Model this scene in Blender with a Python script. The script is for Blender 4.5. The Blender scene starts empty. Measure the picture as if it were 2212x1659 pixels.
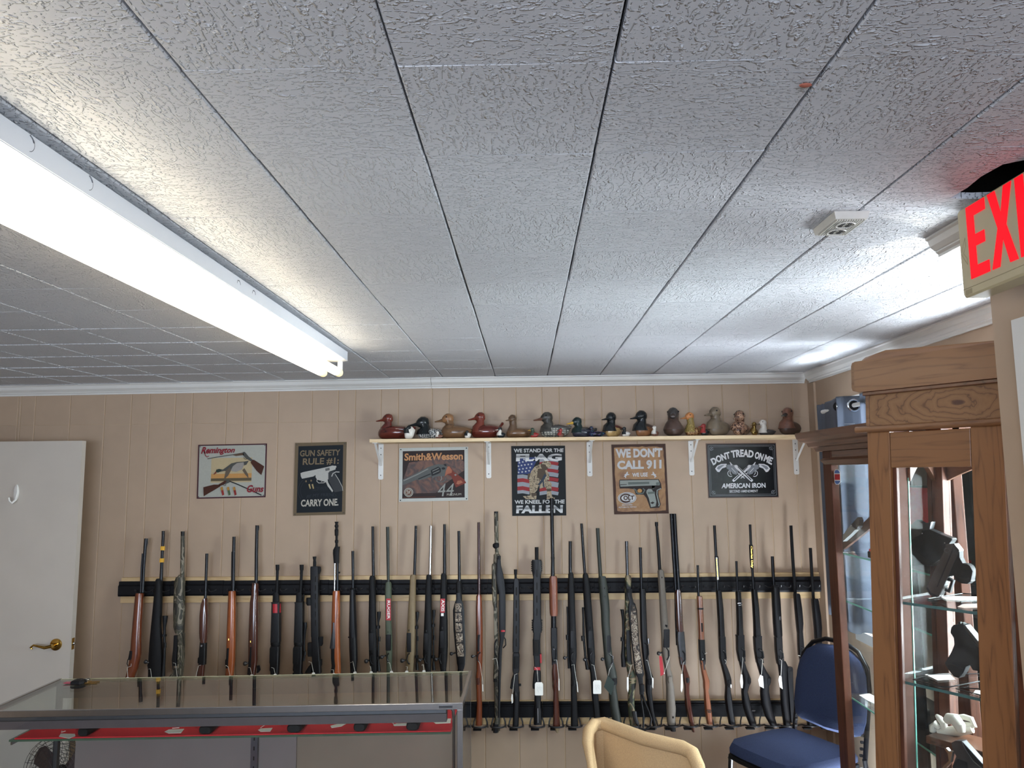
import bpy, math, random
from mathutils import Vector, Matrix
random.seed(7)
S = bpy.context.scene
COL = S.collection
# ------------------------------------------------------------------ camera
F, YAW, PIT, ROL = 1647.17, -.0175051, .1181295, -.0099460
CZ, ZC = 1.73, 2.2994
_f = Vector((math.sin(YAW)*math.cos(PIT), math.cos(YAW)*math.cos(PIT), math.sin(PIT)))
_r = Vector((math.cos(YAW), -math.sin(YAW), 0)); _u = _r.cross(_f)
CR = _r*math.cos(ROL)+_u*math.sin(ROL); CU = -_r*math.sin(ROL)+_u*math.cos(ROL); CF = _f
CAM = Vector((0, 0, CZ))
cd = bpy.data.cameras.new('camera'); cam = bpy.data.objects.new('camera', cd); COL.objects.link(cam)
cd.sensor_width = 36; cd.lens = F/2212*36; cd.clip_start = .02; cd.clip_end = 100
cam.matrix_world = Matrix(((CR.x, CU.x, -CF.x, 0), (CR.y, CU.y, -CF.y, 0), (CR.z, CU.z, -CF.z, CZ), (0, 0, 0, 1)))
S.camera = cam
# ------------------------------------------------------------------ world, lights, exposure
S.view_settings.view_transform = 'Standard'; S.view_settings.look = 'None'
S.view_settings.exposure = 0.0; S.view_settings.gamma = 1.0; S.view_settings.use_curve_mapping = False
W = bpy.data.worlds.new('sky'); S.world = W; W.use_nodes = True
bg = W.node_tree.nodes['Background']; bg.inputs[0].default_value = (.80, .90, 1.0, 1); bg.inputs[1].default_value = 3.2
TUBE = 11.0
def area(name, loc, target, sx, sy, power, col, spread=180):
    l = bpy.data.lights.new(name, 'AREA'); l.shape = 'RECTANGLE'; l.size = sx; l.size_y = sy
    l.energy = power; l.color = col; l.spread = math.radians(spread)
    o = bpy.data.objects.new(name, l); COL.objects.link(o); o.location = loc
    o.rotation_euler = (Vector(target)-Vector(loc)).to_track_quat('-Z', 'Y').to_euler(); return o
# daylight at the side window, daylight thrown up from the bright ground outside it, daylight at the shop windows behind the viewer
area('window_daylight', (1.95, 2.9, 1.5), (0, 3.3, 1.35), 2.1, 1.05, 340, (.85, .92, 1.0))
area('ground_bounce', (2.45, 3.0, .45), (1.0, 3.1, 2.3), 2.2, .9, 165, (.86, .92, 1.0), 130)
area('ceiling_fill', (2.0, 3.35, .25), (1.25, 3.6, 2.3), .7, 1.5, 170, (.80, .89, 1.0), 120)  # added lamp low outside, brightens the ceiling near the curtained window
g = bpy.data.lights.new('reflected_sun_spot', 'SPOT'); g.energy = 170; g.spot_size = math.radians(9); g.spot_blend = .25; g.shadow_soft_size = .03; g.color = (1, .96, .88)  # added spot lamp for the reflected sun patch on the ceiling
go_ = bpy.data.objects.new('reflected_sun_spot', g); COL.objects.link(go_); go_.location = (2.6, 2.3, 1.0); go_.rotation_euler = (Vector((.96, 1.83, 2.3))-Vector((2.6, 2.3, 1.0))).to_track_quat('-Z', 'Y').to_euler()
area('shopfront_daylight', (-.6, -2.35, 1.5), (-.4, 3, 2.1), 3.0, 1.2, 74, (.70, .81, 1.0), 130)
# ------------------------------------------------------------------ helpers
def hit(x, y, P, N):
    d = CR*((x-1106)/F)+CU*((829.5-y)/F)+CF
    P = Vector(P); N = Vector(N)
    return CAM+d*((P-CAM).dot(N)/d.dot(N))
def hy(x, y, Y): return hit(x, y, (0, Y, 0), (0, 1, 0))
def hx(x, y, X): return hit(x, y, (X, 0, 0), (1, 0, 0))
def hz(x, y, Z): return hit(x, y, (0, 0, Z), (0, 0, 1))
ORG = {}
def V(*a): return Vector(a)
class MB:
    def __init__(s): s.v = []; s.f = []; s.sm = []
    def add(s, vs, fs, smooth=False):
        n = len(s.v); s.v += [Vector(q) for q in vs]; s.f += [tuple(i+n for i in q) for q in fs]
        s.sm += [smooth]*len(fs) if isinstance(smooth, bool) else smooth; return s
    def box(s, a, b):
        x0, y0, z0 = a; x1, y1, z1 = b
        return s.hexa([V(x0, y0, z0), V(x1, y0, z0), V(x1, y1, z0), V(x0, y1, z0), V(x0, y0, z1), V(x1, y0, z1), V(x1, y1, z1), V(x0, y1, z1)])
    def hexa(s, p): return s.add(p, [(0, 3, 2, 1), (4, 5, 6, 7), (0, 1, 5, 4), (1, 2, 6, 5), (2, 3, 7, 6), (3, 0, 4, 7)])
    def obox(s, o, ax, ay, az):  # origin corner + three edge vectors
        o = Vector(o); ax = Vector(ax); ay = Vector(ay); az = Vector(az)
        return s.hexa([o, o+ax, o+ax+ay, o+ay, o+az, o+ax+az, o+ax+ay+az, o+ay+az])
    def rings(s, rings, cap=True, closed=False, smooth=True):
        n = len(rings[0]); vs = [p for r in rings for p in r]; fs = []; sm = []
        m = len(rings)
        for i in range(m if closed else m-1):
            a = i*n; b = ((i+1) % m)*n
            for j in range(n):
                k = (j+1) % n; fs.append((a+j, a+k, b+k, b+j)); sm.append(smooth)
        if cap and not closed:
            fs.append(tuple(reversed(range(n)))); fs.append(tuple(range((m-1)*n, m*n))); sm += [False, False]
        return s.add(vs, fs, sm)
    def tube(s, pts, r, n=8, closed=False, flat=1.0):
        pts = [Vector(p) for p in pts]; m = len(pts); R = []; a = None
        for i, p in enumerate(pts):
            if closed: t = pts[(i+1) % m]-pts[i-1]
            else: t = pts[min(i+1, m-1)]-pts[max(i-1, 0)]
            t.normalize()
            if a is None: a = t.cross(V(0, 0, 1) if abs(t.z) < .9 else V(0, 1, 0))
            a = (a-t*a.dot(t)).normalized(); b = t.cross(a).normalized()
            rr = r[i] if isinstance(r, (list, tuple)) else r
            R.append([p+a*(rr*math.cos(2*math.pi*j/n))+b*(rr*flat*math.sin(2*math.pi*j/n)) for j in range(n)])
        return s.rings(R, closed=closed)
    def ball(s, c, rx, ry=None, rz=None, n=12, m=8):
        ry = rx if ry is None else ry; rz = rx if rz is None else rz; c = Vector(c); R = []
        for i in range(m+1):
            t = math.pi*(i/m); t = min(max(t, .05), math.pi-.05)
            R.append([c+V(rx*math.sin(t)*math.cos(2*math.pi*j/n), ry*math.sin(t)*math.sin(2*math.pi*j/n), -rz*math.cos(t)) for j in range(n)])
        return s.rings(R)
    def slab(s, pts, off):  # polygon extruded by a vector
        pts = [Vector(p) for p in pts]; off = Vector(off); n = len(pts)
        return s.add(pts+[p+off for p in pts], [tuple(range(n)), tuple(reversed(range(n, 2*n)))]+[(i, i+n, (i+1) % n+n, (i+1) % n) for i in range(n)])
    def poly(s, pts): return s.add(pts, [tuple(range(len(pts)))])
    def obj(s, name, mat, parent=None, org=None, bev=0, **tags):
        if org is None:
            lo = [min(v[i] for v in s.v) for i in range(3)]; hi = [max(v[i] for v in s.v) for i in range(3)]
            org = V(*[(lo[i]+hi[i])/2 for i in range(3)])
        org = Vector(org)
        me = bpy.data.meshes.new(name); me.from_pydata([tuple(v-org) for v in s.v], [], s.f)
        for p, q in zip(me.polygons, s.sm): p.use_smooth = q
        me.materials.append(mat); me.update()
        if any(s.sm): me.set_sharp_from_angle(angle=math.radians(38))
        o = bpy.data.objects.new(name, me); COL.objects.link(o); place(o, org, parent)
        if bev:
            b = o.modifiers.new('edge', 'BEVEL'); b.width = bev; b.segments = 2; b.limit_method = 'ANGLE'; b.angle_limit = math.radians(50)
        for k, q in tags.items(): o[k] = q
        return o
def place(o, org, parent):
    ORG[o.name] = Vector(org)
    if parent is not None: o.parent = parent; o.location = Vector(org)-ORG[parent.name]
    else: o.location = org
def thing(name, label, cat, loc, group=None):
    o = bpy.data.objects.new(name, None); COL.objects.link(o); o.empty_display_size = .05
    place(o, loc, None); o['label'] = label; o['category'] = cat
    if group: o['group'] = group
    return o
def tag(o, label, cat, group=None):
    o['label'] = label; o['category'] = cat
    if group: o['group'] = group
    return o
# ------------------------------------------------------------------ materials
def newmat(name):
    m = bpy.data.materials.new(name); m.use_nodes = True; nt = m.node_tree
    return m, nt, nt.nodes['Principled BSDF']
def lin(c): return tuple(((q/255)/12.92 if q/255 <= .04045 else ((q/255+.055)/1.055)**2.4) for q in c)
def nd(nt, t, **kw):
    n = nt.nodes.new(t)
    for k, q in kw.items():
        if k[0] == '_': setattr(n, k[1:], q)
        else: n.inputs[k].default_value = q
    return n
def coords(nt, scale=(1, 1, 1), rand=True, space='Object', rot=0):
    tc = nd(nt, 'ShaderNodeTexCoord'); src = tc.outputs[space]
    if rot:
        m0 = nd(nt, 'ShaderNodeMapping'); m0.inputs['Rotation'].default_value = (0, 0, rot); nt.links.new(src, m0.inputs['Vector']); src = m0.outputs[0]
    mp = nd(nt, 'ShaderNodeMapping'); mp.inputs['Scale'].default_value = scale
    if rand:
        oi = nd(nt, 'ShaderNodeObjectInfo'); ml = nd(nt, 'ShaderNodeMath', _operation='MULTIPLY'); ml.inputs[1].default_value = 37.0
        nt.links.new(oi.outputs['Random'], ml.inputs[0])
        cx = nd(nt, 'ShaderNodeCombineXYZ'); nt.links.new(ml.outputs[0], cx.inputs[0]); nt.links.new(ml.outputs[0], cx.inputs[1])
        nt.links.new(cx.outputs[0], mp.inputs['Location'])
    nt.links.new(src, mp.inputs['Vector']); return mp.outputs[0]
def ramp(nt, src, stops, const=False, ease=False):
    r = nd(nt, 'ShaderNodeValToRGB'); cr = r.color_ramp
    if ease: cr.interpolation = 'EASE'
    if const: cr.interpolation = 'CONSTANT'
    while len(cr.elements) < len(stops): cr.elements.new(.5)
    for e, (p, c) in zip(cr.elements, stops): e.position = p; e.color = (*c, 1) if len(c) == 3 else c
    nt.links.new(src, r.inputs[0]); return r.outputs[0]
def bump(nt, b, src, strength, dist):
    n = nd(nt, 'ShaderNodeBump', Strength=strength, Distance=dist); nt.links.new(src, n.inputs['Height']); nt.links.new(n.outputs[0], b.inputs['Normal'])
MC = {}
def plain(name, c, rough=.5, metal=0, var=.06, scale=30, bmp=0, spec=.5):
    if name in MC: return MC[name]
    m, nt, b = newmat(name); c = lin(c)
    no = nd(nt, 'ShaderNodeTexNoise', Scale=scale, Detail=3.0); nt.links.new(coords(nt), no.inputs['Vector'])
    col = ramp(nt, no.outputs[0], [(.3, tuple(q*(1-var) for q in c)), (.7, tuple(min(1, q*(1+var)) for q in c))])
    nt.links.new(col, b.inputs['Base Color']); b.inputs['Roughness'].default_value = rough; b.inputs['Metallic'].default_value = metal
    b.inputs['Specular IOR Level'].default_value = spec
    if bmp: bump(nt, b, no.outputs[0], bmp, .002)
    MC[name] = m; return m
def wood(name, c1, c2, rough=.4, scale=(3, 3, 30), ax='Z', coat=0.0, dist=6, ws=1.0, rot=0):
    m, nt, b = newmat(name)
    sc = {'Z': (14, 14, 1.1), 'X': (1.1, 14, 14), 'Y': (14, 1.1, 14)}[ax]
    v = coords(nt, tuple(q*ws for q in sc), rot=rot)
    n1 = nd(nt, 'ShaderNodeTexNoise', Scale=1.0, Detail=2.0); nt.links.new(v, n1.inputs['Vector'])
    n2 = nd(nt, 'ShaderNodeTexNoise', Scale=9.0, Detail=4.0); nt.links.new(v, n2.inputs['Vector'])
    m1 = nd(nt, 'ShaderNodeMath', _operation='MULTIPLY'); m1.inputs[1].default_value = dist; nt.links.new(n1.outputs[0], m1.inputs[0])
    fr = nd(nt, 'ShaderNodeMath', _operation='PINGPONG'); fr.inputs[1].default_value = .5; nt.links.new(m1.outputs[0], fr.inputs[0])
    m2 = nd(nt, 'ShaderNodeMath', _operation='MULTIPLY_ADD'); m2.inputs[1].default_value = .5; nt.links.new(n2.outputs[0], m2.inputs[0]); nt.links.new(fr.outputs[0], m2.inputs[2])
    col = ramp(nt, m2.outputs[0], [(.17, lin(c2)), (.30, tuple(.65*p+.35*q for p, q in zip(lin(c1), lin(c2)))), (.48, lin(c1))])
    nt.links.new(col, b.inputs['Base Color']); b.inputs['Roughness'].default_value = rough; b.inputs['Coat Weight'].default_value = coat; b.inputs['Coat Roughness'].default_value = .15
    bump(nt, b, m2.outputs[0], .15, .001); MC[name] = m; return m
def camo(name, cols, scale=25, sc=(1, 1, 1), rough=.6):
    m, nt, b = newmat(name)
    v = coords(nt, sc); no = nd(nt, 'ShaderNodeTexNoise', Scale=scale, Detail=2.0, Distortion=1.2); nt.links.new(v, no.inputs['Vector'])
    k = len(cols); st = [(.36+.30*i/k if i else 0, lin(c)) for i, c in enumerate(cols)]
    nt.links.new(ramp(nt, no.outputs[0], st, True), b.inputs['Base Color']); b.inputs['Roughness'].default_value = rough; MC[name] = m; return m
def scales(name, c1, c2, scale, sc=(1, 1, 1.6), rough=.3, w=.06):
    m, nt, b = newmat(name); v = coords(nt, sc, False)
    vo = nd(nt, 'ShaderNodeTexVoronoi', _feature='DISTANCE_TO_EDGE', Scale=scale, Randomness=.25); nt.links.new(v, vo.inputs['Vector'])
    nt.links.new(ramp(nt, vo.outputs[0], [(w*.6, lin(c1)), (w*1.6, lin(c2))]), b.inputs['Base Color']); b.inputs['Roughness'].default_value = rough; MC[name] = m; return m
def emit(name, c, st):
    m, nt, b = newmat(name); b.inputs['Base Color'].default_value = (*c, 1); b.inputs['Emission Color'].default_value = (*c, 1); b.inputs['Emission Strength'].default_value = st; return m
def glass(name, tint=(.97, .985, .98), rough=.0, ior=1.5, boost=1.0):
    m = bpy.data.materials.new(name); m.use_nodes = True; nt = m.node_tree; nt.nodes.clear()
    o = nd(nt, 'ShaderNodeOutputMaterial'); mx = nd(nt, 'ShaderNodeMixShader'); tr = nd(nt, 'ShaderNodeBsdfTransparent', Color=(*tint, 1)); gl = nd(nt, 'ShaderNodeBsdfGlossy', Roughness=rough)
    # thin pane: Schlick reflectance from the viewing angle, the same on both faces
    ge = nd(nt, 'ShaderNodeNewGeometry'); dt = nd(nt, 'ShaderNodeVectorMath', _operation='DOT_PRODUCT')
    nt.links.new(ge.outputs['Normal'], dt.inputs[0]); nt.links.new(ge.outputs['Incoming'], dt.inputs[1])
    ab = nd(nt, 'ShaderNodeMath', _operation='ABSOLUTE'); nt.links.new(dt.outputs['Value'], ab.inputs[0])
    su = nd(nt, 'ShaderNodeMath', _operation='SUBTRACT'); su.inputs[0].default_value = 1; nt.links.new(ab.outputs[0], su.inputs[1])
    pw = nd(nt, 'ShaderNodeMath', _operation='POWER'); pw.inputs[1].default_value = 5; nt.links.new(su.outputs[0], pw.inputs[0])
    ma = nd(nt, 'ShaderNodeMath', _operation='MULTIPLY_ADD', _use_clamp=True); ma.inputs[1].default_value = .96*boost; ma.inputs[2].default_value = .04*boost; nt.links.new(pw.outputs[0], ma.inputs[0])
    nt.links.new(ma.outputs[0], mx.inputs[0]); nt.links.new(tr.outputs[0], mx.inputs[1]); nt.links.new(gl.outputs[0], mx.inputs[2]); nt.links.new(mx.outputs[0], o.inputs[0]); return m
def dirty_glass(name):
    m = glass(name, boost=.5); nt = m.node_tree
    out = [n for n in nt.nodes if n.type == 'OUTPUT_MATERIAL'][0]; src = out.inputs[0].links[0].from_socket
    di = nd(nt, 'ShaderNodeBsdfDiffuse', Color=(.75, .8, .85, 1)); mx = nd(nt, 'ShaderNodeMixShader')
    v = coords(nt, (1, 1, 1), False); n1 = nd(nt, 'ShaderNodeTexNoise', Scale=9.0, Detail=6.0, Roughness=.7, Distortion=.8); nt.links.new(v, n1.inputs['Vector'])
    r = ramp(nt, n1.outputs[0], [(.45, (.004, .004, .004)), (.75, (.03, .03, .03))])
    nt.links.new(r, mx.inputs[0]); nt.links.new(src, mx.inputs[1]); nt.links.new(di.outputs[0], mx.inputs[2]); nt.links.new(mx.outputs[0], out.inputs[0]); return m

m_wall = plain('paint_tan', (174, 151, 129), .55, 0, .03, 8, .12)
m_white = plain('paint_white', (214, 212, 208), .4, 0, .02, 12)
m_door = plain('door_paint', (196, 188, 178), .45, 0, .03, 5)
m_dark = plain('dark_void', (22, 19, 18), .9)
m_floor = plain('floor_carpet', (96, 84, 72), .9, 0, .2, 60, .4)
m_pine = wood('pine_board', (205, 176, 132), (182, 148, 102), .5, ax='X', dist=5)
m_shelf = wood('shelf_pine', (222, 196, 156), (196, 166, 122), .5, ax='X', dist=5)
m_cab = wood('cabinet_pine', (122, 82, 50), (90, 57, 34), .42, ax='Z', dist=7, coat=.15, ws=1.6)
m_cabh = wood('cabinet_pine_level', (118, 80, 50), (88, 57, 36), .42, ax='Y', dist=8, coat=.15, ws=1.3, rot=-.583)
m_cab2 = wood('dark_cabinet_wood', (84, 50, 36), (50, 28, 20), .5, ax='Z', dist=6, coat=.0)
m_cab2.node_tree.nodes['Principled BSDF'].inputs['Specular IOR Level'].default_value = .2
m_cab2h = wood('dark_cabinet_wood_level', (100, 66, 48), (60, 38, 28), .35, ax='Y', dist=6, coat=.3)
m_blk = plain('black_polymer', (22, 22, 24), .6, 0, .12, 60, .2, .22)
m_blks = plain('black_satin', (17, 17, 20), .45, 0, .12, 40, 0, .3)
m_rail = plain('rack_black', (14, 14, 18), .55, 0, .15, 40, 0, .25)
m_blued = plain('blued_steel', (26, 27, 31), .3, .4, .05, 30, 0, .4)
m_steel = plain('bright_steel', (170, 170, 172), .25, 1, .04)
m_gun = plain('gunmetal', (80, 80, 82), .3, .8, .1, 50)
m_wred = wood('stock_red_brown', (112, 56, 32), (70, 32, 20), .25, ax='Z', coat=.5)
m_wdk = wood('stock_dark_walnut', (78, 42, 32), (48, 24, 20), .2, ax='Z', coat=.6)
m_wor = wood('stock_orange_wood', (158, 84, 42), (104, 48, 24), .3, ax='Z', coat=.4)
m_wlt = wood('stock_brown_wood', (132, 78, 50), (92, 50, 32), .35, ax='Z', coat=.3)
m_wfor = plain('forend_brown', (122, 70, 50), .4, 0, .08, 30)
m_olive = plain('olive_polymer', (74, 82, 66), .6, 0, .06, 60)
m_olive2 = plain('dark_olive', (48, 52, 46), .55, 0, .08, 60)
m_tan = plain('tan_polymer', (122, 104, 76), .6, 0, .05, 60)
m_fde = plain('earth_polymer', (112, 104, 94), .6, 0, .05, 60)
m_camo = camo('woods_camo', [(44, 42, 36), (84, 78, 66), (62, 60, 46), (126, 118, 102), (50, 48, 38)], 22, (1, 1, .35))
m_camo2 = camo('woodland_camo', [(34, 34, 28), (78, 84, 58), (140, 126, 98), (92, 74, 54), (60, 66, 48)], 14)
m_camo3 = camo('sling_camo', [(40, 34, 30), (96, 78, 66), (168, 156, 138), (74, 62, 52), (120, 104, 88)], 40)
m_red = plain('red_label', (172, 34, 44), .5, 0, .03)
m_redcloth = plain('red_felt', (214, 42, 54), .9, 0, .06, 200, .3)
m_wht = plain('white_print', (232, 230, 224), .5, 0, .02)
m_card = plain('tag_card', (236, 234, 228), .7, 0, .02)
m_string = plain('white_string', (225, 222, 212), .8)
m_yel = plain('yellow_clip', (226, 170, 50), .5)
m_brass = plain('polished_brass', (196, 160, 84), .16, 1, .03)
m_chrome = plain('chrome', (206, 210, 214), .14, 1, .02)
m_alu = plain('brushed_aluminium', (186, 186, 188), .22, 1, .05, 60)
m_alud = plain('grey_metal', (104, 106, 112), .35, .8, .05)
m_glass = glass('clear_glass')
m_glassq = glass('cabinet_glass', boost=.06)
m_gltop = glass('counter_glass', (.86, .90, .86), boost=1.35)
m_dirty = dirty_glass('smudged_glass')
m_gedge = plain('glass_edge_green', (120, 190, 170), .15)
m_blue = plain('blue_weave', (42, 54, 86), .95, 0, .25, 350, .5)
m_cream = plain('cream_felt', (188, 158, 118), .95, 0, .10, 300, .5)
m_ecase = plain('ivory_plastic', (186, 174, 140), .45, 0, .02)

# ================================================================== STRUCTURE
YW, XR, XL, YB = 4.44, 1.65, -3.6, -2.4
def struct(name, mb, mat, parent=None, **k):
    o = mb.obj(name, mat, parent, **k)
    if parent is None: o['kind'] = 'structure'
    return o
struct('floor', MB().box((XL-.1, YB-.1, -.1), (XR+.12, YW+.2, 0)), m_floor)
# ceiling: dark deck above, textured fibre tiles below it
ceil = struct('ceiling', MB().box((XL-.1, YB-.1, ZC+.07), (XR+.12, YW+.2, ZC+.12)), m_dark)
def tile_mat():
    m, nt, b = newmat('ceiling_tile_relief')
    b.inputs['Base Color'].default_value = (*lin((196, 197, 201)), 1); b.inputs['Roughness'].default_value = .6
    v = coords(nt, (1, 1, 1))
    mp = nd(nt, 'ShaderNodeMapping'); mp.inputs['Scale'].default_value = (18, 54, 1); nt.links.new(v, mp.inputs[0])
    n1 = nd(nt, 'ShaderNodeTexNoise', Scale=1.0, Detail=1.2, Distortion=.5); nt.links.new(mp.outputs[0], n1.inputs['Vector'])
    s = nd(nt, 'ShaderNodeMath', _operation='SUBTRACT'); s.inputs[1].default_value = .5; nt.links.new(n1.outputs[0], s.inputs[0])
    a = nd(nt, 'ShaderNodeMath', _operation='ABSOLUTE'); nt.links.new(s.outputs[0], a.inputs[0])
    line = ramp(nt, a.outputs[0], [(.004, (1, 1, 1)), (.052, (0, 0, 0))], ease=True)
    n2 = nd(nt, 'ShaderNodeTexNoise', Scale=140.0, Detail=1.0); nt.links.new(v, n2.inputs['Vector'])
    dots = ramp(nt, n2.outputs[0], [(.42, (0, 0, 0)), (.60, (1, 1, 1))], ease=True)
    n3 = nd(nt, 'ShaderNodeTexNoise', Scale=170.0, Detail=0.0); nt.links.new(v, n3.inputs['Vector'])
    extra = ramp(nt, n3.outputs[0], [(.62, (0, 0, 0)), (.74, (.9, .9, .9))], ease=True)
    mu = nd(nt, 'ShaderNodeMath', _operation='MULTIPLY'); nt.links.new(line, mu.inputs[0]); nt.links.new(dots, mu.inputs[1])
    mx = nd(nt, 'ShaderNodeMath', _operation='MAXIMUM'); nt.links.new(mu.outputs[0], mx.inputs[0]); nt.links.new(extra, mx.inputs[1])
    bump(nt, b, mx.outputs[0], 1.0, .0042); return m
m_tile = tile_mat()
T = .3048; TX0 = -.4802; TY0 = 1.0055
def tile_mesh(w, d, name, cx_, cy_):
    mb = MB(); t = .014; hw, hd = w/2, d/2
    lo = [V(-hw+cx_, -hd+cy_, 0), V(hw-cx_, -hd+cy_, 0), V(hw-cx_, hd-cy_, 0), V(-hw+cx_, hd-cy_, 0)]
    mid = [V(-hw, -hd, .0022), V(hw, -hd, .0022), V(hw, hd, .0022), V(-hw, hd, .0022)]
    top = [p+V(0, 0, t) for p in mid]
    mb.rings([[p for p in lo], mid, top], smooth=False)
    me = bpy.data.meshes.new(name); me.from_pydata([tuple(v) for v in mb.v], [], mb.f); me.materials.append(m_tile); return me
me_a = tile_mesh(T-.0040, T-.0007, 'tile_face', .0026, .0002)
me_b = tile_mesh(T-.0007, T-.0040, 'tile_face_turned', .0002, .0026)
def sag(x, y):
    return -.024*min(1, max(0, -x)/2.8)*min(1, max(0, y-2.6)/1.8)
for i in range(-9, 7):
    for j in range(-2, 12):
        cx = TX0+T*(i+.5); cy = TY0+T*(j+.5)
        if cy-T/2 > YW-.02: continue
        if (i, j) == (4, 1): continue
        turned = (i+j) % 2
        o = bpy.data.objects.new('tile', me_b if turned else me_a); COL.objects.link(o)
        jx = random.uniform(-.0012, .0012)
        place(o, (cx+jx, cy, ZC+sag(cx, cy)+random.uniform(0, .0003)), ceil)
        o.rotation_euler = (random.uniform(-.0008, .0008), random.uniform(-.004, .004), math.pi/2 if turned else 0) if not turned else (random.uniform(-.0008, .0008), random.uniform(-.004, .004), math.pi/2)
# the tile with a torn piece missing beside the exit sign
x0, x1, y0, y1 = TX0+4*T+.002, TX0+5*T-.002, TY0+T+.001, TY0+2*T-.001
MB().slab([(x0, y0, ZC), (x1, y0, ZC), (x1, 1.372, ZC), (.985, 1.378, ZC), (.930, 1.372, ZC), (.902, 1.392, ZC), (.896, 1.45, ZC), (.903, 1.51, ZC), (.899, 1.568, ZC), (.95, 1.574, ZC), (x1, 1.570, ZC), (x1, y1, ZC), (x0, y1, ZC)], (0, 0, .014)).obj('tile', m_tile, ceil, org=(x0+T/2, y0+T/2, ZC))
MB().box((XL, YB, ZC+.001), (XR, TY0-2*T-.002, ZC+.014)).obj('ceiling_panel', plain('ceiling_plain', (196, 197, 198), .6), ceil)
# back wall: backing + grooved panel strips
wb = struct('wall_back', MB().box((XL, YW-.0030, 0), (XR+.1, YW+.1, ZC+.1)), plain('groove_tan', (196, 168, 132), .7))
GR = [43, 80, 155.5, 230, 287, 326, 381, 418, 491.6, 528, 603, 675.5, 732, 768.8, 824, 861, 934, 970, 1044, 1114, 1170, 1207, 1261, 1298, 1372, 1410, 1485, 1558, 1616, 1653, 1709, 1747]
xs = [XL]+[-2.86-.12-.2*k for k in (1, 0)]+[hy(g, 845-.0185*g*.9, YW).x for g in GR]+[XR]
xs = sorted(xs); ZS = 2.045
for a, b in zip(xs[:-1], xs[1:]):
    e = .0014
    for z0, z1 in ((0, ZS-.0006), (ZS+.0006, ZC+.02)):
        mb = MB(); c = .0022
        R = []
        for z in (z0, z1):
            R.append([V(a+e, YW, z), V(a+e, YW-.0046, z), V(a+e+c, YW-.0062, z), V(b-e-c, YW-.0062, z), V(b-e, YW-.0046, z), V(b-e, YW, z)])
        mb.rings(R, smooth=False); mb.obj('panel', m_wall, wb)
def prism_x(prof, xa, xb, dza=0, dzb=0):  # profile of (y, z), extruded along X
    return MB().rings([[V(xa, y, z+dza) for y, z in prof], [V(xb, y, z+dzb) for y, z in prof]], smooth=False)
def prism_y(prof, ya, yb):
    return MB().rings([[V(x, ya, z) for x, z in prof], [V(x, yb, z) for x, z in prof]], smooth=False)
CP = [(0, 0), (.050, 0), (.050, -.006), (.042, -.010), (.036, -.028), (.022, -.040), (.018, -.042), (.018, -.046), (.010, -.052), (.010, -.060), (0, -.060)]
struct('trim_1', prism_x([(YW-.006-a, ZC+b) for a, b in CP], XL, -.55, -.026, -.004), m_white)
struct('trim_2', prism_x([(YW-.006-a, ZC+b) for a, b in CP], -.548, XR-.03, -.004, 0), m_white)
struct('trim_3', prism_y([(XR-a, ZC+b) for a, b in CP], .4, YW-.03), m_white)
# right wall with a window
WY0, WY1, WZ0, WZ1 = 1.55, 3.90, .95, 2.05; WP0, WP1 = 2.87, 3.36
mb = MB(); mb.box((XR, YB, 0), (XR+.1, WY0, ZC+.1)).box((XR, WY1, 0), (XR+.1, YW, ZC+.1)).box((XR, WY0, 0), (XR+.1, WY1, WZ0)).box((XR, WY0, WZ1), (XR+.1, WY1, ZC+.1)).box((XR, WP0, WZ0), (XR+.1, WP1, WZ1))
wr = struct('wall_right', mb, m_wall)
MB().box((XR-.012, YW-.10, 0), (XR, YW-.008, ZC-.065)).obj('panel', m_wall, wr)
for wn, ya, yb in (('window_1', WY0, WP0), ('window_2', WP1, WY1)):
    w1 = struct(wn, MB().box((XR+.03, ya, WZ0), (XR+.06, ya+.045, WZ1)), m_white)
    MB().box((XR+.03, yb-.045, WZ0), (XR+.06, yb, WZ1)).obj('stile', m_white, w1)
    MB().box((XR+.03, ya+.045, WZ0), (XR+.06, yb-.045, WZ0+.045)).obj('rail', m_white, w1); MB().box((XR+.03, ya+.045, WZ1-.045), (XR+.06, yb-.045, WZ1)).obj('rail', m_white, w1)
    MB().box((XR+.03, ya+.045, 1.47), (XR+.06, yb-.045, 1.50)).obj('rail', m_white, w1)
    MB().box((XR-.02, ya-.05, WZ0-.05), (XR, yb+.05, WZ0)).obj('window_sill', m_white, w1); MB().box((XR-.014, ya-.05, WZ1), (XR, yb+.05, WZ1+.055)).obj('casing', m_white, w1)
    MB().box((XR-.014, ya-.05, WZ0), (XR, ya, WZ1)).obj('casing', m_white, w1); MB().box((XR-.014, yb, WZ0), (XR, yb+.05, WZ1)).obj('casing', m_white, w1)
    MB().box((XR+.043, ya+.045, WZ0+.045), (XR+.047, yb-.045, 1.47)).obj('pane', m_glass, w1); MB().box((XR+.043, ya+.045, 1.50), (XR+.047, yb-.045, WZ1-.045)).obj('pane', m_glass, w1)
# left wall and the shop front behind the viewer
struct('wall_left', MB().box((XL-.1, YB, 0), (XL, YW, ZC+.1)), m_wall)
mb = MB(); mb.box((XL, YB-.1, 0), (-2.3, YB, ZC+.1)).box((1.1, YB-.1, 0), (XR, YB, ZC+.1)).box((-2.3, YB-.1, 0), (1.1, YB, .85)).box((-2.3, YB-.1, 2.1), (1.1, YB, ZC+.1))
struct('wall_front', mb, m_wall)
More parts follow.
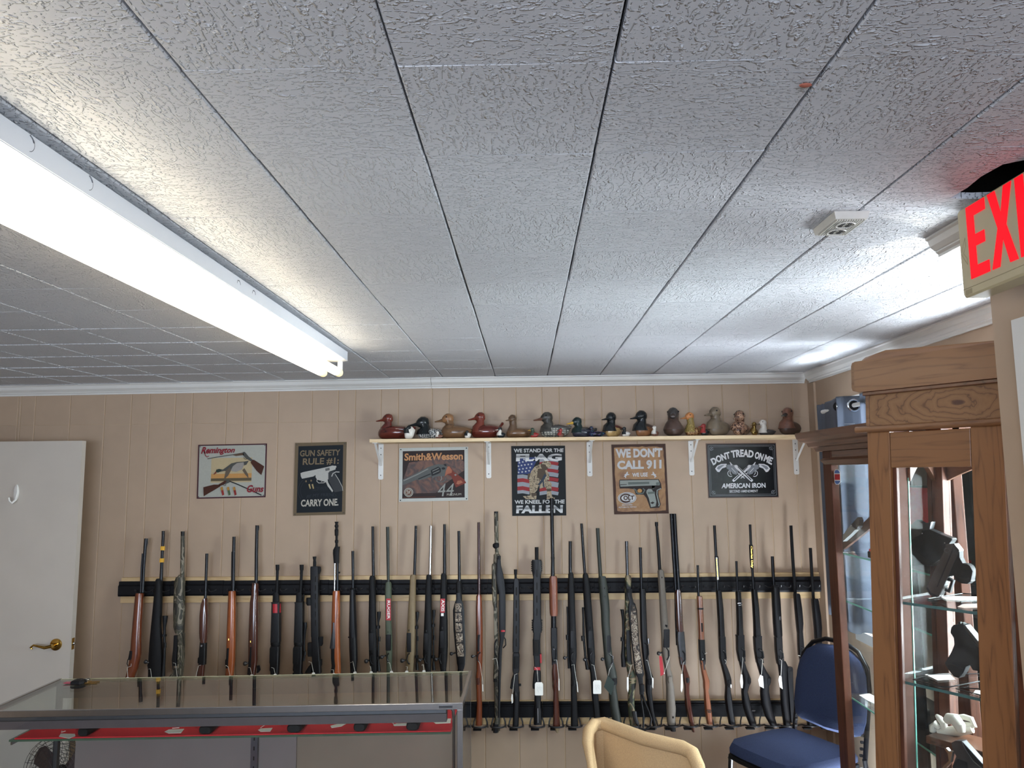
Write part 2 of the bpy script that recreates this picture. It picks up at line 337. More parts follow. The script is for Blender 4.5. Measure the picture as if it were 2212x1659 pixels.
# partition stub at the right carrying the exit sign
PX = 1.03; pe = hx(2144, 700, PX).y
struct('wall_partition', MB().box((PX, .3, 0), (PX+.06, pe, ZC+.005)), m_wall)
struct('trim_4', prism_y([(PX-a*.75, ZC+b*.8) for a, b in CP], .3, 1.85), m_white)
struct('trim_5', MB().box((PX+.0-.012, .3, 0), (PX, hx(2197, 700, PX).y, 2.04)), m_white)
# ---- door standing open near the back wall
d0 = hy(178, 952, 4.2); dz = d0.z
dr = struct('door_1', MB().box((-3.35, 4.2, .02), (d0.x, 4.237, dz)), m_door)
hp = hy(122, 1392, 4.2)
MB().tube([hp+V(0, -.001, 0), hp+V(0, -.008, 0), hp+V(0, -.012, 0)], [.031, .031, .018], 20).obj('rose', m_brass, dr)
L = [hp+V(0, -.01, 0), hp+V(0, -.05, 0), hp+V(-.03, -.055, -.006), hp+V(-.065, -.055, .002), hp+V(-.09, -.055, .008), hp+V(-.105, -.055, -.004), hp+V(-.095, -.055, -.012)]
MB().tube(L, [.010, .009, .008, .006, .005, .006, .005], 10).obj('handle', m_brass, dr)
lp = hx(157, 1392, d0.x)
MB().box((d0.x-.001, 4.207, hp.z-.03), (d0.x+.0015, 4.230, hp.z+.03)).obj('latch_plate', m_brass, dr)
MB().ball((d0.x+.004, 4.2185, hp.z), .007, .007, .009).obj('latch', m_steel, dr)
hk = hy(36, 1068, 4.2)
k = thing('adhesive_hook', 'small white plastic stick-on hook on the open door', 'hook', hk)
MB().ball(hk+V(0, -.004, .01), .016, .006, .045).obj('base', m_wht, k)
MB().tube([hk+V(.006, -.008, .05), hk+V(.012, -.014, .01), hk+V(.009, -.02, -.03), hk+V(-.002, -.032, -.046), hk+V(-.014, -.036, -.035), hk+V(-.018, -.036, -.016)], [.004, .005, .006, .006, .005, .004], 8).obj('prong', m_wht, k)
# ================================================================== FLUORESCENT FIXTURE
FXR = -.803; FXL = -.803-.135; FY0, FY1 = -1.42, 3.40
t = thing('strip_light', 'white two-tube fluorescent strip light glowing warm on the tiled ceiling', 'light', (FXR-.07, 2, ZC-.05))
m_fix = plain('fixture_enamel', (214, 216, 222), .35, 0, .01)
zb = ZC-.052
MB().rings([[V(FXR-.022, y, ZC-.002), V(FXR, y, ZC-.010), V(FXR, y, zb), V(FXR-.03, y, zb-.004), V(FXL+.03, y, zb-.004), V(FXL, y, zb), V(FXL, y, ZC-.010), V(FXL+.022, y, ZC-.002)] for y in (FY0, FY1)], smooth=False).obj('housing', m_fix, t)
MB().rings([[V(FXR+.0015, y, zb+.03), V(FXR+.0015, y, zb+.002), V(FXR-.010, y, zb-.001), V(FXR-.010, y, zb+.03)] for y in (1.0, FY1-.02)], smooth=False).obj('cover_lip', m_fix, t)
m_tube = emit('tube_glow', (1.0, .90, .70), TUBE); m_tubee = emit('tube_end_glow', (1.0, .80, .42), .95)
zt = zb-.056
for x in (FXR-.032, FXL+.032):
    for ya, yb in ((-1.40, .965), (1.012, FY1-.012)):
        tb = MB().tube([V(x, ya+.03, zt), V(x, yb-.065, zt)], .0185, 16).obj('tube', m_tube, t)
        MB().tube([V(x, yb-.065, zt), V(x, yb-.012, zt), V(x, yb-.002, zt), V(x, yb, zt)], [.0187, .0187, .015, .006], 16).obj('tube_end', m_tubee, tb)
        MB().tube([V(x, ya+.03, zt), V(x, ya+.004, zt), V(x, ya, zt)], [.0190, .0190, .012], 16).obj('end_cap', m_alud, tb)
for y, d in ((.989, .03), (2.15, .006), (FY1-.004, .008)):
    [MB().box((x-.011, y-d/2, zt-.010 if y != 2.15 else zt+.016), (x+.011, y+d/2, zb-.003)).obj('lamp_holder', m_fix, t) for x in (FXR-.032, FXL+.032)]
for y in (2.08, 2.20):
    MB().tube([V(FXR+.001, y+.012*math.cos(a), zb+.022+.010*math.sin(a)) for a in [q*.4 for q in range(0, 9)]], .0012, 5).obj('knockout', m_alud, t)
for y in (1.17, 1.34):
    MB().tube([V(FXR+.001, y+.014*math.cos(a), zb+.026+.014*math.sin(a)) for a in [-1.4+q*.35 for q in range(0, 9)]], .0009, 5).obj('knockout', m_alud, t)
for y in (.97, 1.0):
    MB().ball((FXR, y, zb+.03), .004).obj('hole_plug', m_dark, t)
# ================================================================== EXIT SIGN
SX = .925; SY0 = 1.592; SL = .305; sz0 = 2.088; sz1 = 2.278
t = thing('exit_sign', 'ivory illuminated EXIT sign with red letters high on the partition', 'sign', (SX+.03, SY0-SL/2, sz0))
def rrect(y0, y1, z0, z1, c, n=4):
    P = []
    for (cy, cz, a0) in ((y0-c if y0 > y1 else y0+c, z0+c, 0),): pass
    ya, yb = min(y0, y1), max(y0, y1)
    for cy, cz, a0 in ((yb-c, z1-c, 0), (ya+c, z1-c, 90), (ya+c, z0+c, 180), (yb-c, z0+c, 270)):
        for q in range(n+1):
            a = math.radians(a0+90*q/n); P.append((cy+c*math.cos(a), cz+c*math.sin(a)))
    return P
o1 = rrect(SY0, SY0-SL, sz0, sz1, .008); o2 = rrect(SY0-.004, SY0-SL+.004, sz0+.004, sz1-.004, .006)
MB().rings([[V(SX, y, z) for y, z in o2], [V(SX+.004, y, z) for y, z in o1], [V(SX+.045, y, z) for y, z in o1], [V(SX+.060, y, z) for y, z in rrect(SY0-.012, SY0-SL+.012, sz0+.012, sz1-.012, .006)]], smooth=False).obj('housing', m_ecase, t)
MB().box((SX+.06, SY0-SL+.05, sz0+.05), (PX, SY0-.05, sz1-.03)).obj('mount', m_ecase, t)
m_exit = emit('exit_red', (1.0, .004, .012), 1.15); m_exit.node_tree.nodes['Principled BSDF'].inputs['Base Color'].default_value = (.3, .005, .01, 1); m_exit.node_tree.nodes['Principled BSDF'].inputs['Specular IOR Level'].default_value = .1
lz = 2.121; lh = .152; ly = SY0-.036
def letter(polys, u0):
    mb = MB()
    for pg in polys: mb.slab([V(SX-.0016, ly-(u0+u), lz+v) for u, v in pg], (.0012, 0, 0))
    mb.obj('letter', m_exit, t)
letter([[(0, 0), (.064, 0), (.064, .024), (.024, .024), (.024, .064), (.056, .064), (.056, .088), (.024, .088), (.024, .128), (.064, .128), (.064, lh), (0, lh)]], 0)
letter([[(0, 0), (.024, 0), (.040, .053), (.056, 0), (.080, 0), (.053, .076), (.078, lh), (.054, lh), (.040, .101), (.026, lh), (.002, lh), (.027, .076)]], .072)
letter([[(0, 0), (.024, 0), (.024, lh), (0, lh)]], .160)
letter([[(.022, 0), (.046, 0), (.046, .128), (.068, .128), (.068, lh), (0, lh), (0, .128), (.022, .128)]], .192)
m_eline = plain('sign_relief', (150, 138, 108), .6)
cv = [(-.012, .092), (-.030, .062), (-.010, .034), (-.010, .047), (-.021, .061), (-.012, .074)]
MB().tube([V(SX-.0003, ly-u, lz+v) for u, v in cv], .0006, 5, closed=True).obj('chevron', m_eline, t)
MB().box((SX-.0006, SY0-SL+.01, lz-.0155), (SX+.001, SY0-.003, lz-.0145)).obj('groove', m_eline, t)
for k in (0, 1): MB().box((SX-.0008, SY0-.012-.012*k-.010, lz-.028), (SX+.001, SY0-.012-.012*k, lz-.018)).obj('emblem', m_eline, t)
# little vent plate
t = thing('ceiling_vent', 'small ribbed off-white vent plate on the ceiling tiles by the exit sign', 'vent', (.724, 1.70, ZC))
m_vent = plain('vent_plastic', (196, 194, 186), .5)
a0, a1, b0, b1 = .690, .760, 1.642, 1.762
MB().rings([[V(a0-.004, b0-.004, ZC), V(a1+.004, b0-.004, ZC), V(a1+.004, b1+.004, ZC), V(a0-.004, b1+.004, ZC)], [V(a0, b0, ZC-.016), V(a1, b0, ZC-.016), V(a1, b1, ZC-.016), V(a0, b1, ZC-.016)]], smooth=False).obj('plate', m_vent, t)
for q in range(12):
    x = a0+.005+q*.0055; MB().box((x, b0+.006, ZC-.0185), (x+.0022, b1-.006, ZC-.0158)).obj('rib', m_vent, t)
for cy in (b0+.035, b1-.035):
    MB().tube([V(.725+.020*math.cos(a*.39), cy+.020*math.sin(a*.39), ZC-.0195) for a in range(16)], .0018, 5, closed=True).obj('ring', m_vent, t)
    for ax in (-.008, .008):
        for ay in (-.008, .008): MB().box((.725+ax-.004, cy+ay-.004, ZC-.0200), (.725+ax+.004, cy+ay+.004, ZC-.0184)).obj('slot', m_dark, t)
p = hz(1740, 180, ZC)
tag(MB().ball(p-V(0, 0, .003), .010, .005, .003, 8, 5).obj('paint_flake', plain('rust_flake', (150, 84, 66), .8)), 'small rust coloured flake stuck under a ceiling tile', 'flake')
# ================================================================== WALL SHELF + BRACKETS
SHY = YW-.215; shz = hy(1180, 944.5, SHY).z; sx0 = hy(798, 949, SHY).x; sx1 = hy(1757, 936, SHY).x
tag(MB().box((sx0, SHY, shz-.019), (sx1, YW-.0062, shz)).obj('wall_shelf', m_shelf, bev=.0015), 'long pale pine shelf carrying the row of duck decoys', 'shelf')
BN = ['outermost white shelf bracket, under the maroon duck at the shelf end away from the window', 'white shelf bracket between the revolver sign and the flag sign', 'white shelf bracket between the flag sign and the brown pistol sign', 'white shelf bracket between the brown pistol sign and the black sign', 'white shelf bracket beside the dark cabinet cornice']
for k, (bx, yb) in enumerate(((823, 1036), (1056, 1033), (1274, 1029), (1494, 1027), (1720, 1025))):
    c = hy(bx, yb, YW); x = c.x; z0 = c.z; zt2 = shz-.019
    t = thing('shelf_bracket', BN[k], 'bracket', (x, YW, zt2), 'white shelf brackets')
    w = .0145
    yy = YW-.0062
    MB().slab([V(x-w, yy, zt2), V(x-w, yy, z0+.006), V(x-w+.006, yy, z0), V(x+w-.006, yy, z0), V(x+w, yy, z0+.006), V(x+w, yy, zt2)], (0, -.004, 0)).obj('wall_arm', m_white, t)
    MB().box((x-w, SHY+.015, zt2-.003), (x+w, yy, zt2)).obj('shelf_arm', m_white, t)
    MB().obox((x-.006, SHY+.028, zt2-.003), (.012, 0, 0), (0, .008, -.003), V(0, yy-SHY-.034, -(zt2-z0)*.60)).obj('brace', m_white, t)
    for q in (.12, .30, .55, .88):
        MB().ball((x, yy-.0045, zt2-(zt2-z0)*q), .0032, .0015, .0032, 8, 5).obj('screw', m_gun, t)
# ================================================================== DUCKS
def duck(name, label, cat, bx0, bx1, by, hxp, hyp, ang, cb, ch, cbill, neck=None, ybias=0, hs=1.0, tail=0, group='duck decoys on the shelf', wing=None, eyes=True, bh=.5, look=None, breast=None):
    """bx0..bx1 body extent and by base in photo pixels, hxp,hyp head centre, ang heading in degrees (0 = +X, 90 = away)"""
    Y = SHY+.105+ybias
    A = hy(bx0, by, Y); B = hy(bx1, by, Y); H = hy(hxp, hyp, Y)
    z0 = shz; Wp = B.x-A.x; ca, sa = math.cos(math.radians(ang)), math.sin(math.radians(ang))
    ratio = .56; den = math.sqrt(ca*ca+(ratio*sa)**2); Lh = Wp/2/den; Wh = Lh*ratio
    if Wh > .088: Wh = .088
    cx = (A.x+B.x)/2; cy = Y
    f = V(ca, sa, 0); s = V(-sa, ca, 0)
    hb = (H.z-z0)*.66*(bh/.5)
    t = thing(name, label, cat, (cx, cy, z0), group)
    R = []
    for u, w, lo, hi in ((-1.12, .10, .62, .72), (-1.0, .30, .48, .76), (-.8, .62, .22, .86), (-.5, .88, .05, .95), (-.15, 1, 0, 1), (.2, .98, 0, 1), (.5, .86, 0, .98), (.75, .66, .04, .92), (.92, .40, .14, .76), (1, .12, .32, .58)):
        lo2 = lo+(tail*.4 if u < -.9 else 0); hi2 = hi+(tail*.45 if u < -.9 else 0)
        c = V(cx, cy, z0)+f*(u*Lh)+V(0, 0, (lo2+hi2)/2*hb); R.append([c+s*(w*Wh*math.cos(q))+V(0, 0, (hi2-lo2)/2*hb*math.sin(q)) for q in [2*math.pi*k/14 for k in range(14)]])
    body = MB().rings(R).obj('body', cb, t)
    if wing is not None:
        for sg in (-1, 1):
            W_ = []
            for u, hw in ((-.95, .1), (-.6, .5), (-.1, .8), (.3, .62), (.5, .15)):
                c = V(cx, cy, z0)+f*(u*Lh)+s*(sg*Wh*.62)+V(0, 0, hb*.70)
                W_.append([c+s*(sg*Wh*.36*hw*math.cos(q))+V(0, 0, hb*.32*hw*math.sin(q)) for q in [2*math.pi*k/8 for k in range(8)]])
            MB().rings(W_).obj('wing', wing, t)
    # neck and head
    hr = min(.032, (H.z-z0)*.225)*hs
    hd = look if look is not None else ang
    hf = V(math.cos(math.radians(hd)), math.sin(math.radians(hd)), 0)
    base = V(cx, cy, z0)+f*(Lh*.55)+V(0, 0, hb*.70)
    Hc = V(H.x, base.y, H.z)
    if neck is None: neck = ch
    mid = base.lerp(Hc, .5)-hf*hr*.25
    MB().tube([base-V(0, 0, hb*.25), base+V(0, 0, hb*.1), mid, Hc-V(0, 0, hr*.2)], [hr*1.45, hr*1.2, hr*.82, hr*.8], 12).obj('neck', neck, t)
    Rg = []
    hs_ = V(-hf.y, hf.x, 0)
    for u, w, lo, hi in ((-1.05, .2, -.4, .25), (-.85, .6, -.75, .75), (-.3, .86, -.95, 1.0), (.3, .84, -.9, .98), (.8, .62, -.75, .62), (1.1, .36, -.55, .2)):
        c = Hc+hf*(u*hr)+V(0, 0, (lo+hi)/2*hr); Rg.append([c+hs_*(w*hr*math.cos(q))+V(0, 0, (hi-lo)/2*hr*math.sin(q)) for q in [2*math.pi*k/12 for k in range(12)]])
    hd_ = MB().rings(Rg).obj('head', ch, t)
    Rb = []
    for u, w, lo, hi in ((.9, .42, -.62, .12), (1.5, .38, -.62, -.16), (2.1, .42, -.66, -.36), (2.45, .30, -.66, -.46)):
        c = Hc+hf*(u*hr)+V(0, 0, (lo+hi)/2*hr); Rb.append([c+hs_*(w*hr*math.cos(q))+V(0, 0, (hi-lo)/2*hr*math.sin(q)) for q in [2*math.pi*k/10 for k in range(10)]])
    MB().rings(Rb).obj('bill', cbill, t)
    if eyes:
        for sg in (-1, 1): MB().ball(Hc+hf*(hr*.35)+hs_*(sg*hr*.76)+V(0, 0, hr*.3), hr*.14, n=8, m=5).obj('eye', m_blks, hd_)
    return t
c_mar = wood('duck_maroon', (96, 38, 30), (60, 22, 20), .18, ax='X', coat=.7); c_mar2 = plain('duck_maroon_head', (112, 52, 40), .25)
c_brn = wood('duck_brown', (112, 82, 56), (62, 42, 30), .3, ax='X', coat=.4); c_blk = plain('duck_black', (30, 34, 36), .25)
c_goose = scales('goose_scales', (222, 222, 216), (22, 28, 40), 85, (1, 1, 1.6), .25, .09)
c_gray = scales('grey_scales', (70, 72, 70), (176, 174, 162), 62, (1, 1, 1.5), .35, .12)
c_bask = scales('basket_net', (190, 156, 106), (104, 62, 38), 60, (1, 1, 1.2), .4, .05)
c_gold = scales('gold_scales', (170, 150, 90), (120, 96, 44), 110, (1, 1, 1.4), .4, .10)
c_teal = plain('duck_slate', (62, 58, 56), .35, 0, .2, 18); c_dk = plain('duck_dark_brown', (82, 64, 56), .4, 0, .3, 22)
c_tan = wood('duck_tan_grain', (188, 156, 104), (150, 118, 72), .25, ax='Z', coat=.5); c_ora = plain('duck_orange', (196, 128, 74), .4, 0, .2, 60)
c_gb = plain('duck_grey_brown', (118, 104, 86), .35, 0, .25, 14); c_cop = camo('duck_copper_flake', [(60, 40, 34), (140, 104, 84), (196, 160, 132), (96, 64, 50)], 40, rough=.3)
c_irid = camo('duck_iridescent', [(16, 16, 22), (24, 22, 34), (60, 40, 90), (40, 90, 100), (20, 20, 24)], 26, (1, 1, 3), .12)
c_yel = plain('bill_yellow', (222, 176, 72), .4); c_wht = plain('duck_white', (216, 210, 200), .3, 0, .08, 40); c_brass = plain('duck_brass', (150, 124, 72), .25, .9, .1, 40)
c_redm = plain('duck_red', (150, 48, 44), .4); c_str = camo('duck_striped', [(34, 36, 44), (66, 66, 78), (28, 30, 38), (84, 82, 92)], 30, (.3, .3, 3), .3); c_redb = plain('duck_redbrown', (116, 78, 62), .4, 0, .3, 40)
c_belly = plain('duck_breast_copper', (142, 98, 66), .3, 0, .3, 40)
duck('duck_decoy', 'glossy maroon wooden duck at the shelf end above the revolver sign', 'duck', 817, 893, 944, 838, 904, 180, c_mar, c_mar2, c_mar2, c_mar, tail=.4, wing=c_mar)
duck('duck_decoy', 'black-headed goose decoy with white cheek and blue-white scaled body', 'duck', 904, 962, 943, 914, 913, 198, c_goose, c_blk, c_blk, hs=1.55, bh=.5, ybias=.035)
duck('duck_decoy', 'brown wooden duck standing between the scaled goose and the second maroon duck', 'duck', 956, 1018, 942, 968, 905, 190, c_brn, plain('duck_tawny', (142, 102, 68), .35), c_brn, c_brn, hs=1.2, ybias=-.02)
duck('duck_decoy', 'glossy maroon duck with raised pointed tail above the shelf bracket', 'duck', 1019, 1084, 942, 1037, 901, 183, c_mar, c_mar2, c_mar2, tail=.9)
duck('duck_decoy', 'slim dull brown duck above the flag sign', 'duck', 1094, 1152, 940, 1107, 905, 200, c_brn, plain('duck_umber', (98, 76, 58), .4), c_brn, hs=.95, bh=.40, look=235)
duck('duck_decoy', 'grey duck with pearly scaled breast, white face patch and red-brown bill', 'duck', 1168, 1232, 939, 1181, 902, 196, c_gray, plain('duck_black_white', (64, 62, 58), .4, 0, .6, 30), c_redb, hs=1.2, tail=.5, wing=c_teal)
duck('duck_decoy', 'dark mallard with green-black head, big yellow bill and striped body', 'duck', 1236, 1288, 938, 1246, 911, 200, c_str, plain('duck_green_black', (26, 44, 44), .3), c_yel, hs=1.25, wing=c_teal, tail=.4)
duck('duck_figurine', 'small iridescent black duck beside the striped mallard', 'duck', 1272, 1306, 938, 1277, 925, 185, c_irid, c_irid, c_irid, group='small duck figurines on the shelf', ybias=-.05)
duck('duck_decoy', 'black-headed duck with honey coloured wood breast', 'duck', 1307, 1343, 937, 1319, 902, 222, c_tan, c_blk, c_blk, hs=1.15, wing=c_mar)
duck('duck_figurine', 'tiny white duck with black and white head beside the honey-breasted duck', 'duck', 1344, 1361, 936, 1348, 926, 195, c_wht, c_blk, c_blk, group='small duck figurines on the shelf', ybias=-.05)
duck('duck_decoy', 'black-headed duck with copper-brown breast and white neck ring', 'duck', 1372, 1413, 936, 1384, 899, 215, c_belly, c_blk, c_blk, hs=1.2, wing=c_dk)
duck('duck_figurine', 'tiny brown and white duck beside the copper-breasted black-headed duck', 'duck', 1409, 1423, 936, 1413, 924, 200, c_redb, c_wht, c_redb, group='small duck figurines on the shelf', ybias=-.05)
duck('duck_decoy', 'tall dark slate duck facing the room, above the bracket by the brown sign', 'duck', 1432, 1479, 935, 1450, 896, 258, c_dk, c_teal, c_dk, c_dk, hs=1.35)
duck('duck_decoy', 'orange-faced goose with golden scales and netted brown body', 'duck', 1479, 1527, 935, 1488, 900, 205, c_bask, c_ora, c_ora, c_gold, hs=.95, bh=.36)
duck('duck_figurine', 'tiny black and white duck with a red head', 'duck', 1514, 1532, 935, 1519, 920, 195, c_blk, c_redm, c_redm, group='small duck figurines on the shelf', ybias=-.05)
duck('duck_decoy', 'smooth grey-brown duck with upright neck above the black sign', 'duck', 1529, 1579, 934, 1542, 892, 215, c_gb, c_gb, c_gb, hs=1.1)
duck('duck_decoy', 'mottled copper duck tucking its bill down to its breast', 'duck', 1580, 1623, 934, 1594, 900, 235, c_cop, c_cop, c_cop, hs=1.35)
duck('duck_figurine', 'small shiny brass duck between the copper duck and the white-headed duck', 'duck', 1622, 1639, 934, 1628, 917, 225, c_brass, c_brass, c_brass, group='small duck figurines on the shelf', ybias=-.05)
duck('duck_decoy', 'small white-headed duck with a flat black body', 'duck', 1640, 1675, 933, 1647, 914, 190, c_teal, c_wht, c_gb, hs=1.2, bh=.38)
duck('duck_decoy', 'reddish brown speckled duck at the shelf end beside the window curtain', 'duck', 1679, 1735, 932, 1696, 894, 232, c_dk, c_redb, c_blk, hs=1.2)
duck('duck_figurine', 'round white ball-bodied duck with a black head in front of the maroon duck', 'duck', 874, 895, 944, 883, 925, 200, c_wht, c_blk, c_blk, group='small duck figurines on the shelf', ybias=-.06, bh=.9)
duck('duck_figurine', 'tiny white and brown duck in front of the scaled goose tail', 'duck', 941, 956, 943, 945, 934, 190, c_redb, c_wht, c_blk, group='small duck figurines on the shelf', ybias=-.06)
duck('duck_figurine', 'tiny pearl-breasted duck at the tail of the plain brown duck', 'duck', 1004, 1017, 942, 1009, 933, 200, c_wht, c_blk, c_brass, group='small duck figurines on the shelf', ybias=-.06, bh=.7)
duck('duck_figurine', 'little white-necked dark duck behind the upturned maroon tail', 'duck', 1075, 1091, 942, 1080, 927, 200, c_blk, c_blk, c_wht, c_wht, group='small duck figurines on the shelf', ybias=-.06)
duck('duck_figurine', 'tiny red and white duck by the tail of the slim brown duck', 'duck', 1146, 1163, 941, 1150, 928, 185, c_redm, plain('duck_green', (60, 74, 58), .4), c_yel, group='small duck figurines on the shelf', ybias=-.06)
duck('duck_figurine', 'tiny reddish duck against the grey scaled duck', 'duck', 1206, 1218, 940, 1211, 929, 200, c_redb, c_redm, c_redm, group='small duck figurines on the shelf', ybias=-.06)
# ================================================================== TIN SIGNS
YS = YW-.0062-.0035
CRP = {'R': (400, 940, 5.821), 'S': (840, 940, 5.53), 'T': (1280, 940, 5.144)}
def sp(c, x, y, k=0):
    ox, oy, s = CRP[c]; return hy(ox+x/s, oy+y/s, YS-.0012-.0004*k)
def flat(c, name, mat, pts, k, parent):
    return MB().poly([sp(c, x, y, k) for x, y in pts]).obj(name, mat, parent)
def ell(cx, cy, rx, ry, n=24, a0=0, a1=360): return [(cx+rx*math.cos(math.radians(a0+(a1-a0)*q/n)), cy+ry*math.sin(math.radians(a0+(a1-a0)*q/n))) for q in range(n if a1-a0 == 360 else n+1)]
def strip(pts, w):
    L, R = [], []
    for i, p in enumerate(pts):
        a = pts[max(i-1, 0)]; b = pts[min(i+1, len(pts)-1)]; dx, dy = b[0]-a[0], b[1]-a[1]; d = math.hypot(dx, dy) or 1
        L.append((p[0]-dy/d*w/2, p[1]+dx/d*w/2)); R.append((p[0]+dy/d*w/2, p[1]-dx/d*w/2))
    return L+R[::-1]
def textmesh(s, offset=0, sp_=1.0):
    cu = bpy.data.curves.new('lettering', 'FONT'); cu.body = s; cu.offset = offset; cu.resolution_u = 3; cu.space_character = sp_
    o = bpy.data.objects.new('lettering', cu); COL.objects.link(o)
    dg = bpy.context.evaluated_depsgraph_get(); me = bpy.data.meshes.new_from_object(o.evaluated_get(dg))
    bpy.data.objects.remove(o); bpy.data.curves.remove(cu); return me
def text(c, s, quad, mat, k, parent, offset=.02, arc=0, sx=None, serif=False):
    """quad: top-left, top-right, bottom-right, bottom-left of the lettering in crop pixels"""
    me = textmesh(s, offset)
    xs_ = [v.co.x for v in me.vertices]; ys_ = [v.co.y for v in me.vertices]
    ax, bx, ay, by_ = min(xs_), max(xs_), min(ys_), max(ys_)
    TL, TR, BR, BL = quad; vs = []
    for v in me.vertices:
        u = (v.co.x-ax)/(bx-ax); w = (v.co.y-ay)/(by_-ay)
        X = (TL[0]*(1-u)+TR[0]*u)*w+(BL[0]*(1-u)+BR[0]*u)*(1-w); Yy = (TL[1]*(1-u)+TR[1]*u)*w+(BL[1]*(1-u)+BR[1]*u)*(1-w)
        Yy += arc*((2*u-1)**2)
        if arc: X += arc*(2*u-1)*-.9*(w-.5)
        vs.append(sp(c, X, Yy, k))
    mb = MB(); mb.add(vs, [tuple(p.vertices) for p in me.polygons]); bpy.data.meshes.remove(me)
    return mb.obj('lettering', mat, parent)
def ink(name, c, rough=.5): return plain('ink_'+name, tuple(q*.93 for q in c), rough, 0, .03, 80, 0, .18)
def sign(c, label, quad, mat, rough=None):
    ctr = sp(c, sum(q[0] for q in quad)/4, sum(q[1] for q in quad)/4, 0)
    t = thing('tin_sign', label, 'sign', ctr, 'tin signs on the wall')
    P = [sp(c, *q) for q in quad]
    MB().slab([V(p.x, YS-.0012, p.z) for p in P], (0, .0047, 0)).obj('plate', mat, t); return t
def screws(c, quad, t, ins, mat=None, r=.0032):
    cx = sum(q[0] for q in quad)/4; cy = sum(q[1] for q in quad)/4
    for x, y in quad:
        p = sp(c, x+(ins if x < cx else -ins), y+(ins if y < cy else -ins), 1); MB().ball(p, r, .0015, r, 10, 5).obj('screw', mat or m_gun, t)
# --- Remington
q = [(165, 122), (1027, 105), (1008, 780), (145, 800)]
i_mar = ink('maroon', (70, 34, 44)); i_cream = ink('cream', (176, 176, 166)); i_sky = ink('sunset', (190, 172, 136)); i_org = ink('orange_sky', (196, 146, 88)); i_crim = ink('crimson', (138, 36, 48))
i_stock = ink('printed_walnut', (74, 42, 32)); i_steel = ink('printed_steel', (82, 82, 78)); i_drk = ink('printed_dark', (34, 36, 38)); i_duckw = ink('duck_pale', (156, 150, 144)); i_mud = ink('marsh', (96, 86, 66))
t = sign('R', 'cream tin sign with two shotguns and a mallard flying over a marsh', q, i_mar)
flat('R', 'print_ground', i_cream, [(180, 136), (1012, 120), (994, 764), (162, 784)], 1, t)
flat('R', 'printed_sky', i_sky, [(330, 290), (845, 280), (833, 590), (320, 600)], 2, t)
flat('R', 'printed_sunset', i_org, [(328, 490), (836, 478), (834, 535), (326, 545)], 3, t)
flat('R', 'printed_marsh', i_mud, [(325, 545), (834, 535), (832, 572), (322, 580)], 4, t)
# duck
flat('R', 'printed_duck', i_steel, [(385, 460), (395, 432), (430, 425), (475, 432), (520, 400), (580, 355), (650, 338), (740, 332), (800, 322), (770, 372), (730, 385), (700, 400), (590, 440), (545, 455), (500, 450), (440, 462), (405, 470)], 5, t)
flat('R', 'printed_duck_breast', i_duckw, [(575, 440), (600, 390), (650, 352), (735, 340), (740, 375), (715, 430), (640, 462), (590, 455)], 6, t)
flat('R', 'printed_duck_wing', ink('wing', (104, 92, 78)), [(510, 450), (560, 400), (578, 440), (540, 510), (485, 565), (500, 500)], 7, t)
flat('R', 'printed_duck_wing', ink('wing', (104, 92, 78)), [(718, 440), (745, 415), (790, 490), (798, 545), (750, 490)], 7, t)
flat('R', 'printed_duck_head', ink('mallard_head', (48, 62, 56)), [(383, 462), (392, 434), (425, 424), (455, 432), (450, 455), (412, 472)], 8, t)
flat('R', 'printed_bill', ink('bill_dull', (132, 70, 54)), [(385, 455), (398, 475), (362, 498), (355, 490)], 8, t)
# upper gun
flat('R', 'printed_barrel', i_steel, strip([(280, 298), (420, 272), (600, 246), (735, 222)], 10), 9, t)
flat('R', 'printed_forend', ink('forend', (96, 74, 58)), [(595, 250), (700, 226), (740, 230), (738, 250), (640, 262)], 10, t)
flat('R', 'printed_action', i_steel, [(725, 212), (750, 210), (800, 270), (850, 310), (835, 335), (760, 290), (728, 250)], 10, t)
flat('R', 'printed_stock', i_stock, [(842, 312), (865, 310), (994, 392), (958, 502), (900, 450), (822, 345)], 11, t)
flat('R', 'printed_guard', i_drk, strip([(735, 275), (742, 298), (765, 305), (780, 295)], 5), 11, t)
# lower gun
flat('R', 'printed_barrel', i_drk, strip([(540, 572), (650, 615), (780, 672), (960, 755)], 13), 9, t)
flat('R', 'printed_action', i_steel, [(500, 572), (530, 556), (560, 572), (560, 595), (440, 640), (420, 622)], 10, t)
flat('R', 'printed_stock', i_stock, [(228, 655), (360, 622), (430, 622), (440, 645), (400, 670), (232, 768)], 11, t)
flat('R', 'printed_stock', i_stock, [(420, 620), (500, 572), (525, 575), (500, 610), (430, 645)], 11, t)
flat('R', 'printed_guard', i_drk, strip([(475, 620), (488, 636), (508, 630), (515, 615)], 5), 11, t)
for x, cc in ((458, (150, 50, 46)), (538, (86, 104, 72)), (614, (140, 48, 46))):
    flat('R', 'printed_shell', ink('shell%d' % cc[1], cc), [(x-14, 660), (x+14, 654), (x+33, 748), (x+8, 760)], 10, t)
    flat('R', 'printed_brass', ink('shell_brass', (176, 130, 66)), [(x-15, 664), (x-6, 652), (x+8, 648), (x+16, 656), (x+20, 690), (x-8, 697)], 11, t)
text('R', 'Remington', [(225, 148), (640, 152), (605, 240), (190, 262)], i_crim, 12, t, .03)
flat('R', 'swash', i_crim, strip([(238, 205), (255, 258), (275, 274), (298, 262)], 9), 12, t)
text('R', 'Guns', [(790, 626), (1000, 632), (975, 716), (765, 722)], i_crim, 12, t, .03)
screws('R', q, t, 24)
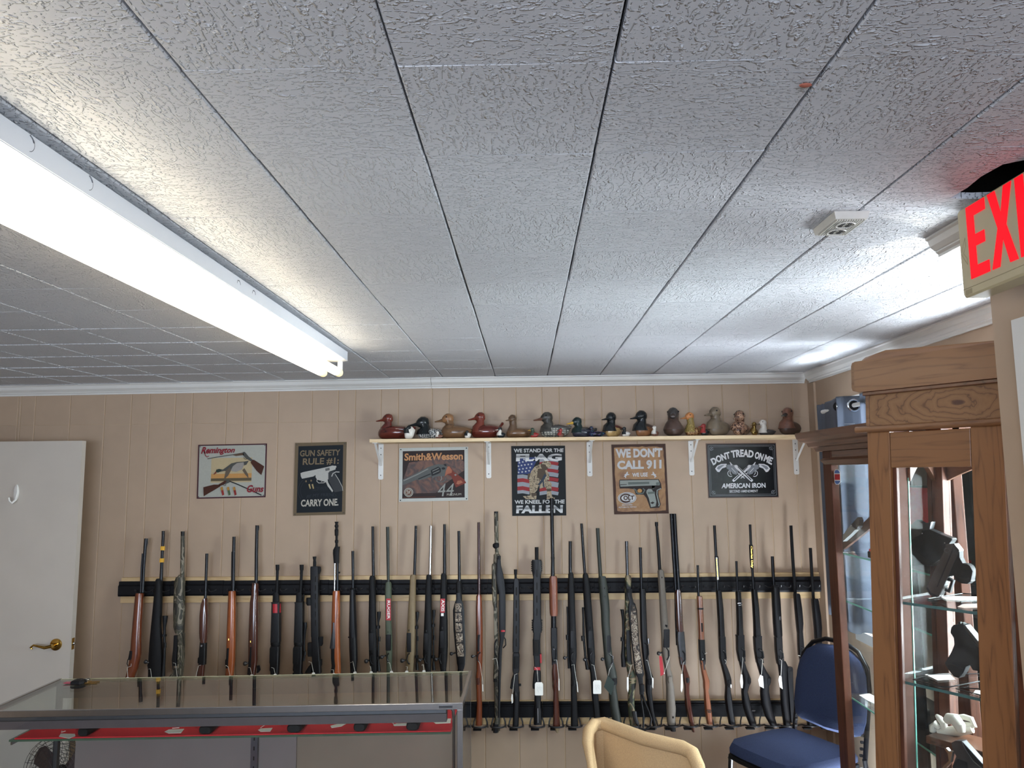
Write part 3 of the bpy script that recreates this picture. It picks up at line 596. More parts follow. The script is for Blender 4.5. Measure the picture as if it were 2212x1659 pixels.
# --- Gun safety
q = [(1382, 98), (2028, 85), (2012, 998), (1358, 1015)]
i_brz = ink('bronze', (112, 96, 74)); i_navy = ink('navy_black', (22, 28, 34)); i_sil = ink('silver', (186, 184, 178)); i_tanl = ink('tan_letter', (124, 108, 84)); i_wl = ink('off_white_letter', (190, 184, 172))
t = sign('R', 'dark embossed tin sign with silver pistol reading gun safety rule #1 carry one', q, i_brz)
flat('R', 'print_ground', i_navy, [(1425, 140), (1988, 122), (1972, 962), (1400, 978)], 1, t)
text('R', 'GUN SAFETY', [(1446, 192), (1952, 178), (1946, 254), (1442, 270)], i_tanl, 2, t, .025)
text('R', 'RULE #1:', [(1482, 292), (1936, 280), (1930, 368), (1476, 384)], i_tanl, 2, t, .025)
text('R', 'CARRY ONE.', [(1458, 812), (1930, 796), (1926, 886), (1454, 900)], i_wl, 2, t, .03)
flat('R', 'printed_slide', i_sil, [(1450, 478), (1480, 466), (1790, 400), (1850, 382), (1895, 388), (1890, 432), (1800, 462), (1640, 500), (1610, 520), (1470, 548), (1455, 520)], 3, t)
flat('R', 'printed_frame', i_sil, [(1640, 496), (1800, 460), (1830, 470), (1820, 540), (1790, 560), (1800, 600), (1860, 700), (1850, 718), (1790, 640), (1770, 590), (1660, 560), (1640, 530)], 4, t)
flat('R', 'printed_serration', ink('mid_grey', (104, 104, 102)), [(1760, 420), (1815, 408), (1818, 440), (1765, 452)], 5, t)
flat('R', 'printed_grip', ink('grip_grey', (58, 60, 62)), [(1800, 470), (1870, 450), (1900, 500), (1980, 650), (1982, 700), (1880, 718), (1850, 660), (1800, 560)], 5, t)
flat('R', 'printed_backstrap', i_sil, strip([(1842, 520), (1858, 482), (1895, 462), (1940, 464)], 12), 6, t)
flat('R', 'printed_backstrap', i_sil, strip([(1885, 490), (1930, 560), (1975, 650), (1982, 700)], 7), 6, t)
flat('R', 'printed_hammer', i_sil, ell(1888, 398, 14, 14), 6, t)
flat('R', 'printed_guard', i_sil, strip([(1660, 545), (1655, 580), (1680, 602), (1740, 600), (1772, 585)], 8), 6, t)
flat('R', 'printed_trigger', i_sil, strip([(1722, 548), (1724, 575), (1710, 588)], 6), 6, t)
for x, y in ((1520, 580), (1584, 572)): flat('R', 'printed_casing', i_tanl, ell(x, y, 10, 13), 6, t)
for x in (1565, 1605): flat('R', 'printed_cartridge', ink('cartridge', (176, 156, 110)), [(x-16, 620), (x+2, 612), (x+16, 670), (x+2, 676)], 6, t)
i_emb = ink('embossed_line', (44, 50, 56))
text('R', 'BE MY FRIEND', [(1530, 740), (1900, 722), (1898, 760), (1528, 780)], i_emb, 3, t, .0, arc=14)
text('R', 'SECOND AMENDMENT', [(1640, 650), (1800, 642), (1800, 690), (1600, 700)], i_emb, 3, t, .0)
flat('R', 'printed_ring', i_emb, strip(ell(1650, 700, 230, 200, 20, 150, 235), 5), 2, t)
flat('R', 'printed_ring', i_emb, strip(ell(1650, 700, 200, 170, 20, 150, 235), 4), 2, t)
screws('R', q, t, 22)
# --- Smith & Wesson
q = [(125, 155), (945, 138), (945, 778), (120, 797)]
i_fr = ink('frame_white', (196, 198, 192)); i_bk = ink('brown_black', (46, 34, 32)); i_rust = ink('rust_glow', (96, 54, 36)); i_or = ink('pale_orange', (196, 142, 96)); i_rw = ink('rosewood', (120, 54, 42)); i_rw2 = ink('rosewood_light', (168, 104, 80)); i_gm = ink('gun_grey', (92, 94, 92)); i_gm2 = ink('gun_grey_light', (138, 138, 134))
t = sign('S', 'white-framed tin sign with a long wooden-gripped revolver and the number 44', q, i_fr)
flat('S', 'print_ground', i_bk, [(166, 192), (903, 176), (906, 744), (160, 758)], 1, t)
mgl, ntg, bgl = newmat('ink_flame_marble'); no = nd(ntg, 'ShaderNodeTexNoise', Scale=14.0, Detail=3.0, Distortion=2.5); ntg.links.new(coords(ntg), no.inputs['Vector'])
ntg.links.new(ramp(ntg, no.outputs[0], [(.38, lin((52, 34, 29))), (.52, lin((82, 48, 34))), (.66, lin((104, 64, 42)))]), bgl.inputs['Base Color'])
flat('S', 'printed_glow', mgl, [(240, 330), (420, 300), (600, 260), (800, 230), (900, 320), (900, 420), (700, 560), (560, 690), (170, 700), (162, 560)], 2, t)
text('S', 'Smith&Wesson', [(188, 218), (884, 204), (884, 292), (184, 306)], i_or, 4, t, .03)
flat('S', 'printed_barrel', i_gm, [(160, 530), (200, 520), (470, 380), (590, 345), (625, 350), (640, 400), (560, 470), (440, 520), (370, 540), (340, 530), (165, 598)], 5, t)
flat('S', 'printed_barrel_light', i_gm2, strip([(175, 545), (340, 470), (470, 402)], 12), 6, t)
flat('S', 'printed_underlug', i_drk, strip([(350, 525), (500, 462)], 12), 6, t)
flat('S', 'printed_cylinder', i_drk, [(500, 420), (590, 375), (620, 400), (622, 440), (540, 490), (510, 485)], 7, t)
flat('S', 'printed_flute', i_gm2, strip([(520, 430), (596, 395)], 8), 8, t)
flat('S', 'printed_flute', i_gm2, strip([(528, 458), (604, 424)], 8), 8, t)
flat('S', 'printed_frame', i_gm, [(590, 345), (650, 352), (700, 385), (700, 440), (670, 490), (600, 490), (545, 500), (520, 520), (515, 490), (620, 450), (622, 400)], 8, t)
flat('S', 'printed_hammer', i_drk, [(655, 350), (680, 342), (690, 365), (670, 372)], 8, t)
flat('S', 'printed_sideplate', i_drk, ell(652, 398, 22, 14), 9, t)
flat('S', 'printed_guard', i_gm, strip(ell(618, 520, 58, 40, 16, -20, 200), 11), 9, t)
flat('S', 'printed_trigger', i_gm2, strip([(625, 490), (632, 520), (615, 545)], 9), 9, t)
flat('S', 'printed_grip', i_rw, [(700, 378), (725, 370), (770, 430), (900, 530), (924, 570), (800, 625), (775, 560), (745, 490), (700, 470), (665, 495), (680, 430)], 9, t)
flat('S', 'printed_grip_top', i_rw2, [(700, 378), (722, 372), (755, 420), (750, 450), (700, 465), (668, 492), (680, 430)], 10, t)
flat('S', 'printed_checkering', i_rw2, [(820, 545), (862, 540), (885, 565), (830, 590), (805, 580)], 10, t)
flat('S', 'printed_medallion', i_gm2, [(795, 462), (812, 475), (795, 488), (780, 475)], 11, t)
i_num = ink('numeral_silver', (150, 152, 146))
text('S', '44', [(600, 580), (790, 574), (765, 722), (575, 734)], i_num, 11, t, .0)
text('S', 'MAGNUM', [(694, 696), (864, 692), (864, 718), (692, 724)], i_wl, 12, t, .0)
for r1, r2, m_, kk in ((54, 54, i_wl, 11), (46, 46, i_bk, 12), (40, 40, i_wl, 13), (34, 34, i_rust, 14)): flat('S', 'emblem_disc', m_, ell(236, 684, r1, r2), kk, t)
text('S', 'SW', [(214, 660), (258, 658), (258, 706), (214, 708)], i_wl, 15, t, .02)
flat('S', 'printed_line', i_rust, [(170, 742), (560, 732), (560, 738), (170, 750)], 3, t)
screws('S', q, t, 18, m_blks, .0036)
# --- Stand for the flag
q = [(1462, 130), (2105, 125), (2120, 960), (1475, 965)]
i_fb = ink('sign_black', (16, 19, 21)); i_bl = ink('flag_blue', (48, 62, 112)); i_rd = ink('flag_red', (150, 44, 48)); i_fw = ink('flag_white', (150, 154, 162)); i_cam = camo('ink_uniform', [(92, 78, 62), (150, 134, 108), (176, 160, 132), (120, 102, 80), (160, 142, 116)], 60); i_cam2 = ink('uniform_dark', (84, 70, 56)); i_lw = ink('letter_white', (206, 206, 206))
mgr, ntr, bgr = newmat('ink_letter_fade'); tc = nd(ntr, 'ShaderNodeTexCoord'); sx_ = nd(ntr, 'ShaderNodeSeparateXYZ'); ntr.links.new(tc.outputs['Generated'], sx_.inputs[0])
ntr.links.new(ramp(ntr, sx_.outputs[2], [(.0, (.62, .62, .62)), (.42, (.5, .5, .5)), (.62, (.14, .14, .15)), (.82, (.3, .3, .3)), (1, (.6, .6, .6))]), bgr.inputs['Base Color'])
t = sign('S', 'black tin sign with kneeling soldier and flag reading we stand for the flag', q, i_fb)
for k_, (ya, yb) in enumerate(((470, 530), (565, 625), (655, 705))):
    pass
st = [(i_fw, 475, 520), (i_rd, 520, 565), (i_fw, 565, 615), (i_rd, 615, 662), (i_fw, 662, 700)]
for m_, ya, yb in st:
    flat('S', 'printed_stripe', m_, [(1535, ya), (1600, ya-6), (1680, ya+10), (1680, yb+10), (1600, yb-6), (1535, yb)], 1, t)
for m_, ya, yb in [(i_fw, 275, 310), (i_rd, 310, 350), (i_fw, 350, 400), (i_rd, 400, 440), (i_fw, 440, 490), (i_rd, 500, 545), (i_fw, 550, 612), (i_rd, 612, 660), (i_fw, 662, 705)]:
    flat('S', 'printed_stripe', m_, [(1800, ya+14), (1900, ya-2), (1960, ya+4), (2030, ya+18), (2020, yb+14), (1960, yb+4), (1900, yb-2), (1800, yb+14)], 1, t)
flat('S', 'printed_canton', i_bl, [(1540, 300), (1600, 270), (1760, 262), (1770, 300), (1720, 400), (1690, 470), (1600, 462), (1540, 470)], 2, t)
def star(cx, cy, r): return [(cx+(r if q_ % 2 == 0 else r*.42)*math.sin(q_*math.pi/5), cy-(r if q_ % 2 == 0 else r*.42)*math.cos(q_*math.pi/5)) for q_ in range(10)]
mb = MB()
for sx2, sy2 in [(1560, 330), (1600, 320), (1640, 312), (1685, 305), (1725, 290), (1548, 370), (1585, 362), (1625, 355), (1665, 350), (1705, 345), (1560, 408), (1602, 402), (1645, 395), (1688, 388), (1550, 445), (1592, 440), (1635, 435), (1675, 425), (1615, 290), (1660, 280), (1750, 265)]:
    mb.poly([sp('S', x, y, 3) for x, y in star(sx2, sy2, 14)])
mb.obj('printed_stars', i_lw, t)
flat('S', 'printed_pack', i_cam2, [(1660, 460), (1700, 450), (1720, 520), (1690, 550), (1655, 520)], 3, t)
flat('S', 'printed_torso', i_cam, [(1740, 380), (1800, 345), (1850, 350), (1890, 420), (1915, 470), (1918, 530), (1880, 550), (1820, 600), (1760, 610), (1680, 600), (1675, 520), (1700, 430)], 4, t)
flat('S', 'printed_vest', i_cam2, [(1780, 400), (1860, 400), (1880, 470), (1820, 540), (1770, 500)], 5, t)
flat('S', 'printed_arm', i_cam, [(1700, 430), (1745, 410), (1750, 480), (1740, 530), (1800, 560), (1790, 600), (1700, 575), (1685, 500)], 6, t)
flat('S', 'printed_head', i_cam2, [(1815, 340), (1860, 310), (1900, 330), (1905, 390), (1880, 420), (1840, 415), (1815, 380)], 6, t)
flat('S', 'printed_helmet', i_cam, [(1825, 345), (1850, 310), (1890, 302), (1930, 325), (1942, 365), (1920, 395), (1890, 385), (1870, 350)], 7, t)
flat('S', 'printed_leg', i_cam, [(1820, 560), (1920, 548), (1945, 580), (1940, 680), (1950, 735), (1985, 750), (1980, 765), (1885, 765), (1890, 660), (1870, 620), (1800, 640)], 7, t)
flat('S', 'printed_leg', i_cam, [(1685, 590), (1790, 600), (1770, 660), (1740, 690), (1765, 720), (1760, 765), (1640, 765), (1600, 730), (1690, 720), (1680, 650)], 6, t)
flat('S', 'printed_kneepad', i_cam2, [(1700, 690), (1765, 690), (1765, 725), (1705, 730)], 8, t)
flat('S', 'printed_boot', i_cam2, [(1885, 640), (1940, 640), (1940, 670), (1888, 672)], 8, t)
flat('S', 'printed_rifle', ink('rifle_blue_grey', (52, 62, 76)), [(1860, 460), (1885, 480), (1850, 540), (1860, 625), (1845, 625), (1835, 560), (1800, 600), (1780, 590), (1830, 520)], 9, t)
text('S', 'WE STAND FOR THE', [(1492, 162), (2088, 158), (2084, 202), (1494, 208)], i_lw, 10, t, .03)
text('S', 'FLAG', [(1522, 226), (2068, 222), (2066, 306), (1518, 314)], mgr, 10, t, .05)
text('S', 'WE KNEEL FOR THE', [(1502, 776), (2100, 770), (2098, 816), (1504, 822)], i_lw, 10, t, .03)
text('S', 'FALLEN', [(1524, 842), (2080, 836), (2076, 928), (1520, 934)], mgr, 10, t, .05)
# --- We don't call 911
q = [(210, 105), (810, 95), (848, 870), (242, 880)]
mg9, nt9, b9 = newmat('ink_rusty_tan'); n9 = nd(nt9, 'ShaderNodeTexNoise', Scale=12.0, Detail=6.0, Roughness=.65, Distortion=.6); nt9.links.new(coords(nt9), n9.inputs['Vector'])
nt9.links.new(ramp(nt9, n9.outputs[0], [(.30, lin((116, 76, 42))), (.5, lin((150, 108, 62))), (.7, lin((166, 128, 80)))]), b9.inputs['Base Color']); b9.inputs['Roughness'].default_value = .45
i_brn = ink('edge_brown', (74, 50, 40)); i_gr = ink('pistol_grey', (150, 156, 150)); i_gr2 = ink('pistol_mid', (104, 112, 108)); i_grk = ink('pistol_dark', (50, 42, 40))
t = sign('T', "rusty brown tin sign with grey pistol reading we don't call 911", q, i_brn)
P9 = [(222, 125)]
edge = []
A_, B_, C_, D_ = (224, 122), (798, 112), (832, 856), (258, 866)
for (p0, p1) in ((A_, B_), (B_, C_), (C_, D_), (D_, A_)):
    for q_ in range(14):
        u = q_/14; jx = random.uniform(-7, 7); jy = random.uniform(-7, 7); ccx, ccy = 528, 490
        x = p0[0]*(1-u)+p1[0]*u; y = p0[1]*(1-u)+p1[1]*u
        c_ = abs(u-.5)*2; k2 = 8+14*c_**3+random.uniform(0, 9); d = math.hypot(ccx-x, ccy-y); edge.append((x+(ccx-x)/d*k2, y+(ccy-y)/d*k2))
flat('T', 'print_ground', mg9, edge, 1, t)
text('T', "WE DON'T", [(254, 150), (776, 140), (772, 244), (262, 254)], i_lw, 3, t, .05)
text('T', 'CALL 911', [(272, 284), (766, 272), (766, 374), (276, 384)], i_lw, 3, t, .05)
text('T', 'WE USE', [(440, 420), (614, 414), (612, 460), (442, 464)], i_lw, 3, t, .04)
for sx2, x0_ in ((1, 345), (-1, 715)):
    hr_ = [(0, 62), (12, 48), (10, 34), (28, 26), (34, 10), (44, 2), (48, 14), (44, 26), (66, 36), (58, 42), (44, 40), (36, 48), (26, 56), (28, 74), (20, 76), (14, 60)]
    flat('T', 'printed_horse', i_lw, [(x0_+sx2*a, 402+b) for a, b in hr_], 3, t)
flat('T', 'printed_pistol_outline', i_grk, [(296, 505), (304, 494), (735, 488), (762, 540), (768, 590), (730, 620), (735, 680), (758, 770), (740, 806), (640, 812), (600, 700), (570, 662), (480, 660), (462, 600), (400, 592), (302, 592), (296, 560)], 3, t)
flat('T', 'printed_slide', i_gr, [(304, 504), (730, 496), (748, 540), (745, 558), (310, 572), (304, 540)], 4, t)
flat('T', 'printed_slide_shade', i_gr2, [(395, 522), (630, 518), (630, 542), (395, 550)], 5, t)
flat('T', 'printed_slide_shade', i_gr2, [(705, 525), (740, 522), (748, 552), (708, 556)], 5, t)
flat('T', 'printed_bore', i_grk, [(308, 548), (380, 546), (380, 552), (308, 556)], 5, t)
flat('T', 'printed_lower', i_grk, [(400, 568), (760, 556), (764, 590), (400, 592)], 5, t)
flat('T', 'printed_guard', i_gr2, strip([(455, 596), (480, 610), (492, 640), (520, 652), (560, 646), (580, 610), (560, 592)], 15), 6, t)
flat('T', 'printed_bow', i_org, ell(524, 618, 26, 22), 5, t)
flat('T', 'printed_grip', i_gr, [(600, 615), (620, 596), (655, 598), (690, 650), (710, 740), (700, 790), (650, 800), (625, 700), (598, 640)], 6, t)
flat('T', 'printed_backstrap', i_gr, strip([(760, 592), (718, 612), (715, 660), (742, 770), (735, 790)], 12), 6, t)
flat('T', 'printed_safety', i_gr2, strip([(652, 560), (672, 575), (665, 600), (700, 570)], 10), 7, t)
flat('T', 'printed_grip_band', i_gr2, [(612, 632), (690, 626), (696, 648), (616, 656)], 7, t)
flat('T', 'printed_grip_mark', i_grk, [(640, 752), (668, 738), (690, 750), (665, 766)], 7, t)
for rx, ry, m_, kk in ((103, 64, i_lw, 3), (96, 57, i_brn, 4), (92, 53, i_lw, 5)): flat('T', 'emblem_disc', m_, ell(384, 698, rx, ry, 32), kk, t)
flat('T', 'emblem_letter', i_brn, strip(ell(372, 700, 60, 42, 22, 40, 320), 16), 6, t)
text('T', 'OLT', [(342, 674), (462, 670), (462, 718), (344, 722)], i_brn, 7, t, .04)
text('T', 'REVOLVERS', [(328, 770), (442, 767), (442, 780), (330, 784)], i_lw, 3, t, .02)
text('T', 'AUTOMATIC PISTOLS', [(288, 795), (488, 790), (488, 804), (290, 809)], i_lw, 3, t, .02)
text('T', "COLT'S PATENT FIRE ARMS MFG CO", [(404, 830), (690, 824), (690, 836), (405, 842)], ink('faint_letter', (176, 150, 116)), 3, t, .0)
screws('T', q, t, 22, i_brn)
# --- Don't tread on me
q = [(1260, 92), (2038, 85), (2070, 692), (1288, 700)]
i_tb = plain('ink_gloss_black', (15, 16, 19), .32, 0, .05, 40, 0, .3); i_tg = ink('worn_grey', (130, 133, 140)); i_tw = ink('tread_white', (222, 222, 226)); i_edge = ink('worn_edge', (120, 96, 88))
t = sign('T', 'glossy black tin sign with crossed revolvers reading dont tread on me', q, i_edge)
flat('T', 'print_ground', i_tb, [(1268, 100), (2032, 93), (2062, 684), (1294, 692)], 1, t)
def fr(a, b, c_, d_, w, k, ch=0):
    pts = [(a[0]+ch, a[1]), (b[0]-ch, b[1]), (b[0], b[1]+ch), (c_[0], c_[1]-ch), (c_[0]-ch, c_[1]), (d_[0]+ch, d_[1]), (d_[0], d_[1]-ch), (a[0], a[1]+ch), (a[0]+ch, a[1])]
    for p0, p1 in zip(pts[:-1], pts[1:]): flat('T', 'printed_border', i_tg, strip([p0, p1], w), k, t)
fr((1284, 116), (2018, 110), (2044, 668), (1308, 676), 5, 2)
fr((1298, 130), (2004, 124), (2028, 654), (1322, 662), 3, 2, 46)
for cx_, cy_ in ((1320, 150), (1985, 145), (2008, 632), (1344, 640)):
    flat('T', 'printed_scroll', i_tg, strip(ell(cx_, cy_, 20, 18, 16, 0, 330), 6), 3, t); flat('T', 'printed_scroll', i_tg, ell(cx_, cy_, 7, 7, 10), 3, t)
# arched lettering, one piece per word
def arch(s, xa, xb, yc, h, k=4):
    me = textmesh(s, .045); xs_ = [v.co.x for v in me.vertices]; ys_ = [v.co.y for v in me.vertices]
    ax, bx, ay, by_ = min(xs_), max(xs_), min(ys_), max(ys_); vs = []
    for v in me.vertices:
        u = (v.co.x-ax)/(bx-ax); w = (v.co.y-ay)/(by_-ay); X = xa+(xb-xa)*u; m_ = (X-1665)/345
        hh = h*(1-.10*abs(m_)); yb_ = yc+105*m_*m_; X2 = X+m_*.48*hh*(w-.2); vs.append(sp('T', X2, yb_-hh*w*.95, k))
    mb = MB(); mb.add(vs, [tuple(p.vertices) for p in me.polygons]); bpy.data.meshes.remove(me); mb.obj('lettering', i_tw, t)
arch('DONT', 1335, 1530, 242, 84); arch('TREAD', 1545, 1785, 242, 88); arch('ON', 1800, 1888, 242, 84); arch('ME.', 1902, 1996, 238, 84)
def rev(mir):
    cx_ = 1668
    def m(p): return [(2*cx_-x if mir else x, y) for x, y in p]
    k = 5 if mir else 8
    flat('T', 'printed_barrel', i_tw, m([(1560, 335), (1600, 330), (1785, 500), (1770, 520), (1755, 512), (1580, 360)]), k, t)
    flat('T', 'printed_barrel_dark', i_tb, m([(1610, 352), (1618, 348), (1768, 496), (1758, 502)]), k+1, t)
    flat('T', 'printed_rod', i_tw, m(strip([(1590, 400), (1640, 440), (1690, 480)], 8)), k, t)
    flat('T', 'printed_cylinder', i_tg, m([(1530, 350), (1570, 345), (1620, 400), (1600, 440), (1560, 430), (1530, 390)]), k+1, t)
    flat('T', 'printed_cylinder_mark', i_tw, m(strip([(1545, 365), (1590, 415)], 6)), k+2, t)
    flat('T', 'printed_frame', i_tg, m([(1480, 330), (1560, 325), (1580, 345), (1530, 395), (1490, 370)]), k, t)
    flat('T', 'printed_grip', i_tw, m([(1362, 372), (1385, 340), (1430, 320), (1490, 318), (1498, 350), (1440, 370), (1408, 412), (1385, 405)]), k, t)
    flat('T', 'printed_grip_dark', i_tg, m([(1380, 372), (1395, 348), (1435, 332), (1470, 330), (1440, 352), (1405, 385)]), k+1, t)
    flat('T', 'printed_hammer', i_tw, m([(1522, 300), (1530, 298), (1556, 330), (1540, 338)]), k+1, t)
    flat('T', 'printed_guard', i_tw, m(strip(ell(1535, 425, 32, 34, 16, 60, 250), 6)), k+1, t)
    flat('T', 'printed_trigger', i_tw, m(strip([(1530, 395), (1528, 425), (1542, 440)], 6)), k+1, t)
rev(True); rev(False)
text('T', 'AMERICAN IRON', [(1440, 536), (1920, 530), (1924, 584), (1432, 592)], i_tw, 4, t, .03)
text('T', 'SECOND AMENDMENT', [(1520, 610), (1838, 606), (1838, 634), (1520, 640)], i_tw, 4, t, .01)
# ================================================================== GUN RACKS
RY = YW-.0062
tA = hy(262, 1248, RY-.02); tB = hy(262, 1303, RY-.02)
ux0 = tA.x; ux1 = XR-.01
t = thing('barrel_rack', 'pine board with black rail of hooks holding up the long gun barrels', 'rack', ((ux0+ux1)/2, RY, tB.z))
rz1 = tA.z; rz0 = tB.z
MB().box((ux0, RY-.019, rz0), (ux1, RY, rz1)).obj('backboard', m_pine, t, bev=.0015)
bz1 = hy(262, 1257, RY-.04).z; bz0 = hy(262, 1289, RY-.04).z
x = ux0-.005; seg = .3; RAILY = RY-.019-.022
while x < ux1-.02:
    e = min(x+seg, ux1); dzr = random.uniform(-.002, .002)
    MB().rings([[V(a, RY-.0195, bz0+dzr), V(a, RAILY+.004, bz0+dzr), V(a, RAILY, bz0+.010+dzr), V(a, RAILY, bz1-.026+dzr), V(a, RAILY+.008, bz1-.018+dzr), V(a, RAILY+.008, bz1+dzr), V(a, RY-.0195, bz1+dzr)] for a in (x, e-.0015)], smooth=False).obj('rail', m_rail, t)
    x = e
TR = t
t2 = thing('butt_rack', 'low pine board with black rail and wire cradles holding the gun butts', 'rack', (-.4, RY, .36))
lz1 = hy(1400, 1512.5, RY-.02).z; lz0 = hy(1140, 1565, RY-.02).z
MB().box((ux0, RY-.019, lz0), (ux1, RY, lz1)).obj('backboard', m_pine, t2, bev=.0015)
lb1 = hy(1140, 1517, RY-.04).z; lb0 = hy(1140, 1550, RY-.04).z
x = ux0-.005
while x < ux1-.02:
    e = min(x+seg, ux1)
    MB().rings([[V(a, RY-.0195, lb0), V(a, RAILY, lb0), V(a, RAILY, lb1-.022), V(a, RAILY-.006, lb1-.018), V(a, RAILY-.006, lb1-.013), V(a, RAILY+.004, lb1-.008), V(a, RAILY+.004, lb1), V(a, RY-.0195, lb1)] for a in (x, e-.0015)], smooth=False).obj('rail', m_rail, t2)
    x = e
m_hook = plain('hook_black', (40, 40, 43), .4, 0, .05)
def rack_hooks(x):
    for sg in (-1, 1):
        xx = x+sg*.027
        MB().tube([V(xx+sg*.022, RAILY+.001, bz0+.036), V(xx+sg*.010, RAILY-.006, bz0+.030), V(xx, RAILY-.030, bz0+.030), V(xx-sg*.002, RAILY-.050, bz0+.036), V(xx-sg*.002, RAILY-.054, bz0+.046)], .0028, 6).obj('hook', m_hook, TR)
def cradle(x, w=.040, z=None):
    z = .395; yf = YW-.205; yb = RAILY; pts = []
    zb_ = z-.046; pts = [V(x+w, yb, zb_)]+[V(x+w*math.cos(a_), yf+.055-.055*math.sin(a_), z-.008+.008*math.sin(a_)) for a_ in [math.pi*k_/10 for k_ in range(11)]]+[V(x-w, yb, zb_)]
    lp_ = MB().tube(pts, .0048, 8).obj('cradle', m_hook, t2)
    MB().box((x-.034, yf+.045, z-.030), (x+.010, yf+.075, z-.024)).obj('foot_plate', m_rail, t2)
    for sg in (-1, 1): MB().tube([V(x+sg*w, yb-.012, zb_+.002), V(x+sg*(w-.004), yb-.006, zb_+.03), V(x+sg*(w-.012), yb+.001, zb_+.05)], .004, 6).obj('stay', m_hook, t2)
# ================================================================== LONG GUNS
GC = {'A': (220, 1100, 4.1475), 'B': (560, 1100, 4.1475), 'C': (900, 1080, 3.19), 'D': (1240, 1080, 3.19), 'E': (1480, 1080, 3.19)}
GP = V(0, YW-.095, 1.15); GN = V(0, 1, -.085).normalized()
def gh(c, x, y, dy=0):
    ox, oy, s = GC[c]; return hit(ox+x/s, oy+y/s, GP+GN*dy, GN)
BOXY = {'receiver', 'magazine', 'magazine_well', 'magazine_opening', 'handguard', 'rear_sight', 'carry_sight', 'gas_block', 'cheek_piece', 'band', 'rail_tooth', 'front_sight_base', 'handguard_slot', 'forend_slot', 'bottom_metal', 'trigger_group', 'grip_plug', 'red_tape', 'barrel_clip', 'loading_gate', 'buckle'}
def gloft(c, name, mat, secs, T_, parent, dy=0, sq=.75, n=12):
    R = []
    for y, xl, xr in secs:
        a = gh(c, xl, y, dy); b = gh(c, xr, y, dy); ce = (a+b)/2; h = (b-a)/2
        tt = h.length if T_ == 'R' else T_/2; e = 1 if T_ == 'R' else (.38 if name in BOXY else sq); r = []
        for q_ in range(n):
            an = 2*math.pi*q_/n; cs, sn = math.cos(an), math.sin(an)
            r.append(ce+h*(math.copysign(abs(cs)**e, cs))+GN*(tt*math.copysign(abs(sn)**e, sn)))
        R.append(r)
    return MB().rings(R).obj(name, mat, parent)
GL = []
def gun(c, name, label, parts, xc, group=None, low=None, cat='gun'):
    base = gh(c, parts[-1][3][-1][1] if False else xc, 1560*1, 0)
    ox, oy, s = GC[c]
    p0 = hit(ox+xc/s, 1562, GP, GN)
    t = thing(name, label, cat, p0, group); sub = None
    for p in parts:
        nm, mat, kd = p[0], p[1], p[2]; par = t
        if nm[0] == '>': nm = nm[1:]; par = sub
        if kd == 'T':  # tube: radius in crop px, points
            r = p[3]/s/F*4.3; o = MB().tube([gh(c, x, y, (p[5] if len(p) > 5 else 0)) for x, y in p[4]], r, 8).obj(nm, mat, par)
        elif kd == 'B':  # bolt handle: ball radius, ball centre, root
            r = p[3]/s/F*4.3; b = gh(c, *p[4], -.018); q_ = gh(c, *p[5], -.006)
            o = MB().ball(b, r).tube([b, (b+q_)/2+V(0, -.004, 0), q_], r*.45, 8).obj(nm, mat, par)
        elif kd == 'F':  # flat print on front face: dy, polygon
            o = MB().slab([gh(c, x, y, p[3]) for x, y in p[4]], (0, -.0012, 0)).obj(nm, mat, par)
        else:
            o = gloft(c, nm, mat, p[3], kd, par, p[4] if len(p) > 4 else 0)
        if par is t: sub = o
    xr_ = hit(ox+xc/s, 1562, GP, GN).x
    cradle(xr_)
    GL.append(t); return t
RL = 'long guns standing in the wall rack'
def low(c, x0, x1, xa, xb, mat, y0=1500):  # hidden lower stock down to the cradle
    ox, oy, s = GC[c]; ye = (1560-oy)*s
    return ('butt', mat, .042, [(y0, x0, x1), ((y0+ye)/2, (x0+xa)/2-4, (x1+xb)/2), (ye-90, xa-6, xb+10), (ye, xa-10, xb+14)])
def guard(xs_, ys_, x1): return None
B_ = m_blk; BS = m_blks; ST = m_blued
gun('A', 'rifle', 'brown-stocked rifle with a short tube under its barrel, nearest the open door', [
 ('barrel', ST, 'R', [(262, 381, 411), (330, 375, 404), (520, 364, 388), (745, 354, 378)]), ('>front_sight', ST, .006, [(262, 404, 414), (300, 404, 413), (345, 398, 402)]),
 ('magazine_tube', ST, 'R', [(396, 358, 374), (520, 349, 366), (745, 338, 356)]),
 ('stock', m_wred, .044, [(752, 310, 368), (762, 305, 373), (850, 296, 368), (1000, 282, 358), (1160, 268, 352), (1290, 258, 350), (1360, 250, 338), (1420, 238, 325), (1500, 218, 292)]),
 ('receiver', BS, .046, [(1265, 262, 292), (1290, 258, 292), (1330, 250, 286), (1345, 250, 280)]), ('trigger_guard', BS, 'T', 4, [(258, 1320), (232, 1350), (226, 1385), (240, 1415), (262, 1410)]),
 low('A', 216, 292, 165, 300, m_wred)], 270, RL)
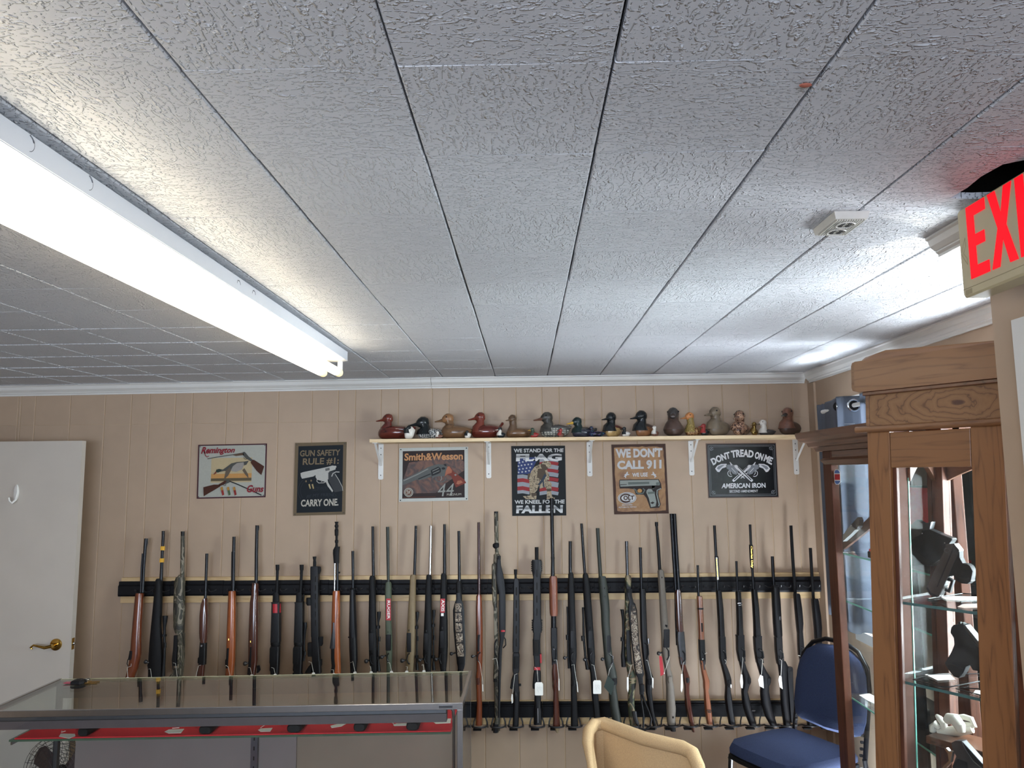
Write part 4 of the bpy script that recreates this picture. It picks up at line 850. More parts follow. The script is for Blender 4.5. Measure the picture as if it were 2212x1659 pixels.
gun('A', 'rifle', 'black rifle with two orange clips on the barrel and a scope', [
 ('barrel', ST, 'R', [(195, 537, 563), (240, 537, 563), (420, 528, 552), (640, 516, 546)]), ('barrel_clip', m_yel, .020, [(332, 530, 562), (368, 528, 560)], -.002), ('barrel_clip', m_yel, .020, [(440, 524, 556), (476, 520, 554)], -.002),
 ('stock', B_, .044, [(622, 498, 534), (635, 487, 540), (700, 480, 539), (850, 465, 537), (1050, 445, 530), (1200, 430, 540), (1340, 420, 545), (1500, 416, 545)]),
 ('scope', BS, 'R', [(955, 543, 591), (1005, 545, 585), (1060, 549, 573), (1130, 549, 572), (1250, 548, 573), (1330, 546, 572), (1400, 540, 568), (1495, 530, 566)], -.006), ('>scope_knob', BS, 'R', [(1195, 556, 578), (1240, 556, 578)], -.01),
 ('>scope_ring', BS, .034, [(1120, 540, 576), (1140, 540, 576)]), ('bolt_handle', m_gun, 'B', 18, (393, 1367), (440, 1378)), ('trigger_guard', BS, 'T', 5, [(452, 1330), (425, 1350), (412, 1400), (420, 1450), (440, 1470)]),
 low('A', 416, 500, 440, 540, B_)], 480, RL)
gun('A', 'shotgun', 'camouflage shotgun with a bare black muzzle above its camo barrel', [
 ('barrel', m_camo, 'R', [(240, 708, 742), (400, 706, 741), (640, 702, 738)]), ('>choke', BS, 'R', [(199, 708, 742), (241, 709, 741)]), ('magazine_cap', m_camo, 'R', [(588, 690, 708), (600, 682, 715), (620, 668, 722)]),
 ('forend', m_camo, .052, [(608, 672, 738), (650, 655, 742), (760, 650, 741), (900, 645, 742), (1060, 648, 736), (1100, 660, 734), (1115, 672, 730)]),
 ('receiver', m_camo, .045, [(1110, 688, 734), (1300, 690, 734), (1400, 688, 728), (1500, 660, 716)]), ('loading_gate', BS, .040, [(1128, 655, 692), (1250, 648, 690), (1350, 636, 684), (1400, 640, 690)]),
 ('trigger_guard', BS, 'T', 5, [(650, 1345), (636, 1380), (638, 1430), (652, 1455)]), ('grip', m_camo, .040, [(1425, 650, 705), (1470, 632, 700), (1502, 598, 690)]), low('A', 600, 690, 640, 720, m_camo)], 690, RL)
gun('A', 'shotgun', 'slim shotgun with an oval dark red forend', [
 ('barrel', ST, 'R', [(397, 928, 954), (600, 922, 946), (810, 914, 940)]), ('forend', m_wdk, .046, [(798, 918, 940), (815, 905, 946), (850, 892, 948), (950, 880, 950), (1100, 877, 945), (1150, 880, 942), (1195, 888, 938)]),
 ('receiver', BS, .036, [(1188, 886, 936), (1250, 880, 935), (1330, 876, 932), (1392, 874, 928)]), ('trigger_guard', BS, 'T', 4.5, [(885, 1310), (865, 1335), (862, 1375), (880, 1395)]), ('hammer', m_steel, .010, [(1215, 882, 905), (1232, 884, 902)], -.018),
 ('grip', m_wdk, .038, [(1388, 868, 925), (1440, 860, 920), (1500, 852, 914)]), low('A', 852, 914, 840, 930, m_wdk)], 880, RL)
gun('A', 'rifle', 'orange-brown stocked rifle with a slim tube beside its barrel', [
 ('barrel', ST, 'R', [(246, 1170, 1198), (500, 1166, 1194), (740, 1163, 1191)]), ('magazine_tube', ST, 'R', [(380, 1161, 1176), (600, 1158, 1174), (740, 1158, 1174)]),
 ('stock', m_wor, .044, [(732, 1142, 1192), (742, 1138, 1197), (900, 1130, 1198), (1100, 1123, 1196), (1200, 1120, 1196), (1350, 1118, 1192), (1420, 1114, 1186), (1485, 1108, 1178)]), ('receiver', BS, .046, [(1240, 1130, 1156), (1330, 1124, 1150), (1420, 1120, 1145)]),
 ('screw', m_brass, .048, [(1155, 1140, 1156), (1170, 1140, 1156)]), ('trigger_guard', BS, 'T', 4, [(1128, 1330), (1110, 1350), (1108, 1395), (1125, 1420)]), low('A', 1108, 1178, 1110, 1190, m_wor, 1480)], 1150, RL)
gun('A', 'rifle', 'dark walnut rifle with a hooded front sight and long barrel', [
 ('barrel', ST, 'R', [(144, 1376, 1404), (400, 1370, 1400), (670, 1368, 1398)]), ('>front_sight', ST, .008, [(146, 1400, 1407), (160, 1400, 1410), (190, 1400, 1406)]),
 ('stock', m_wdk, .046, [(660, 1350, 1394), (672, 1346, 1402), (770, 1342, 1402), (830, 1330, 1400), (1000, 1322, 1399), (1200, 1315, 1398), (1350, 1315, 1396), (1480, 1318, 1376)]),
 ('receiver', BS, .048, [(1230, 1340, 1358), (1300, 1334, 1356), (1420, 1318, 1350), (1478, 1312, 1346)]), ('screw', m_brass, .048, [(1175, 1336, 1352), (1190, 1336, 1352)]), ('rear_sight', BS, .020, [(1400, 1392, 1412), (1440, 1392, 1420), (1465, 1388, 1402)]),
 ('bolt_handle', m_gun, 'B', 19, (1283, 1383), (1325, 1374)), ('trigger_guard', BS, 'T', 4, [(1330, 1300), (1318, 1340), (1320, 1400)]), low('A', 1318, 1376, 1320, 1400, m_wdk, 1480)], 1355, RL)
def ar(c, label, br, dx=0, red=False, xc=150):
    P = [('barrel', B_, 'R', br), ('front_sight_base', B_, .022, [(745, 128+dx, 168+dx), (765, 124+dx, 176+dx), (830, 122+dx, 180+dx)]),
     ('handguard', BS, .050, [(832, 112+dx, 190+dx), (845, 118+dx, 190+dx), (1000, 114+dx, 190+dx), (1190, 108+dx, 188+dx)]), ('delta_ring', B_, 'R', [(1190, 104+dx, 189+dx), (1205, 102+dx, 190+dx), (1222, 106+dx, 186+dx)]),
     ('receiver', BS, .044, [(1225, 108+dx, 184+dx), (1300, 104+dx, 182+dx), (1390, 102+dx, 178+dx), (1480, 108+dx, 172+dx)]), ('magazine_well', B_, .050, [(1235, 106+dx, 150+dx), (1250, 102+dx, 158+dx), (1370, 100+dx, 152+dx), (1385, 104+dx, 148+dx)], -.002), ('grip', B_, .030, [(1395, 98+dx, 130+dx), (1440, 95+dx, 128+dx), (1475, 112+dx, 150+dx)])]
    for k_ in range(4): P.append(('handguard_slot', m_dark, .052, [(950+58*k_, 132+dx, 142+dx), (985+58*k_, 132+dx, 142+dx)]))
    if red: P.append(('red_band', m_red, .053, [(846, 116+dx, 191+dx), (926, 116+dx, 192+dx)]))
    return P
gun('B', 'rifle', 'black carbine with a red band round its handguard', ar('B', '', [(497, 146, 180), (540, 147, 180), (552, 150, 176), (575, 149, 175), (590, 150, 174), (760, 143, 170)], 0, True)+[low('B', 112, 165, 110, 170, BS, 1470)], 142, RL)
gun('B', 'rifle', 'black carbine with a low scope, next to the red-banded one', [p if p[0] != 'barrel' else p for p in ar('B', '', [(497, 362, 398), (540, 363, 397), (552, 366, 393), (575, 364, 391), (590, 366, 390), (760, 352, 382)], 208)]+[
 ('scope', BS, 'R', [(1014, 394, 428), (1050, 398, 430), (1090, 396, 422), (1170, 396, 412), (1235, 394, 410), (1300, 392, 418), (1360, 385, 405)], -.004), ('>scope_knob', BS, 'R', [(1270, 400, 420), (1304, 400, 420)], -.01), ('bipod_leg', B_, .012, [(760, 392, 406), (840, 384, 398)]), low('B', 300, 390, 310, 390, BS, 1465)], 350, RL)
gun('B', 'rifle', 'black rifle with a full-length slotted handguard and a round light clipped to its side', [
 ('barrel', B_, 'R', [(424, 478, 513), (440, 480, 511), (455, 484, 508), (480, 482, 512), (515, 482, 510)]), ('handguard', BS, .048, [(512, 466, 534), (530, 463, 538), (700, 464, 536), (900, 468, 538), (1140, 470, 540)]), ('rear_sight', B_, .022, [(514, 534, 550), (545, 534, 552), (578, 534, 544)]),
 ('light', B_, 'R', [(792, 424, 464), (800, 420, 470), (845, 420, 470), (862, 428, 466)], -.02), ('light_mount', B_, .020, [(795, 460, 500), (850, 460, 500)], -.012), ('receiver', BS, .044, [(1140, 472, 536), (1200, 475, 540), (1340, 478, 548), (1465, 478, 556)]),
 ('magazine', B_, .030, [(1194, 442, 488), (1200, 437, 490), (1300, 435, 486), (1318, 440, 480)], -.004), ('carry_sight', B_, .022, [(1142, 536, 572), (1210, 532, 570), (1224, 536, 560)]), ('grip', B_, .030, [(1378, 470, 500), (1410, 440, 490), (1465, 408, 470)]), ('bolt_catch', B_, .03, [(1345, 540, 562), (1400, 540, 560)]),
 ]+[('handguard_slot', m_dark, .050, [(600+78*k_, 508, 520), (650+78*k_, 508, 520)]) for k_ in range(6)]+[low('B', 478, 550, 450, 540, BS, 1460)], 500, RL)
gun('B', 'rifle', 'orange-wood military rifle with a long ribbed muzzle brake and folded bayonet', [
 ('muzzle_brake', B_, 'R', [(112, 676, 710), (120, 676, 710), (124, 680, 706), (140, 680, 706), (144, 675, 710), (158, 675, 710), (162, 680, 706), (178, 680, 706), (182, 675, 710), (235, 676, 708), (240, 682, 705), (275, 682, 704), (280, 677, 709), (300, 678, 708), (306, 682, 704), (335, 680, 706)]),
 ('gas_block', B_, .026, [(335, 680, 722), (365, 664, 718), (395, 662, 716), (485, 670, 714)]), ('barrel', ST, 'R', [(480, 690, 712), (740, 688, 712)]), ('front_sight', B_, .012, [(336, 706, 720), (356, 708, 720)]), ('bayonet', m_steel, .008, [(484, 670, 684), (600, 668, 683), (800, 667, 680), (875, 668, 674)], -.016), ('sling_swivel', B_, .012, [(560, 708, 726), (575, 708, 724)]),
 ('stock', m_wor, .048, [(730, 664, 718), (740, 660, 722), (860, 654, 724), (1000, 650, 724), (1150, 645, 724), (1250, 642, 726), (1460, 650, 732)]), ('magazine', m_gun, .050, [(1012, 664, 684), (1060, 664, 684), (1110, 656, 688), (1236, 638, 690), (1245, 640, 688)], -.004), ('trigger_group', B_, .052, [(1246, 652, 684), (1330, 650, 684), (1400, 656, 690), (1460, 646, 684)], -.003),
 low('B', 648, 732, 640, 730, m_wor, 1455)], 690, RL)
gun('B', 'rifle', 'matt black bullpup-shaped rifle with a capped forend and swollen middle', [
 ('barrel', ST, 'R', [(374, 825, 851), (540, 827, 852), (712, 829, 851)]), ('collar', B_, 'R', [(706, 818, 860), (712, 810, 866), (722, 812, 864)]), ('stock', BS, .050, [(720, 816, 860), (780, 813, 862), (900, 810, 866), (1060, 806, 873), (1150, 806, 876), (1260, 808, 880), (1350, 812, 881), (1450, 818, 872)]),
 ('magazine', B_, .052, [(1150, 822, 850), (1180, 820, 852), (1250, 822, 850)], -.003), ('charging_handle', B_, .010, [(1142, 795, 812), (1152, 796, 812)]), ('trigger_guard', B_, 'T', 5, [(826, 1260), (818, 1300), (826, 1350), (846, 1360)]), low('B', 818, 872, 800, 880, BS, 1445)], 840, RL)
def bolt(c, label, bar, stk, bmat, smat, mag, ball, root, grd, extra=[], lw=None, xc=0, name='rifle'):
    P = [('barrel', bmat, 'R', bar), ('stock', smat, .046, stk)]
    if mag: P.append(('magazine', BS, .049, [(mag[0]-4, mag[2]+4, mag[3]-4), (mag[0], mag[2], mag[3]), (mag[1], mag[2], mag[3]), (mag[1]+4, mag[2]+4, mag[3]-4)])); P.append(('stock_screw', BS, .048, [(mag[0]-34, (mag[2]+mag[3])/2-9, (mag[2]+mag[3])/2+9), (mag[0]-18, (mag[2]+mag[3])/2-9, (mag[2]+mag[3])/2+9)]))
    if ball: P.append(('bolt_handle', m_gun, 'B', ball[2], ball[:2], root))
    if grd: P.append(('trigger_guard', BS, 'T', grd[0], grd[1], -.024))
    return gun(c, name, label, P+extra+(lw or []), xc, RL)
SCr = lambda x0, x1, y0, y1, w=17: [('scope', BS, 'R', [(y0, x0, x1), (y0+45, x0+1, x1-2), (y0+100, x0+4, x0+4+w), (y0+(y1-y0)*.5, x0+4, x0+4+w), (y1-90, x0+3, x0+5+w), (y1-50, x0-2, x1-6), (y1, x0-2, x1)], -.004), ('>scope_knob', BS, 'R', [(y0+(y1-y0)*.42, x0+8, x1-4), (y0+(y1-y0)*.5, x0+8, x1-4)], -.012), ('>scope_ring', BS, .034, [(y0+125, x0-6, x0+12+w), (y0+150, x0-6, x0+12+w)]), ('>scope_ring', BS, .034, [(y1-130, x0-6, x0+12+w), (y1-108, x0-6, x0+12+w)])]
gd = lambda x, y, r=5: (r, [(x+18, y-36), (x, y-20), (x-8, y+20), (x+2, y+50), (x+20, y+62)])
bolt('B', 'black bolt-action rifle with a scope, beside the olive-green one', [(154, 1005, 1029), (350, 1006, 1031), (605, 1010, 1037)], [(596, 998, 1030), (612, 989, 1040), (760, 985, 1043), (1000, 980, 1050), (1150, 980, 1055), (1350, 986, 1058), (1450, 1002, 1058)], ST, B_, (1110, 1255, 988, 1034), (958, 1362, 19), (992, 1352), gd(1000, 1330), SCr(1054, 1090, 918, 1450), [low('B', 1004, 1052, 985, 1060, B_, 1448)], 1020)
bolt('B', 'olive-green bolt-action rifle with a red lettered label on its stock', [(158, 1135, 1165), (400, 1139, 1167), (660, 1144, 1169)], [(650, 1142, 1174), (668, 1130, 1184), (720, 1127, 1186), (900, 1130, 1182), (1000, 1132, 1184), (1110, 1132, 1190), (1260, 1136, 1192), (1350, 1140, 1190), (1450, 1142, 1186)], m_olive2, m_olive, (1122, 1258, 1136, 1186), (1098, 1325, 17), (1132, 1310), (5, [(1160, 1290), (1148, 1310), (1146, 1350), (1160, 1372)]), [('label', m_red, 'F', -.024, [(1138, 800), (1178, 800), (1180, 996), (1135, 995)])], [low('B', 1142, 1186, 1120, 1190, m_olive, 1448)], 1158)
bolt('B', 'tan-stocked bolt-action rifle with a dark scope', [(148, 1392, 1415), (350, 1386, 1411), (596, 1378, 1404)], [(586, 1364, 1398), (600, 1352, 1405), (750, 1345, 1403), (900, 1333, 1401), (1060, 1326, 1400), (1160, 1318, 1398), (1250, 1312, 1396), (1350, 1312, 1390), (1440, 1328, 1380)], ST, m_tan, (1108, 1272, 1324, 1370), (1280, 1357, 19), (1318, 1350), gd(1330, 1325), SCr(1402, 1431, 920, 1440, 12), [low('B', 1330, 1380, 1310, 1380, m_tan, 1440)], 1365)
bolt('B', 'black-stocked rifle with a bright stainless barrel', [(148, 1525, 1550), (350, 1522, 1546), (596, 1516, 1541)], [(586, 1504, 1538), (600, 1497, 1545), (750, 1488, 1545), (900, 1482, 1545), (1060, 1476, 1548), (1160, 1470, 1548), (1300, 1466, 1545), (1400, 1480, 1542), (1440, 1488, 1540)], m_steel, B_, (1112, 1250, 1478, 1520), (1435, 1352, 18), (1470, 1340), gd(1488, 1325), SCr(1550, 1580, 903, 1440, 14), [low('B', 1490, 1538, 1470, 1550, B_, 1438)], 1515)
bolt('C', 'black bolt-action rifle with a small red and white label', [(167, 183, 202), (350, 181, 203), (515, 181, 205)], [(505, 173, 200), (520, 167, 208), (620, 164, 209), (720, 162, 208), (830, 158, 214), (1000, 152, 216), (1090, 150, 212), (1165, 162, 204)], ST, B_, (905, 1012, 160, 194), (133, 1098, 13), (158, 1088), (4, [(180, 1050), (164, 1062), (158, 1100), (168, 1130)]), [('label', m_red, 'F', -.024, [(165, 680), (196, 680), (194, 776), (162, 776)]), ('label_foot', m_wht, 'F', -.024, [(168, 780), (186, 780), (186, 800), (168, 800)])], [low('C', 164, 204, 150, 210, B_, 1160)], 184)
gun('C', 'rifle', 'black rifle carrying a padded camouflage sling', [
 ('barrel', ST, 'R', [(214, 281, 300), (400, 283, 303), (566, 284, 306)]), ('stock', B_, .040, [(558, 280, 302), (572, 272, 309), (640, 272, 312), (900, 268, 322), (1100, 278, 330), (1165, 284, 322)]), ('bolt_handle', m_gun, 'B', 12, (240, 1060), (266, 1054)),
 ('sling', BS, .008, [(640, 272, 304), (680, 274, 306), (712, 262, 320), (760, 250, 328), (900, 254, 332), (1040, 268, 338), (1130, 278, 334), (1165, 288, 326)], -.030), ('>sling_pad', m_camo3, .010, [(712, 264, 308), (850, 264, 312), (1000, 274, 320), (1078, 282, 326)], -.034), ('>buckle', B_, .012, [(1082, 284, 330), (1130, 290, 332)], -.036),
 ]+[('sling_stitch', B_, .012, [(770+70*k_, 262+k_*4, 312+k_*4), (778+70*k_, 262+k_*4, 312+k_*4)], -.0345) for k_ in range(4)]+[low('C', 284, 322, 260, 320, B_, 1160)], 300, RL)
bolt('C', 'slim reddish-brown bolt-action rifle beside the glass counter', [(154, 418, 437), (350, 419, 439), (660, 420, 441)], [(650, 418, 442), (664, 410, 450), (740, 407, 453), (900, 408, 456), (1060, 410, 456), (1170, 411, 452), (1225, 405, 448), (1250, 406, 447), (1320, 410, 449), (1400, 413, 452), (1550, 406, 452)], plain('browned_barrel', (58, 36, 34), .2, .3), m_wred, None, (385, 1078, 11), (414, 1072), (4, [(440, 1050), (424, 1064), (418, 1095), (430, 1118)]), [('bottom_metal', BS, .048, [(925, 422, 440), (960, 418, 438), (1040, 420, 436)], -.001), ('grip_cap', m_wdk, .050, [(1222, 408, 440), (1250, 406, 442), (1268, 412, 438)], -.002)], None, 432)
gun('C', 'shotgun', 'camouflage shotgun with a thick black sling hanging down it', [
 ('barrel', m_camo, 'R', [(92, 533, 562), (200, 535, 563), (380, 540, 566)]), ('>choke', BS, 'R', [(80, 533, 562), (93, 534, 561)]), ('sight_ring', B_, 'R', [(296, 536, 566), (306, 524, 569), (322, 524, 568), (334, 534, 562)]), ('magazine_cap', m_camo, 'R', [(366, 545, 562), (378, 530, 574), (400, 530, 576), (440, 528, 560)]),
 ('forend', m_camo, .050, [(440, 520, 552), (460, 517, 556), (600, 518, 556), (720, 524, 556), (742, 530, 552)]), ('receiver', m_camo, .042, [(738, 530, 558), (880, 532, 562), (1000, 536, 566), (1130, 530, 570)]), ('trigger_guard', BS, 'T', 5, [(552, 960), (538, 990), (538, 1050), (552, 1080)], -.024),
 ('stock', m_camo, .044, [(1125, 530, 572), (1230, 527, 574), (1260, 532, 572), (1400, 536, 572), (1500, 540, 576), (1560, 528, 576), (1600, 526, 566)]), ('grip_cap', B_, .046, [(1226, 530, 560), (1250, 528, 562)], -.001), ('recoil_pad', BS, .046, [(1540, 526, 572), (1590, 526, 566), (1600, 530, 560)], -.003),
 ('sling', BS, .010, [(398, 552, 578), (450, 548, 582), (520, 545, 598), (560, 548, 606), (640, 566, 612), (800, 566, 613), (905, 568, 612), (960, 572, 602), (1020, 566, 590), (1100, 560, 586), (1250, 562, 580), (1500, 558, 574)], -.034), ('>buckle', B_, .014, [(385, 556, 580), (410, 556, 580)], -.040), ('>red_loop', m_red, .013, [(896, 580, 610), (908, 580, 610)], -.036),
 ('scope', BS, 'R', [(600, 584, 612), (632, 586, 614), (640, 592, 608)], -.020), ('sling_loop', BS, 'T', 4, [(592, 930), (612, 960), (614, 1000), (596, 1020)], -.034)], 560, RL)
gun('C', 'rifle', 'slim black carbine with a slotted tubular handguard', [
 ('barrel', B_, 'R', [(479, 670, 694), (510, 671, 693), (520, 674, 690), (550, 674, 692)]), ('handguard', BS, .040, [(540, 674, 698), (560, 668, 708), (800, 665, 710), (1020, 661, 709), (1048, 662, 706)]), ('receiver', BS, .040, [(1052, 664, 706), (1066, 662, 710), (1170, 660, 708), (1190, 664, 704)]), ('magazine_well', B_, .044, [(1076, 672, 702), (1160, 670, 702)], -.002),
 ('trigger_group', BS, .034, [(1180, 668, 694), (1200, 666, 702), (1330, 668, 708)]), ('grip', B_, .030, [(1205, 664, 682), (1240, 652, 676), (1296, 644, 664), (1300, 650, 662)], -.006), ('grip_plug', BS, 'R', [(1318, 668, 692), (1340, 664, 696), (1370, 668, 692)], -.012), ('stock', BS, .042, [(1320, 670, 710), (1400, 668, 708), (1500, 664, 706), (1570, 660, 702)]), ('side_knob', B_, 'R', [(1266, 700, 720), (1282, 700, 720)])]
 +[('handguard_slot', m_dark, .042, [(600+88*k_, 682, 694), (655+88*k_, 682, 694)]) for k_ in range(5)], 682, RL)
tt_ = []
for k_ in range(5): tt_ += [('rail_tooth', BS, .030, [(424+15*k_, 788, 866), (431+15*k_, 788, 866)]), ('rail_tooth', BS, .030, [(826+16*k_, 792, 868), (834+16*k_, 792, 868)])]
gun('C', 'rifle', 'black rifle with toothed rail ends and a white price tag over its stock', [
 ('barrel', B_, 'R', [(325, 814, 840), (415, 815, 840)]), ('handguard', BS, .046, [(412, 796, 858), (422, 792, 862), (490, 794, 862), (530, 802, 856), (700, 802, 857), (815, 802, 858), (850, 796, 864), (912, 800, 862)]), ('receiver', BS, .042, [(912, 804, 856), (960, 802, 852), (1080, 806, 854), (1180, 812, 852)]), ('magazine_well', B_, .048, [(962, 800, 846), (1070, 802, 844)], -.003),
 ('>magazine_opening', m_dark, .050, [(975, 808, 838), (1052, 810, 838)], -.0035), ('grip', B_, .034, [(1170, 810, 832), (1200, 804, 830), (1280, 798, 828), (1298, 800, 826)], -.014), ('stock', BS, .044, [(1180, 816, 856), (1300, 812, 858), (1420, 810, 856), (1460, 806, 862), (1545, 806, 862)]), ('red_tape', m_red, .046, [(1060, 848, 860), (1120, 850, 862)], -.002), ('red_tape', m_red, .046, [(1148, 806, 852), (1168, 806, 852)], -.002), ('stock_plate', m_gun, .048, [(1430, 824, 840), (1445, 822, 842), (1530, 822, 844)], -.002)]
 +[('handguard_slot', m_dark, .048, [(480+88*k_, 824, 834), (530+88*k_, 824, 834)]) for k_ in range(4)]+tt_, 830, RL)
gun('C', 'shotgun', 'pump shotgun with a reddish-brown ribbed forend and the tallest barrel', [
 ('barrel', ST, 'R', [(-12, 918, 943), (200, 921, 946), (400, 926, 950), (530, 930, 952)]), ('magazine_tube', ST, 'R', [(388, 926, 946), (396, 924, 952), (420, 926, 950), (528, 924, 950)]), ('forend', m_wfor, .052, [(524, 920, 962), (534, 915, 968), (600, 913, 970), (700, 914, 972), (780, 917, 973), (798, 922, 970)]),
 ('action_tube', ST, 'R', [(796, 926, 962), (884, 926, 962)]), ('receiver', BS, .040, [(880, 924, 968), (1000, 925, 970), (1060, 928, 970), (1135, 932, 968)]), ('trigger_guard', BS, 'T', 5, [(940, 1012), (962, 1030), (962, 1090), (946, 1120), (934, 1090)], -.024), ('loading_port', m_gun, .042, [(1010, 932, 962), (1030, 932, 964)], -.002),
 ('stock', m_wdk, .044, [(1125, 936, 966), (1180, 930, 974), (1240, 932, 981), (1285, 934, 982), (1320, 940, 978), (1430, 940, 982), (1560, 938, 990)]), ('grip_cap', m_wdk, .046, [(1235, 938, 966), (1262, 936, 968), (1280, 942, 962)], -.003), ('recoil_pad', m_tan, .046, [(1558, 942, 988), (1600, 962, 976)])], 964, RL)
SCl = lambda x0, x1, y0, y1, k_=1.0: [('scope', BS, 'R', [(y0, x0, x1), (y0+30, x0+1, x1), (y0+70, x0+3, x1+2), (y0+(y1-y0)*.5, x0+5, x1+6), (y1-80, x0+8*k_, x1+8*k_), (y1, x0+12*k_, x1+18*k_)], -.004), ('>scope_knob', BS, 'R', [(y0+(y1-y0)*.46, x0-5, x1), (y0+(y1-y0)*.54, x0-3, x1)], -.010)]
bolt('C', 'short-barrelled black bolt-action rifle with a scope on its window-away side', [(284, 1047, 1069), (400, 1047, 1070), (508, 1047, 1071)], [(498, 1050, 1074), (512, 1044, 1081), (600, 1041, 1088), (750, 1042, 1092), (870, 1043, 1097), (1000, 1045, 1103), (1080, 1046, 1103), (1140, 1056, 1098), (1200, 1062, 1100), (1240, 1062, 1104), (1280, 1062, 1104), (1310, 1062, 1102), (1400, 1064, 1106), (1565, 1062, 1114)], ST, B_, (905, 1012, 1056, 1088), (1020, 1088, 12), (1046, 1078), (4, [(1086, 1048), (1070, 1060), (1064, 1100), (1078, 1124)]), SCl(1032, 1047, 735, 1160, .8)+[('grip_cap', BS, .048, [(1235, 1066, 1094), (1262, 1064, 1096), (1278, 1070, 1090)], -.003)], None, 1088)
bolt('C', 'leaning black bolt-action rifle with a blank white tag on its stock', [(162, 1127, 1145), (350, 1138, 1158), (514, 1150, 1170)], [(504, 1150, 1174), (518, 1144, 1183), (600, 1145, 1196), (750, 1154, 1208), (870, 1162, 1216), (1000, 1170, 1226), (1080, 1176, 1230), (1130, 1186, 1228), (1200, 1197, 1236), (1350, 1206, 1252), (1480, 1220, 1264), (1565, 1228, 1270)], ST, B_, (905, 1012, 1178, 1212), (1158, 1100, 12), (1180, 1092), (4, [(1210, 1048), (1198, 1062), (1196, 1100), (1208, 1124)]), SCl(1138, 1154, 740, 1168, 2.2), None, 1248)
gun('D', 'rifle', 'wide olive-drab rifle with a dark green folded tag', [
 ('barrel', m_olive2, 'R', [(194, 150, 175), (350, 158, 183), (535, 170, 196)]), ('stock', m_olive2, .052, [(526, 172, 216), (536, 167, 222), (600, 172, 231), (700, 178, 242), (760, 184, 246), (850, 188, 246), (1000, 200, 256), (1080, 206, 266), (1130, 214, 278), (1180, 224, 290), (1220, 232, 297), (1260, 234, 298), (1285, 236, 290), (1340, 240, 298), (1420, 246, 308), (1520, 264, 326), (1590, 300, 331)]),
 ('magazine', BS, .055, [(930, 224, 246), (940, 220, 252), (1030, 222, 254), (1048, 226, 250)]), ('screw', BS, .054, [(600, 200, 212), (612, 200, 212)]), ('screw', BS, .054, [(658, 203, 215), (670, 203, 215)]), ('bolt_handle', m_gun, 'B', 12, (195, 1097), (216, 1088)), ('trigger_guard', m_gun, 'T', 4.5, [(240, 1060), (266, 1078), (268, 1120), (250, 1140)], -.028), ('grip_cap', BS, .056, [(1225, 256, 292), (1250, 254, 298), (1268, 262, 290)], -.002)], 292, RL)
gun('D', 'rifle', 'woodland-camouflage rifle with a scope and a long camouflage sling', [
 ('barrel', m_gun, 'R', [(284, 350, 373), (400, 354, 375), (530, 358, 378)]), ('stock', m_camo2, .044, [(518, 356, 386), (530, 351, 393), (600, 349, 396), (700, 350, 384), (850, 348, 388), (1000, 346, 392), (1100, 352, 398), (1160, 362, 406), (1200, 368, 428), (1250, 372, 430), (1290, 376, 424), (1340, 370, 416), (1420, 370, 418), (1500, 376, 426), (1580, 392, 432)]),
 ('scope', BS, 'R', [(754, 317, 342), (770, 322, 346), (830, 330, 348), (900, 332, 350), (1040, 326, 350), (1070, 322, 352), (1150, 326, 358)], -.004), ('>scope_knob', BS, 'R', [(946, 320, 344), (972, 320, 344)], -.01), ('receiver', BS, .040, [(900, 358, 384), (1010, 356, 386), (1110, 362, 396)], -.006),
 ('sling', BS, .008, [(600, 362, 394), (660, 366, 400), (704, 382, 410), (716, 374, 422), (760, 372, 434), (850, 380, 440), (960, 392, 448), (1080, 406, 460), (1150, 414, 474), (1200, 424, 482), (1224, 438, 474), (1280, 448, 476), (1340, 452, 484)], -.034), ('>sling_pad', m_camo3, .010, [(724, 392, 424), (850, 390, 436), (960, 400, 442), (1080, 414, 456), (1170, 424, 472), (1196, 434, 470)], -.038), ('>buckle', B_, .014, [(612, 368, 400), (640, 368, 402)], -.038), ('>buckle', B_, .014, [(1272, 450, 484), (1320, 454, 486)], -.038),
 ('sling_tail', BS, 'T', 7, [(470, 1335), (490, 1400), (515, 1460), (532, 1510), (525, 1560), (490, 1585), (450, 1570), (425, 1530), (415, 1480)], -.034), ('sling_tail', BS, 'T', 6, [(462, 1330), (466, 1400), (478, 1480), (478, 1570)], -.03), ('swivel', m_gun, .016, [(1455, 398, 430), (1500, 404, 436), (1540, 420, 450)], -.036)], 408, RL)
gun('D', 'rifle', 'black rifle with a notched forend tip, half behind the camouflage sling', [
 ('barrel', ST, 'R', [(327, 446, 467), (450, 450, 470), (615, 456, 474)]), ('stock', BS, .044, [(612, 450, 492), (625, 450, 495), (700, 452, 496), (850, 455, 502), (950, 458, 506), (1050, 468, 512), (1120, 476, 516), (1180, 486, 530), (1220, 490, 546), (1260, 490, 546), (1285, 490, 540), (1320, 492, 536), (1420, 512, 546), (1575, 546, 568)]), ('forend_notch', m_gun, .046, [(655, 474, 490), (668, 474, 492), (676, 478, 488)]), ('side_lever', m_steel, .012, [(954, 504, 518), (970, 504, 521), (990, 508, 520)], -.02), ('trigger_guard', BS, 'T', 5, [(486, 985), (508, 1000), (514, 1060), (502, 1100)], -.024), ('grip_cap', BS, .048, [(1232, 500, 540), (1256, 500, 544), (1270, 506, 538)], -.003)], 545, RL)
